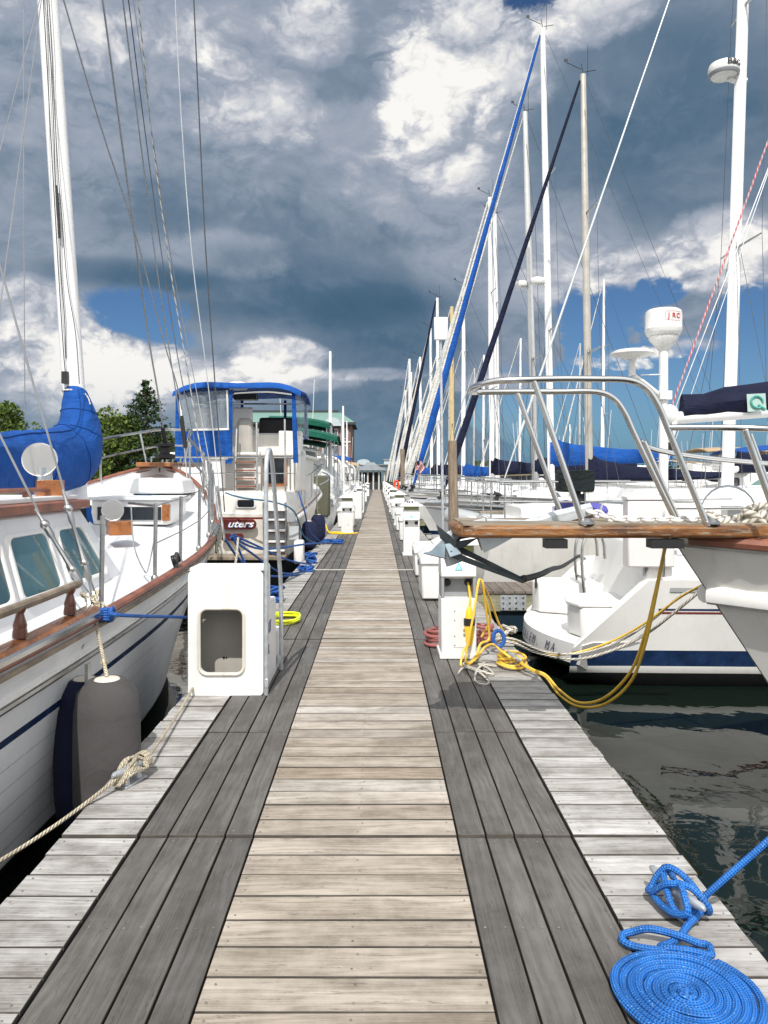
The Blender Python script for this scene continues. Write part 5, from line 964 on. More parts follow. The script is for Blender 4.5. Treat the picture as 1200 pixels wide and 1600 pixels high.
# wooden handrail on turned balusters along the quarter
mb = MB(); mb.tube(spline([V((-1.80, 4.55, .955)), V((-1.78, 4.48, .962)), V((-1.77, 3.6, .958)), V((-1.80, 2.4, .96)), V((-1.9, 1.2, .97))], 6), .031, 10, flat=.8); mb.build('quarter_handrail', VARN if False else WTEAK, kt_)
mb = MB(); mb.tube([edge(tY(Y), 1, .055, -.03) for Y in (4.75, 4.2, 3.4, 2.4, 1.4)], .055, 8, flat=.6); mb.build('quarter_cap', VARN, kt_)
mb = MB(); mb.tube([edge(tY(Y), 1, .03, .022) for Y in (4.8, 4.2, 3.4, 2.4, 1.4)], .016, 6, flat=1.6); mb.build('cap_metal_strip', STEEL, kt_)
for Y in (4.42, 3.80, 3.1, 2.4):
    b0 = edge(tY(Y), 1, .09, -.03); h = .955-b0.z; mb = MB(); mb.lathe([(.036, 0), (.036, .02*1), (.024, .12*h/.2), (.031, .3*h), (.034, .42*h), (.022, .68*h), (.019, .78*h), (.030, .92*h), (.032, h)], b0, n=16); mb.build('baluster', DVARN, kt_)
# spars
foot = V((-3.58, 9.15, .75)); pm_ = lambda z: V((lerp(-3.55, -3.93, (z-1.6)/5.7), 9.15, z))
mb = MB(); mb.tube([foot, pm_(2.6), pm_(7.3), pm_(15)], [.115, .112, .105, .085], 16, flat=1.15); mb.build('mast', WMAST, kt_)
mb = MB(); mb.tube([(-3.6, 4.6, 1.3), (-3.6, 4.6, 8.6)], [.085, .06], 12); mb.build('mizzen_mast', WMAST, kt_)
mb = MB(); mb.tube(spline([P(103, 560, 9.02), P(101, 500, 9.0), P(95, 420, 9.0), P(93, 360, 9.0), P(88, 320, 9.0), P(82, 150, 9.0), P(70, -50, 9.0), pm_(14.4)], 5), .006, 5); mb.tube(spline([P(124, 600, 9.0), P(118, 520, 9.0), P(105, 440, 9.0), P(96, 330, 9.0), P(92, 285, 9.0), P(84, 150, 9.0), P(73, -50, 9.0), pm_(14.4)], 5), .005, 5); mb.tube(spline([pm_(14.4), P(66, -30, 9), P(82, 260, 9.), P(100, 560, 9.), P(108, 600, 9)], 5), .006, 5); mb.build('halyards', WIRED, kt_)
mb = MB(); mb.box(P(102, 590, 9.02), (.07, .06, .14)); mb.build('halyard_block', BLKPL, kt_); mb = MB(); mb.tube(spline([P(88, 290, 8.98), P(91, 330, 8.98), P(93, 372, 8.98)], 4), .016, 6); mb.build('halyard_splice', BLKPL, kt_)
cv = MB(); path = [(118, 610, 9.15, .125, .125), (120, 622, 9.12, .15, .15), (123, 645, 9.1, .20, .21), (124, 672, 9.05, .23, .28), (118, 700, 8.95, .28, .36), (98, 716, 8.7, .30, .37), (62, 721, 8.2, .29, .34), (25, 722, 7.7, .26, .31), (-15, 725, 7.2, .24, .28), (-70, 728, 6.6, .22, .25), (-160, 735, 5.8, .18, .22), (-220, 737, 5.3, .10, .12)]
rings = []; cs = [P(a, b_, Y) for a, b_, Y, *_ in path]; rr_ = random.Random(5); fold = [rr_.uniform(-1, 1) for _ in range(24)]
cs2 = spline(cs, 4); rad = spline([V((p[3], p[4], 0)) for p in path], 4)
for i, (c_, rd_) in enumerate(zip(cs2, rad)):
    d_ = (cs2[min(i+1, len(cs2)-1)]-cs2[max(i-1, 0)]).normalized(); sidev = V((d_.y, -d_.x, 0)); sidev = sidev.normalized() if sidev.length > .2 else V((1, 0, 0)); 
    u = min(1, max(0, (i-6)/10)); sidev = V((1, 0, 0)).lerp(V((.97, -.24, 0)), u).normalized(); upv = sidev.cross(d_).normalized()
    ring = []
    for k in range(24):
        a = 2*pi*k/24; am = 1+.045*fold[k]*(1 if i > 3 else .4)+.03*math.sin(5*a+i*.5)+.02*rr_.uniform(-1, 1); ring.append(c_+sidev*math.cos(a)*rd_.x*am+upv*math.sin(a)*rd_.y*am)
    rings.append(ring)
cv.loft(rings); cv.build('boom_cover', BLUEC, kt_, sharp=80)
CS = canvas('dark_blue_seam', (.003, .04, .19), .2)
for i in (8, 13, 19, 25): ct = sum(rings[i], V())/24; mb = MB(); mb.tube([ct+(p-ct)*1.012 for p in rings[i]], .006, 5, closed=True); mb.build('cover_seam', CS, kt_)
mb = MB(); mb.tube([rings[i][20]+(rings[i][20]-sum(rings[i], V())/24)*.012 for i in range(2, len(rings)-4)], .006, 5); mb.build('cover_seam', CS, kt_)
mb = MB(); mb.tube([pm_(2.6)+V((.125*math.cos(a), .125*math.sin(a)-.02, .02)) for a in [2*pi*k/18 for k in range(18)]], .011, 6, closed=True); mb.tube(spline([P(133, 615, 9.0), P(138, 622, 8.98), P(141, 632, 8.95)], 4), .008, 5); mb.build('cover_tie', WROPE, kt_)
mb = MB(); mb.loft([[P(133, 786, 8.7), P(140, 786, 8.75), P(147, 820, 8.7), P(136, 812, 8.65)], [P(133, 786, 8.8), P(140, 786, 8.85), P(147, 820, 8.8), P(136, 812, 8.75)]]); mb.build('cover_tail', BLUEC, kt_)
mb = MB(); [mb.tube(spline([P(120+i*3, 800+i*8, 8.9), P(128+i*4, 790, 8.85), P(132+i*2, 812, 8.85), P(122+i, 830, 8.85)], 5), .02, 6) for i in range(4)]; mb.build('halyard_coils', BLKR, kt_)
# shrouds with turnbuckles
def shroud(pts, tb):
    mb = MB(); mb.tube([P(*p) for p in pts]+[V((-3.6, 4.62, 7.4))], .0075, 6); mb.build('shroud', WIRE, kt_)
    a, b_ = P(*tb[0]), P(*tb[1]); mb = MB(); q = lambda u: a.lerp(b_, u); mb.tube([q(0), q(.12), q(.16), q(.3), q(.34), q(.62), q(.66), q(.84), q(.88), q(1)], [.010, .012, .022, .022, .013, .016, .024, .024, .014, .02], 8); mb.ball(q(.18), .032, 8, 6); mb.ball(q(.7), .03, 8, 6); mb.build('turnbuckle', DSTEEL, kt_)
shroud([(100, 767, 5.0), (52, 600, 5.0), (0, 415, 5.0), (-60, 200, 5)], [(98, 765, 5.), (146, 928, 5.0)])
shroud([(60, 800, 4.85), (0, 680, 4.85), (-80, 520, 4.85)], [(55, 795, 4.85), (137, 930, 4.9)])
mb = MB(); mb.tube([P(146, 925, 4.98), P(149, 945, 4.95), P(126, 1012, 4.6)], .016, 7); mb.tube([P(137, 928, 4.9), P(143, 962, 4.85)], .018, 7); mb.box(P(132, 1058, 4.45)+V((.02, 0, 0)), (.02, .05, .16)); mb.build('chainplate', DSTEEL, kt_)
mb = MB()
for i in range(5): c_ = P(140+i*3, 930+i*6, 4.93); mb.tube(spline([c_+V((.05*math.cos(a+i), .05*math.sin(a), .02*math.sin(2*a+i))) for a in [2*pi*k/9 for k in range(10)]], 3), .010, 6)
mb.build('lashing', TROPE, kt_)
mb = MB()
for pts in ([(37, -60, 9.), (37, 300, 9.), (39, 640, 9.0)], [(70, -30, 9.), (0, 235, 8), (-60, 430, 7)], [(66, -10, 9.), (38, 200, 8), (0, 480, 7), (-20, 640, 6.5)]): mb.tube([pm_(14.5)]+[P(*p) for p in pts], .006, 5)
mb.build('topping_lifts', WIRE, kt_)

ROPEDASH = rope_mat('grey_twist_halyard', (.42, .42, .40), (.14, .14, .14), .16, False, .7, 1)
for nm, pts, r_, m_ in (('forestay', [(88, -40, 9.1), (155, 190, 10), (210, 360, 11), (255, 530, 12), (276, 600, 12.5), (284, 640, 12.7)], .010, WIRE), ('headstay', [(155, -40, 10), (201, 300, 11.2), (231, 520, 12), (246, 610, 12.6), (258, 690, 13)], .014, WIRE),
                        ('forward_shroud', [(187, -40, 9.6), (218, 210, 10.6), (245, 420, 11.5), (268, 570, 12), (287, 690, 12.2), (294, 770, 11.9)], .010, WIRE), ('forward_shroud', [(197, -30, 9.6), (222, 170, 10.5), (250, 380, 11), (278, 560, 11), (306, 700, 10.8), (322, 790, 10.6)], .007, WIRED),
                        ('halyard', [(213, -30, 9.6), (236, 200, 10.2), (266, 420, 10.6), (293, 580, 10.8), (326, 780, 10.7)], .009, ROPEDASH), ('forward_shroud', [(203, -40, 9.6), (238, 210, 10.2), (272, 430, 10.8), (303, 590, 11), (336, 770, 10.5)], .006, WIRE),
                        ('forward_shroud', [(272, -40, 8.6), (283, 180, 8.9), (300, 400, 9.2), (325, 600, 9.5), (345, 790, 9.9)], .006, LIGHTW), ('forward_shroud', [(301, -40, 8.6), (312, 200, 9), (322, 400, 9.3), (336, 600, 9.6), (351, 800, 9.9)], .0075, WIRED)):
    mb = MB(); mb.tube([pm_(14.6)]+spline([P(*p) for p in pts], 4), r_, 6); mb.build(nm, m_, kt_)
for a, b_ in (((254, 668, 12.9), (262, 712, 13.05)), ((283, 650, 12.2), (290, 700, 12.2))):
    mb = MB(); mb.tube([P(*a), P(*b_)], .035, 8); mb.build('stay_boot', BLKPL, kt_)
mb = MB(); mb.lathe([(.07, -.14), (.17, -.12), (.17, -.06), (.08, -.04), (.08, .06), (.16, .08), (.16, .12), (.05, .14)], P(258, 705, 13), (0, 0, 1), 14); mb.build('furler_drum', BLKPL, kt_)
for px, ya_, yb_ in ((330, 720, 830), (340, 735, 838), (347, 760, 846)):
    mb = MB(); mb.tube([P(px-8, ya_, 9.8), P(px+4, yb_, 9.4)], .016, 6); mb.build('turnbuckle', DSTEEL, kt_)
mb = MB(); c_ = rl(6.65, .03, -.02); mb.lathe([(.05, -.02), (.05, .02)], c_+V((0, 0, .06)), (1, .2, .3), 14); mb.tube([c_+V((.02, -.03, 0)), c_+V((.02, 0, .12)), c_+V((.02, .08, .05))], .02, 6); mb.build('snatch_block', BLKPL, kt_)
mb = MB(); [mb.tube([rl(8.7+.09*i, .0, -.02), rl(8.7+.09*i, .10, -.02)], .03, 8) for i in range(3)]; [mb.tube(spline([rl(8.4+.2*i, .02, .0), rl(8.5+.2*i, .05, .03), rl(8.6+.2*i, -.12, .05), rl(8.5+.2*i, -.16, .03), rl(8.42+.2*i, -.03, .04)], 4), .016, 6) for i in range(4)]; mb.build('bow_fairleads', DSTEEL, kt_)
mb = MB(); c_ = P(228, 772, 11.2); [mb.tube([c_+V((.16*math.cos(a+i), .13*math.sin(a), .02*i+.03*math.sin(2*a+i))) for a in [2*pi*k/12 for k in range(12)]], .022, 6, closed=True) for i in range(6)]; tag(mb.build('rope_bundle', mat('teal_blue_rope', (.02, .12, .22), .7)), 'teal blue rope bundle lying on the ketch foredeck', 'rope')
# fenders and lines
def fender(label, c, r, h, m_, rope_to=None, grp=None):
    t_ = thing('fender', label, 'fender', c, grp); mb = MB(); c = V(c)
    pr = [(.02, 0), (r*.6, .03), (r*.92, .11), (r, .22), (r*1.01, h*.5), (r*.99, h-.18), (r*.9, h-.07), (r*.62, h-.015), (r*.55, h)]
    mb.lathe(pr, c, n=28); mb.build('body', m_, t_); mb = MB(); mb.lathe([(r*.42, h-.006), (r*.36, h+.006), (.03, h+.012)], c, n=20); mb.build('end_cap', CREAM, t_)
    if rope_to: mb = MB(); top = c+V((0, 0, h+.01)); mb.tube([top, top.lerp(V(rope_to), .25), top.lerp(V(rope_to), .28), V(rope_to)], [.011, .011, .011, .011], 7); mb.ball(top.lerp(V(rope_to), .26), .022, 8, 6); mb.build('lanyard', TROPE, t_)
fender('large grey brown cloth covered fender hanging between the ketch and the dock', (-1.55, 4.40, -.45), .185, .89, FENDER, P(150, 972, 4.75))
fender('dark navy fender squeezed behind the large grey brown fender', (-1.74, 4.56, -.5), .17, .90, FENDERN)
t_ = thing('mooring_line', 'royal blue line tied at the ketch rail and running behind the white steps', 'rope', P(150, 965, 4.9)); mb = MB()
mb.tube(spline([P(146, 962, 4.85), P(165, 958, 4.8), P(200, 962, 4.85), P(300, 965, 5.9), P(420, 972, 7.5)], 6), .012, 8); mb.build('line', NBLUER, t_); mb = MB()
for i in range(5): mb.tube(spline([P(138, 960+i*3, 4.85), P(150, 955+i*3, 4.78), P(168, 952+i*4, 4.78), P(176, 960+i*2, 4.84), P(160, 966+i*2, 4.9)], 4), .012, 7)
mb.tube([P(175, 958, 4.8)+V((0, .03*math.cos(a), .035*math.sin(a))) for a in [2*pi*k/10 for k in range(10)]], .012, 7, closed=True); mb.build('knot', NBLUER, t_)
for i, (pts, lb) in enumerate((([(362, 835, 9.4), (400, 852, 10.5), (450, 875, 12), (486, 882, 13.6)], 'uppermost blue line from the ketch bow across the trawler stern'), ([(362, 838, 9.4), (410, 858, 10.5), (480, 850, 13), (518, 848, 17)], 'long slack blue line reaching the flat blue rope'), ([(360, 840, 9.4), (390, 862, 10), (440, 895, 11.5), (476, 893, 12.8)], 'middle blue line from the ketch bow to the rope heap'),
                               ([(352, 843, 9.3), (380, 880, 9.8), (420, 900, 11), (470, 898, 12.6)], 'lower blue line sagging over the dark water by the trawler'), ([(364, 838, 9.4), (376, 865, 9.5), (390, 895, 9.6), (402, 918, 9.6)], 'steep blue line dropping from the ketch bow behind the steps'))):
    mb = MB(); mb.tube(spline([P(*p) for p in pts], 6), .015, 7); o_ = tag(mb.build('mooring_line', NBLUER), lb, 'rope', 'blue mooring lines at the ketch bow')
for pts, lb in (([(372, 840, 9.4), (368, 880, 9.3), (358, 905, 9.2)], 'white line dropping from the ketch bow'), ([(500, 872, 15), (470, 905, 12.6), (440, 935, 11), (428, 945, 10.6)], 'cream rope hanging along the dock edge beside the trawler')):
    mb = MB(); mb.tube(spline([P(*p) for p in pts], 6), .014, 7); tag(mb.build('mooring_line', WROPE), lb, 'rope')
# ---------------------------------------------------------------- the trawler with the blue enclosure
TX, TS, TB = -3.15, 15.0, 26.5
tr_ = thing('trawler_yacht', 'white trawler with blue flybridge enclosure, wooden door and red name board on its stern', 'motor yacht', (TX, 20, W))
fn, edge, row = hull(tr_, (TX, TB, W), TB-TS, 3.05, lambda t: 1.37+.75*(1-t)**1.6, lambda t: math.sin(min(1, t*2.4)*pi/2)**.75*(1-.06*t), lambda t: .86*math.sin(min(1, t*1.8)*pi/2)**1.1, 1.0, .12, [('sheer', 0), (('s', .06), 1), (('s', .10), 0), (.52, 2), (-.4, 2)], [CREAM if False else mat('warm_white_hull', (.72, .69, .62), .32, var=.05, dirt=.2), REDP, BLACK], n=22, p=1.1, sgn=-1, axis='y')
mb = MB(); [mb.tube([edge(i/20, s_, -.14, .03) for i in range(21)], .05, 7) for s_ in (-1, 1)]; mb.build('rub_rail', WHITE, tr_)
WW = mat('trawler_white', (.76, .74, .69), .35, var=.04, dirt=.14)
mb = MB(); hw = 1.40; mb.loft([[V((TX+s_*w_, y_, z)) for s_, y_ in ((-1, ya), (1, ya), (1, yb), (-1, yb))] for z, w_, ya, yb in ((.80, hw+.02, 15.03, 19.5), (1.26, hw-.06, 15.03, 19.0), (1.31, hw-.10, 15.08, 18.9))]); mb.build('aft_cabin', WW, tr_, bevel=.03)
def front_plate(px0, py0, px1, py1, Y, m_, nm, r=.4, th=.02):
    a, b_ = P(px0, py1, Y), P(px1, py0, Y); rr0 = min(abs(b_.x-a.x), abs(b_.z-a.z))*r; mb = MB(); lp = rrect(min(a.x, b_.x), max(a.x, b_.x), a.z, b_.z, rr0, Y, 5); mb.loft([lp, [p+V((0, -th, 0)) for p in lp]]); return mb.build(nm, m_, tr_, bevel=.004)
front_plate(368, 778, 400, 794, 15.02, WHITE, 'window_frame', .25, .02); front_plate(371, 781, 397, 792, 15.0, DGLASS, 'aft_window', .25, .012)
front_plate(330, 811, 401, 827, 14.92, mat('red_name_board', (.11, .018, .014), .35, var=.2), 'name_board', .5, .03); front_plate(345, 833, 381, 845, 14.92, MATS['red_name_board'], 'lower_board', .5, .03)
for off_, m_ in ((.014, NBLUER), (0, WHITE)):
    text('name_lettering', 'uters', .19, WHITE if m_ is WHITE else mat('blue_letter_shadow', (.02, .04, .30), .4), tr_, P(375, 819, 14.875)+V((-off_, off_*.4, -off_*.5)), RX90, .003, shear=.35, sx=1.25, off=.0035 if m_ is WHITE else .006)
mb = MB(); mb.box((TX+.05, 14.75, .06), (2.7, .55, .07)); mb.build('swim_platform', WTEAK, tr_, bevel=.01)
for px in (412, 446): mb = MB(); mb.tube([P(px, 785, 14.9), P(px+1, 866, 14.85)], .025, 6); mb.build('ladder_rail', DSTEEL, tr_)
for i, y_ in enumerate((797, 812, 829, 846, 860)):
    mb = MB(); mb.box(P(429, y_, 14.82), (.40, .14, .035)); mb.build('ladder_step', WHITE, tr_, bevel=.006); mb = MB(); mb.box(P(429, y_+2.5, 14.84), (.41, .10, .018)); mb.build('step_trim', TEAK, tr_)
front_plate(414, 800, 445, 862, 14.95, GREYD, 'ladder_back', .05, .02)
front_plate(449, 800, 462, 815, 14.9, GREYD, 'grey_locker', .1, .12); front_plate(452, 822, 467, 843, 14.9, mat('pale_grey_fender_board', (.42, .44, .46), .5), 'fender_board', .1, .05)
mb = MB(); mb.box(P(492, 862, 14.7)+V((-.30, 0, 0)), (.18, .3, .45)); mb.build('platform_bracket', WHITE, tr_, bevel=.04)
# house, steps to the bridge, door
mb = MB(); mb.box((TX, 19.6, 1.5), (2.62, 5.0, 1.22)); mb.box((TX, 19.6, 2.10), (2.9, 5.4, .08)); mb.build('deckhouse', WW, tr_, bevel=.03)
front_plate(411, 711, 449, 760, 17.08, VARN, 'door_frame', .04, .04); front_plate(418, 717, 443, 755, 17.03, DGLASS, 'door_window', .06, .012)
for i, y_ in enumerate((722, 735, 748, 760)):
    mb = MB(); mb.box(P(383, y_, 16.6), (.44, .22, .03)); mb.build('bridge_step', TEAK, tr_); mb = MB(); mb.box(P(383, y_+6, 16.72), (.42, .02, .1)); mb.build('step_riser', WW, tr_)
for px in (368, 401): mb = MB(); mb.tube([P(px, 768, 16.5), P(px, 718, 16.6), P(px+2, 670, 16.7)], .02, 7); mb.build('step_rail', STEEL, tr_)
mb = MB(); mb.box((TX+1.34, 17.6, 1.75), (.22, 1.3, .95)); mb.build('wing_bulkhead', WW, tr_, bevel=.05)
mb = MB(); mb.box(P(336, 740, 15.9), (.36, .36, .6)); mb.box(P(336, 716, 15.9), (.46, .46, .05)); mb.build('deck_box', WHITE, tr_, bevel=.02)
mb = MB(); mb.box(P(320, 745, 16.4), (.5, .3, .12)); mb.build('blue_cushion', BLUEC, tr_, bevel=.03); mb = MB(); mb.box(P(315, 748, 16.3), (.9, .3, .5)); mb.build('aft_seat', WHITE, tr_, bevel=.04)
mb = MB(); zr_ = 1.31
for s_, xx in ((1, TX+1.33), (-1, TX-1.33)):
    for y_ in (15.2, 16.0, 16.8, 17.6): mb.tube([(xx, y_, zr_), (xx, y_, zr_+.68)], .016, 6)
    for dd in (.68, .36): mb.tube([(xx, 15.2, zr_+dd), (xx, 17.6, zr_+dd)], .016 if dd > .5 else .01, 6)
for dd in (.68, .36): mb.tube([(TX-1.33, 15.2, zr_+dd), (TX+1.33, 15.2, zr_+dd)], .016 if dd > .5 else .01, 6)
for x_ in (-.75, -.2, .32, .85): mb.tube([(TX+x_, 15.2, zr_), (TX+x_, 15.2, zr_+.68)], .016, 6)
mb.tube(spline([edge(i/12*.75+.02, 1, .62, -.05) for i in range(13)], 2), .018, 6); [mb.tube([edge(tt, 1, 0, -.05), edge(tt, 1, .62, -.05)], .016, 6) for tt in (.05, .15, .28, .42, .56, .7, .77)]; mb.build('deck_rail', STEEL, tr_)
mb = MB(); mb.tube(spline([P(504, 738, 19), P(512, 742, 18), P(512, 750, 17.5), P(500, 757, 17)], 6), .02, 6); mb.build('hoop_rail', STEEL, tr_)
for px, pya, pyb in ((445, 655, 770), (401, 660, 768)): mb = MB(); mb.tube([P(px, pya, 15.6), P(px+1, pyb, 15.4)], .02, 7); mb.build('flag_post', DSTEEL, tr_)
# flybridge
ya, yb = 16.5, 18.7; fxl, fxr = -4.33, -1.72
mb = MB(); mb.box((TX+.12, 18.0, 2.36), (2.40, 1.3, .46)); mb.build('bridge_coaming', WW, tr_, bevel=.05)
def quadp(a, b_, c_, d_, nm, m_, th=.012):
    q = [V(p) for p in (a, b_, c_, d_)]; nn = (q[1]-q[0]).cross(q[2]-q[0]).normalized()*th; mb = MB(); mb.loft([q, [p+nn for p in q]]); return mb.build(nm, m_, tr_)
x1 = P(362, 700, ya).x; zt_ = 3.42
quadp((fxl, ya, 1.93), (x1, ya, 1.88), (x1, ya, 2.60), (fxl+.03, ya, 2.62), 'lower_canvas', BLUEC)
quadp((fxl+.1, ya-.004, 2.60), (x1-.06, ya-.004, 2.62), (x1-.1, ya-.004, 3.46), (fxl+.06, ya-.004, 3.40), 'clear_window', VINYL, .004)
for a, b_, m_, w_ in (((fxl+.07, 3.42), (fxl+.14, 2.66), WHITE, .02), ((fxl+.14, 2.66), (fxl+.2, 2.60), WHITE, .022), ((fxl+.2, 2.60), (x1-.05, 2.62), WHITE, .024), ((x1-.1, 3.46), (x1-.07, 2.63), WHITE, .022)):
    mb = MB(); mb.tube([V((a[0], ya-.01, a[1])), V((b_[0], ya-.01, b_[1]))], w_, 6); mb.build('window_piping', m_, tr_)
for xa, xb, m_ in ((fxl-.02, fxl+.07, BLUEC), (x1-.07, x1+.02, BLUEC)): quadp((xa, ya-.012, 1.95), (xb, ya-.012, 1.95), (xb, ya-.012, 3.5), (xa+.02, ya-.012, 3.42), 'canvas_post', m_)
quadp((fxr-.09, ya, 1.9), (fxr+.02, ya, 1.9), (fxr-.05, ya, 3.5), (fxr-.13, ya, 3.5), 'canvas_post', BLUEC)
quadp((fxr, ya+.1, 2.5), (fxr+.05, yb, 2.5), (fxr, yb, 3.45), (fxr-.06, ya+.1, 3.45), 'side_vinyl', VINYL, .004); quadp((fxl, ya+.1, 2.5), (fxl, yb, 2.5), (fxl+.04, yb, 3.45), (fxl+.05, ya+.1, 3.4), 'side_vinyl', VINYL, .004)
quadp((fxl, yb, 2.6), (-3.3, yb, 2.6), (-3.3, yb, 3.45), (fxl+.04, yb, 3.45), 'front_vinyl', VINYL, .004)
for x_ in (fxl+.03, -3.3, -2.25, fxr-.03): mb = MB(); mb.tube([(x_, yb, 2.5), (x_, yb, 3.46)], .035, 6); mb.build('front_post', BLUEC, tr_)
mb = MB(); rings = []
for y_, dzz in ((ya-.12, -.10), (ya-.05, .0), (ya+.6, .05), (17.6, .10), (yb-.3, .04), (yb+.1, -.08)):
    ring = []; n_ = 12
    for k in range(n_+1):
        u = k/n_; x_ = lerp(fxl-.05, fxr+.08, u); ring.append(V((x_, y_, 3.43+.20*(1-(2*u-1)**4)+dzz*.8+.02*math.sin(u*9))))
    rings.append(ring+[V((p.x*.999+TX*.001, p.y, p.z-.045)) for p in reversed(ring)])
mb.loft(rings); mb.build('bridge_canopy', BLUEC, tr_, sharp=60)
mb = MB(); mb.box((-2.95, 17.2, 3.38), (.5, .3, .12)); mb.build('radio_box', BLKPL, tr_)
mb = MB(); mb.tube(spline([(x1, ya+.1, 3.40), (-2.4, ya+.1, 3.44), (fxr-.1, ya+.1, 3.38)], 5), .02, 6); mb.tube([(fxl, 17.9, 3.3), (fxr, 17.9, 3.3)], .02, 6); mb.build('canopy_bow', STEEL, tr_)
for i, x_ in enumerate((-3.05, -3.95)): mb = MB(); mb.box((x_, 17.6, 2.72), (.42, .4, .1)); mb.box((x_, 17.42, 2.95), (.44, .09, .45)); mb.build('helm_seat', WHITE, tr_, bevel=.04)
mb = MB(); mb.box((-2.95, 17.1, 2.45), (.4, .3, .9), taper=.8); mb.build('seat_cover', mat('pale_cover_cloth', (.45, .43, .39), .8, bump=.3, bsc=8), tr_, bevel=.08); mb = MB(); mb.box((-2.35, 18.3, 2.75), (.9, .4, .5)); mb.build('helm_console', BLKPL, tr_, bevel=.06)
mb = MB(); mb.box((-1.95, 17.3, 2.35), (.5, .5, .55)); mb.build('bridge_locker', WW, tr_, bevel=.03)
mb = MB(); mb.lathe([(.2, 3.60), (.24, 3.66), (.21, 3.75), (.1, 3.78), (.001, 3.785)], (-3.2, 17.6, 0), n=20); mb.build('radome', WHITE, tr_)
for i, (px, py, Y, r_) in enumerate(((483, 838, 17.2, .17), (497, 826, 18.6, .18))): fender(['navy fender hanging on the trawler side nearest its stern', 'navy fender hanging further forward on the trawler side'][i], P(px, py, Y)+V((0, 0, -.32)), r_, .66, FENDERN, P(px-4, py-58, Y), 'navy fenders on the trawler')
for pts, lb in (([(352, 770, 14.6), (380, 778, 14.4), (430, 785, 14.3), (460, 800, 14.5), (475, 838, 15), (500, 851, 16.5)], 'teal line looping across the trawler stern'), ([(466, 768, 15), (476, 800, 15), (484, 830, 15.6), (505, 850, 16.6)], 'blue line from the trawler stern corner to the dock')):
    mb = MB(); mb.tube(spline([P(*p) for p in pts], 6), .016, 7); tag(mb.build('mooring_line', MATS['teal_blue_rope'] if 'teal' in lb else NBLUER), lb, 'rope')
mb = MB(); c_ = G(525, 834); mb.tube(spline([c_+V((-.35, .4, .3)), c_+V((-.2, .1, .03)), c_+V((.1, -.2, .02)), c_+V((.45, -.15, .02)), c_+V((.6, .0, .02))], 6), .022, 7); mb.tube([c_+V((.2*math.cos(a), .2*math.sin(a), .03)) for a in [2*pi*k/14 for k in range(14)]], .02, 6, closed=True); tag(mb.build('water_hose', YELB), 'yellow hose lying at the foot of the left pedestal', 'hose')
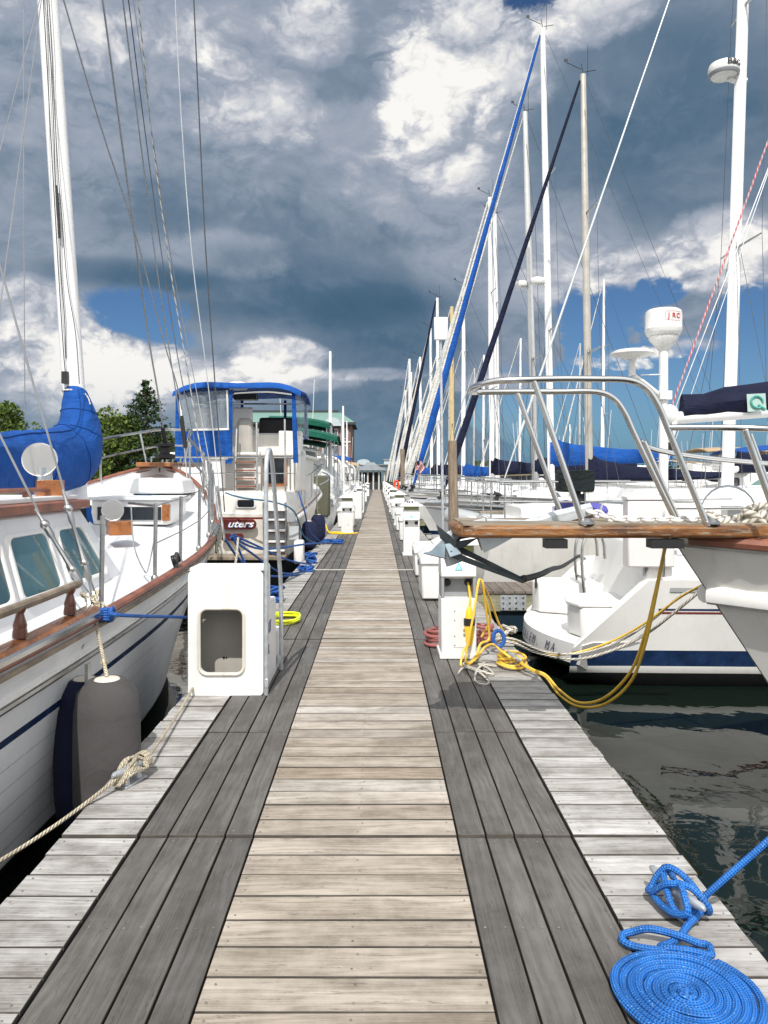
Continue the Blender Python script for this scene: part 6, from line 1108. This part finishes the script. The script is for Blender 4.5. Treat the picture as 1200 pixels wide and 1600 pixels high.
# ---------------------------------------------------------------- more boats
def cruiser(label, x, y, rz, L=11., B=3.6, fly=True, top=None, hm=None, pole=None, glass=None, arch=True, group='motor cruisers berthed along the dock', z2=2.9):
    """motor cruiser, bow at the local origin, stern along +x"""
    t_ = thing('motor_cruiser', label, 'motor yacht', (0, 0, 0), group); hm = hm or WHITE; glass = glass or DGLASS
    sh = lambda t: 1.15+.75*(1-t)**1.5
    fn, edge, row = hull(t_, (0, 0, 0), L, B, sh, lambda t: math.sin(min(1, t*2.0)*pi/2)**.8, lambda t: .85*math.sin(min(1, t*1.6)*pi/2)**1.15, 1.0, .1, [('sheer', 0), (('s', .22), 1), (('s', .29), 0), (.14, 2), (-.35, 2)], [hm, NAVY, BLACK], n=12, p=1.2)
    mb = MB(); rings = []
    for x_, w_, z_ in ((L*.16, .3, .1), (L*.34, .62, .45), (L*.46, .72, 1.05), (L*.82, .74, 1.1), (L*.84, .74, .9)): rings.append([V((x_, B/2*w_*a, sh(x_/L)-.06+z_*b)) for a, b in ((-1, 0), (-.94, .6), (-.84, 1), (.84, 1), (.94, .6), (1, 0))])
    mb.loft(rings, closed=False, caps=False); mb.raw(rings[-1], [tuple(range(6))]); mb.build('cabin', WHITE, t_, sharp=45)
    for s_ in (-1, 1): mb = MB(); mb.loft([[V((x_, s_*(B/2*w_*.93+.012), sh(x_/L)-.06+z_*f)) for f in (.52, .9)] for x_, w_, z_ in ((L*.40, .70, .85), (L*.6, .75, 1.07), (L*.79, .765, 1.1))], closed=False, caps=False); mb.build('side_window', glass, t_)
    mb = MB(); mb.raw([V((L*.365, -B*.29, sh(.36)+.52)), V((L*.365, B*.29, sh(.36)+.52)), V((L*.45, B*.28, sh(.45)+.92)), V((L*.45, -B*.28, sh(.45)+.92))], [(0, 1, 2, 3)]); mb.build('windscreen', glass, t_)
    mb = MB(); mb.box((L*.845, 0, sh(.84)+.45), (.03, B*.42, .85)); mb.build('cockpit_door', DGLASS, t_)
    if fly:
        mb = MB(); mb.loft([[V((a, b*B*.36, z)) for a, b in ((L*.46, -.7), (L*.86, -1), (L*.86, 1), (L*.46, .7))] for z in (sh(.6)+1.02, sh(.6)+1.45)]); mb.build('flybridge', WHITE, t_, bevel=.05)
        mb = MB(); [mb.box((L*.62, s_*B*.16, sh(.6)+1.62), (.5, .45, .6)) for s_ in (-1, 1)]; mb.build('helm_seats', WHITE, t_, bevel=.06)
    if top:
        zt = z2+.5; mb = MB(); rings = []
        for u in [k/6 for k in range(7)]:
            x_ = lerp(L*.50, L*.98, u); up = [V((x_, B*.42*a, zt+.18*(1-a*a)+.10*math.sin(u*pi)-.22*u*u)) for a in (-1, -.7, -.35, 0, .35, .7, 1)]; rings.append(up+[p-V((0, 0, .05)) for p in reversed(up)])
        mb.loft(rings); mb.build('bimini_top', top, t_, sharp=60)
        mb = MB(); [mb.tube([(L*.62+dx_, s_*B*.38, sh(.7)+.9), (L*.62+dx_*2.2, s_*B*.41, zt+.02)], .02, 6) for s_ in (-1, 1) for dx_ in (-.6, .6)]; mb.build('bimini_frame', STEEL, t_)
    if arch: mb = MB(); mb.tube(spline([(L*.88, -B*.40, sh(.9)), (L*.93, -B*.38, z2), (L*.93, 0, z2+.2), (L*.93, B*.38, z2), (L*.88, B*.40, sh(.9))], 6), .07, 8); mb.build('radar_arch', WHITE, t_)
    if pole: mb = MB(); mb.tube([(L*pole[0], pole[1], 1.2), (L*pole[0], pole[1], pole[2])], [.10, .05], 8); mb.build('signal_mast', WMAST, t_)
    mb = MB(); mb.tube(spline([edge(.5, 1, .6, -.06), edge(.3, 1, .65, -.06), edge(.1, 1, .7, -.05), V((-.15, 0, sh(0)+.72)), edge(.1, -1, .7, -.05), edge(.3, -1, .65, -.06), edge(.5, -1, .6, -.06)], 4), .018, 5)
    for s_ in (-1, 1): [mb.tube([edge(tt, s_, 0, -.06), edge(tt, s_, .66, -.06)], .014, 5) for tt in (.05, .15, .3, .45)]
    mb.build('bow_rail', STEEL, t_); mb = MB(); mb.tube([(L*.99, -B*.45, sh(1)+.7), (L*.99, B*.45, sh(1)+.7)], .018, 5); [mb.tube([(L*.99, B*a, sh(1)), (L*.99, B*a, sh(1)+.7)], .014, 5) for a in (-.45, 0, .45)]; mb.build('stern_rail', STEEL, t_)
    for k in (-.2, .15): mb = MB(); mb.tube([(L*.6, B*k, 3.0), (L*.62, B*k*1.3, 6.2)], .014, 5); mb.build('whip_antenna', WHITE, t_)
    t_.location = (x, y, W); t_.rotation_euler.z = rz; ORG[t_.name] = V((x, y, W)); return t_
rzN = -pi/2    # stern toward the camera
cruiser('motor yacht with two dark green canvas tops and a tall white pole on the left', -3.3, 40, rzN, 12.5, 3.3, True, GREENC, pole=(.80, 1.45, 7.0), arch=True)
for lb, xr, z0, dz_, yf in (('upper dark green canvas top on the motor yacht behind the trawler', -1.75, 3.50, .30, 28.0), ('lower dark green canvas awning over the cockpit behind the trawler', -1.42, 2.95, .42, 27.0)):
    gt = thing('canvas_awning', lb, 'awning', (-2.6, yf+1.5, 1.5)); mb = MB(); rings = []
    for k in range(9):
        u = k/8; x_ = lerp(-4.0, xr, u); zc = z0+dz_*.8*(1-u**2.6)
        rings.append([V((x_, yf, zc-.20*(1-.3*u))), V((x_, yf-.02, zc+.02)), V((x_, yf+.5, zc+.12)), V((x_, yf+2., zc+.14)), V((x_, yf+3, zc+.0)), V((x_, yf+3, zc-.15))])
    mb.loft(rings, closed=False, caps=False); mb.build('top', GREENC, gt, sharp=60); mb = MB(); [mb.tube([(x_, y_, 1.2), (x_, y_, z0+.1)], .02, 6) for x_ in (xr-.12, -3.8) for y_ in (yf+.2, yf+2.6)]; mb.build('frame', STEEL, gt)
mb = MB(); mb.box((-2.3, 26.4, .95), (1.3, .9, 1.4)); gl = thing('stern_enclosure', 'olive canvas cockpit screen at the stern of the green topped yacht', 'canvas screen', (-2.3, 26.4, .4)); mb.build('screen', mat('olive_canvas', (.10, .10, .065), .8, bump=.3, bsc=9), gl, bevel=.05)
for i, (y, lb, tp, pl) in enumerate(((50, 'white motor yacht with a bare flybridge beyond the green topped yacht', None, (.7, 1.3, 6)), (62, 'white motor yacht with blue bimini third along the left row', BLUEC, None), (74, 'white motor yacht near the far end of the left row', None, (.6, .5, 7)), (86, 'last white motor yacht at the far end of the left row', TANC, None))): cruiser(lb, -3.2, y, rzN, 11, 3.2, True, tp, pole=pl)
# shrink-wrapped boat with crumpled white plastic
sw = thing('wrapped_boat', 'boat bundled in crumpled white plastic sheeting behind the left pedestal', 'wrapped boat', (-2.2, 31.5, W)); mb = MB(); rings = []; rr_ = random.Random(3)
for i in range(12):
    y_ = 27.5+i*.55; rings.append([V((-2.1+.62*math.cos(a)*(1+.18*rr_.uniform(-1, 1))+.05*rr_.uniform(-1, 1), y_, .6+1.35*math.sin(a)*(.72+.28*math.sin(i*.9))*(1+.16*rr_.uniform(-1, 1)))) for a in [pi*k/13 for k in range(14)]])
mb.loft(rings, closed=False, caps=False); mb.raw(rings[0], [tuple(range(14))]); mb.build('plastic_sheet', mat('crumpled_white_plastic', (.68, .70, .70), .3, var=.2, sc=7, bump=.8, bsc=7, bdist=.08), sw, sharp=25)
mb = MB(); mb.tube([(-2.1, 27.5, -.6), (-2.1, 28, .3), (-2.1, 33, .3)], [.4, .6, .5], 8); mb.build('hull', WHITE, sw)
# powerboat with green canvas at the right, second row of boats
cruiser('white powerboat with dark green canvas and a green tinted windscreen at the right', 8.0, 21.6, 0, 10.5, 3.4, False, GREENC, glass=GGLASS, arch=False, group='boats seen over the right hand berths', z2=2.45)
gs = thing('boat_windscreen', 'large green tinted raked windscreen under the green canvas at the right', 'windscreen', (10.6, 20.4, 1.2)); mb = MB(); mb.loft([[V((9.6, 20.0, 1.35)), V((11.5, 19.75, 1.38)), V((14, 19.75, 1.4))], [V((11.0, 20.3, 2.15)), V((12.2, 20.1, 2.25)), V((14, 20.1, 2.3))]], closed=False, caps=False); mb.build('glass', GGLASS, gs); mb = MB(); [mb.tube(q, .035, 6) for q in ([V((9.6, 20, 1.35)), V((11.0, 20.3, 2.15)), V((12.2, 20.1, 2.25)), V((14, 20.1, 2.3))], [V((11.5, 19.74, 1.38)), V((12.2, 20.09, 2.25))], [V((9.6, 19.99, 1.34)), V((11.5, 19.74, 1.37)), V((14, 19.74, 1.39))])]; mb.build('frame', WHITE, gs)
SB = [(13.5, 24.5, 'white flybridge cruiser just behind the navy boom cover', None), (15.5, 19, 'white cruiser at the right edge behind the green canvas boat', None), (16, 36, 'white cruiser behind the mushroom antenna', BLUEC), (7.5, 48, 'white cruiser between the piling and the navy jib', None), (6.2, 58, 'white cruiser just right of the fat furled jibs', None), (17, 66, 'distant white cruiser beyond the white locker box', TANC), (12.5, 31, 'white flybridge cruiser seen between the steel pulpit legs', None), (11, 40, 'white cruiser behind the navy jib sloop', TANC), (10, 52, 'white cruiser behind the brown piling', None), (9.5, 64, 'far white cruiser with a green canvas drop right of the blue jib', GREENC), (14, 76, 'far white cruiser beyond the antenna pole', None), (22, 56, 'far white cruiser with blue top at the right', BLUEC), (20, 42, 'white cruiser behind the mast at the right', None), (24, 72, 'distant white cruiser near the right shore', None), (31, 88, 'distant white cruiser farthest to the right', None)]
for i, (x, y, lb, tp) in enumerate(SB): cruiser(lb, x if i % 2 else x+11, y, 0 if i % 2 else pi, 11, 3.6, True, tp, pole=(.6, .3, 6.5) if i % 3 == 0 else None, arch=False, group='boats seen over the right hand berths')
ML = [(12.2, 66, 14, 'pale far mast'), (17, 58, 17, 'second'), (10.5, 84, 14, 'third'), (8.5, 92, 13, 'fourth'), (21, 80, 16, 'fifth'), (6.2, 88, 12.5, 'sixth'), (9.6, 70, 13.2, ''), (8.1, 74, 14.5, '')]
LBL = ['far sloop whose mast stands just right of the navy jib', 'far sloop with a thin mast behind the tallest mast at the right', 'distant sloop behind the wooden mast', 'distant sloop behind the antenna panel', 'distant sloop with a thin mast at the right', 'farthest sloop in the second row behind the right hand berths', 'distant sloop just left of the navy furled jib', 'distant sloop just right of the blue furled jib']
for (x, y, h, _), lb in zip(ML, LBL): sailboat(lb, x-4, y, 10, 3.3, 1.3, 1.05, WHITE, NAVY, x, x+.1, h, .09, WMAST if y % 4 else ALU, (1, .06), WSAIL, None, WSAIL if y % 3 else NAVYC, None, WIRED, 'sloops in the second row on the right', lod=2, vn=False)
# ---------------------------------------------------------------- land, trees
SOIL = mat('quay_stone', (.22, .20, .17), .85, var=.3, sc=.6, bump=.4, bsc=3)
GRASS = mat('shore_grass', (.05, .075, .025), .9, var=.4, sc=.5, bump=.4, bsc=4)
mb = MB(); mb.box((-60, 110, -.3), (92, 126, 2.0)); tag(mb.build('left_shore', GRASS, bevel=.2), kind='structure')
mb = MB(); mb.box((-13.8, 110, -.2), (.6, 126, 1.9)); tag(mb.build('quay_wall', SOIL, bevel=.05), 'long low stone quay wall along the left shore below the trees', 'quay wall')
mb = MB(); mb.loft([[V((-900, 330, W-1)), V((1200, 330, W-1)), V((1200, 1500, W-1)), V((-900, 1500, W-1))], [V((-900, 345, 1.2)), V((1200, 345, 1.2)), V((1200, 1500, 8)), V((-900, 1500, 8))]]); tag(mb.build('far_shore', GRASS), kind='structure')
def leaf_mat(name, col):
    m, t, b, o = newmat(name); rn = t.n('ShaderNodeUVMap', uv_map='rnd').outputs[0]; r1, r2, _ = t.sep(rn)
    c = t.ramp(r1, [(0, tuple(x*.45 for x in col)), (.5, col), (1, (col[0]*1.7, col[1]*1.5, col[2]*1.2))]); t.set(b.inputs['Base Color'], c); t.set(b.inputs['Roughness'], .55)
    tr = t.n('ShaderNodeBsdfTranslucent', {'Color': c}); mx = t.n('ShaderNodeMixShader', {0: .25}); t.t.links.new(b.outputs[0], mx.inputs[1]); t.t.links.new(tr.outputs[0], mx.inputs[2]); t.t.links.new(mx.outputs[0], o.inputs[0]); return m
LEAF = leaf_mat('broad_leaf', (.105, .165, .028)); NEEDLE = leaf_mat('dark_needles', (.03, .065, .022)); BARK = mat('bark', (.10, .075, .05), .9, var=.3, sc=6, bump=.6, bsc=20)
def leaf(mb, p, s, rr):
    n_ = V((rr.gauss(0, 1), rr.gauss(0, 1), rr.gauss(.6, .8))).normalized(); a = n_.orthogonal().normalized(); a = Quaternion(n_, rr.uniform(0, 6.3)) @ a; b_ = n_.cross(a); mb.raw([p-a*s*.6, p+b_*s*.35, p+a*s*.6, p-b_*s*.35], [(0, 1, 2, 3)], None, (rr.random(), rr.random()))
def broad(label, x, y, h, r, nl, seed, z=.6, low=.28, ls=.28):
    rr = random.Random(seed); t_ = thing('leafy_tree', label, 'tree', (x, y, z), 'trees on the left shore'); tk = MB(); cr_ = MB(); base = V((x, y, z))
    tk.tube([base, base+V((.1, 0, h*.3)), base+V((.0, .1, h*.62))], [h*.035, h*.026, h*.012], 8); lobes = []
    for i in range(22):
        a = rr.uniform(0, 6.28); e = rr.uniform(0, 1); zz = h*lerp(low, .93, e); k = math.sin(min(1, (zz/h-low)/(1-low)*.9+.12)*pi)**.6; d_ = r*k*rr.uniform(.25, .85); c_ = base+V((math.cos(a)*d_, math.sin(a)*d_, zz)); lobes.append((c_, r*rr.uniform(.22, .40)))
        tk.tube([base+V((0, 0, h*rr.uniform(.2, .5))), base.lerp(c_, .6)+V((0, 0, h*.15)), c_], [h*.012, h*.008, h*.003], 5)
    for i in range(nl):
        c_, lr_ = lobes[i % len(lobes)]; d_ = V((rr.gauss(0, 1), rr.gauss(0, 1), rr.gauss(0, .8))).normalized(); leaf(cr_, c_+d_*lr_*rr.uniform(.55, 1.08)**.6, ls*rr.uniform(.6, 1.2), rr)
    tk.build('trunk', BARK, t_); o_ = cr_.build('crown', LEAF, t_); return t_
def conifer(label, x, y, h, r, seed, z=.6, nb=30):
    rr = random.Random(seed); t_ = thing('conifer_tree', label, 'tree', (x, y, z), 'trees on the left shore'); tk = MB(); cr_ = MB(); base = V((x, y, z)); tk.tube([base, base+V((0, 0, h*.97))], [h*.025, .02], 8)
    for i in range(nb):
        u = i/nb; zz = h*lerp(.14, .97, u**.9); L_ = r*(1-u)**.95*rr.uniform(.7, 1.2)+.1
        for k in range(6 if u < .8 else 4):
            a = rr.uniform(0, 6.28); tip = base+V((math.cos(a)*L_, math.sin(a)*L_, zz+L_*rr.uniform(-.02, .22))); st_ = base+V((0, 0, zz)); tk.tube([st_, st_.lerp(tip, .5)-V((0, 0, L_*.06)), tip], [.03, .02, .008], 4, cap=False)
            for q in range(int(16+30*(1-u))):
                w_ = rr.uniform(.15, 1.02)**.8; p = st_.lerp(tip, w_)-V((0, 0, L_*.06*math.sin(w_*pi)))+V((rr.gauss(0, .16*L_*.5+.05), rr.gauss(0, .16*L_*.5+.05), rr.gauss(.0, .07))); leaf(cr_, p, rr.uniform(.13, .28), rr)
    tk.build('trunk', BARK, t_); cr_.build('crown', NEEDLE, t_); return t_
conifer('tall dark conifer rising just left of the blue trawler enclosure', -16.9, 56, 8.4, 3.1, 4, nb=26)
broad('broad rounded green tree between the blue sail cover and the conifer', -18.9, 55, 5.7, 2.6, 6500, 1, low=.15)
broad('lower green tree half hidden behind the conifer trunk', -17.6, 62, 4.6, 2.0, 2600, 21, low=.12)
broad('loose green tree at the left edge behind the blue boom cover', -23.6, 48, 5.8, 2.0, 2600, 2, low=.1, ls=.24)
broad('second leafy tree farther back behind the left edge tree', -30, 62, 6.5, 2.6, 2000, 12, low=.1)
for i, (x, y, h, r) in enumerate(((-21.5, 66, 4.2, 2.6), (-25.5, 66, 4, 2.6), (-14.9, 70, 4., 2.2))): broad(['bushy low tree in the gap under the broad tree', 'dark bushy tree behind the ketch mast foot', 'low tree behind the trawler enclosure'][i], x, y, h, r, 1500, 40+i, low=.02, ls=.34)
# ---------------------------------------------------------------- buildings
BRICK = mat('red_brown_brick', (.21, .125, .105), .85, var=.2, sc=3, bump=.2, bsc=8); STONE = mat('pale_trim', (.62, .60, .55), .7); GROOF = mat('green_copper_roof', (.17, .29, .25), .55, var=.12, sc=.8, stretch=(1, 8, 1)); DROOF = mat('grey_roof', (.22, .24, .25), .6, var=.15); WINB = glassy('far_window', (.12, .15, .18), .1); TEALB = mat('far_blue_grey_wall', (.10, .16, .19), .7, var=.15); PALEB = mat('far_pale_wall', (.45, .52, .55), .6)
D = 120.; bd = thing('brick_building', 'large brick waterfront building with a green roof and white window bays behind the left boats', 'building', (-13, D+9, .5)); xa, xb = P(375, 0, D).x, P(548, 0, D).x; ze = P(0, 663, D).z; zr_ = P(0, 641, D).z
mb = MB(); mb.box(((xa+xb)/2, D+9, ze/2+.25), (xb-xa, 18, ze)); mb.build('wall', BRICK, bd)
mb = MB(); mb.loft([[V((xa-.6, D-.6, ze+.3)), V((xb+.6, D-.6, ze+.3)), V((xb+.6, D+18.6, ze+.3)), V((xa-.6, D+18.6, ze+.3))], [V((xa+.5, D+4.5, zr_)), V((xb-1.8, D+4.5, zr_)), V((xb-1.8, D+13, zr_)), V((xa+.5, D+13, zr_))]]); rf = mb.build('roof', GROOF, bd)
mb = MB(); mb.box(((xa+xb)/2-.8, D+8.5, zr_+.15), (xb-xa-3, 8, .5)); mb.build('roof_parapet', mat('dark_cornice', (.03, .04, .04), .6), bd); mb = MB(); mb.box(((xa+xb)/2, D-.45, ze+.1), (xb-xa+1.6, .8, .4)); mb.build('cornice', MATS['dark_cornice'], bd)
mb = MB(); cx = P(520, 0, D).x; mb.loft([[V((cx+1.4*math.cos(a), D-.9+dy_, ze-.3+1.35*math.sin(a)+.0)) for a in [pi*k/10 for k in range(11)]] for dy_ in (0, 5)]); mb.build('arched_dormer', PALEB, bd)
for r_ in range(4):
    for c_ in range(11):
        x_ = xb-.9-c_*1.55; z_ = ze-1.5-r_*2.55
        mb = MB(); mb.box((x_, D-.06, z_), (.95, .14, 1.6)); wf = mb.build('window', STONE, bd); mb = MB(); mb.box((x_, D-.14, z_), (.72, .04, 1.35)); mb.build('pane', WINB, wf)
        ORG[wf.name] = ORG[bd.name]
    mb = MB(); mb.box(((xa+xb)/2, D-.05, ze-2.75-r_*2.55), (xb-xa, .16, .22)); mb.build('string_course', STONE, bd)
gz = thing('pier_pavilion', 'open sided grey roofed pavilion at the far end of the dock', 'pavilion', (-1.4, 100, 0)); gx0, gx1 = P(556, 0, 98).x, P(602, 0, 98).x; mb = MB(); e0, e1 = P(0, 735, 98).z, P(0, 722, 98).z; gm = (gx0+gx1)/2
mb.loft([[V((gx0-.3, 97.4, e0)), V((gx1+.3, 97.4, e0)), V((gx1+.3, 102.6, e0)), V((gx0-.3, 102.6, e0))], [V((gm-.7, 99.6, e1-.3)), V((gm+.7, 99.6, e1-.3)), V((gm+.7, 100.4, e1-.3)), V((gm-.7, 100.4, e1-.3))], [V((gm-.5, 99.7, e1)), V((gm+.5, 99.7, e1)), V((gm+.5, 100.3, e1)), V((gm-.5, 100.3, e1))]]); mb.build('roof', DROOF, gz)
for i in range(6):
    mb = MB(); mb.tube([(lerp(gx0+.1, gx1-.1, i/5), 98, -.2), (lerp(gx0+.1, gx1-.1, i/5), 98, e0)], .1, 6); mb.build('post', STONE, gz)
mb = MB(); mb.box((gm, 100, .5), (gx1-gx0-.4, 3.4, .9)); mb.box((gm, 101, 1.4), (gx1-gx0-1, 2, 1.6)); mb.build('back_wall', mat('dark_interior', (.03, .04, .045), .6), gz); mb = MB(); mb.box((gm, 99.5, -.3), (7, 6, .5)); mb.build('base', SOIL, gz)
def block(label, px0, px1, py0, D_, m_, rm, nm='distant_building', dome=False, dd=14, z0=.2):
    t_ = thing(nm, label, 'building', (P((px0+px1)/2, 0, D_).x, D_+dd/2, z0)); x0, x1, z1 = P(px0, 0, D_).x, P(px1, 0, D_).x, P(0, py0, D_).z; mb = MB(); mb.box(((x0+x1)/2, D_+dd/2, (z0+z1)/2), (x1-x0, dd, z1-z0)); mb.build('wall', m_, t_)
    mb = MB()
    if dome: mb.tube([((x0+x1)/2, D_-.5, z1), ((x0+x1)/2, D_+dd, z1)], (x1-x0)*.5, 20, flat=.45)
    else: mb.box(((x0+x1)/2, D_+dd/2, z1+.2), (x1-x0+.8, dd+.8, .5))
    mb.build('roof', rm, t_)
    n_ = max(2, int((x1-x0)/4))
    for i in range(min(n_, 9)): mb = MB(); mb.box((lerp(x0, x1, (i+.5)/min(n_, 9)), D_-.04, lerp(z0, z1, .6)), ((x1-x0)/min(n_, 9)*.55, .12, (z1-z0)*.3)); mb.build('window', WINB, t_)
    return t_
for a in ((558, 578, 722, 260, PALEB, PALEB, 'pale domed white building beyond the pavilion', True), (578, 642, 727, 300, TEALB, DROOF, 'long dark blue grey building beyond the end of the dock', False), (548, 600, 733, 220, TEALB, DROOF, 'low dark building just behind the pavilion', False), (600, 622, 719, 310, PALEB, DROOF, 'small pale rooftop building above the long dark one', False), (640, 705, 733, 320, PALEB, DROOF, 'low pale waterfront building behind the furled jibs', False), (705, 800, 730, 340, TEALB, DROOF, 'low dark warehouse on the far shore behind the navy jib', False), (800, 930, 735, 360, PALEB, DROOF, 'long pale warehouse on the far right shore', False), (930, 1100, 733, 360, TEALB, DROOF, 'long dark shed at the far right shore', False), (1100, 1260, 732, 380, PALEB, DROOF, 'pale shed at the right end of the far shore', False)): block(a[6], a[0], a[1], a[2], a[3], a[4], a[5], dome=a[7])
rr_ = random.Random(8); mb = MB()
for i in range(5200):
    x_ = rr_.uniform(-500, 700); y_ = rr_.uniform(385, 440); leaf(mb, V((x_, y_, rr_.uniform(1, 7)*(1+.35*math.sin(x_*.05)+.3*math.sin(x_*.13)))), rr_.uniform(2., 4), rr_)
tag(mb.build('far_woodland', NEEDLE), 'dark band of distant trees along the far shore', 'woodland', kind='stuff')
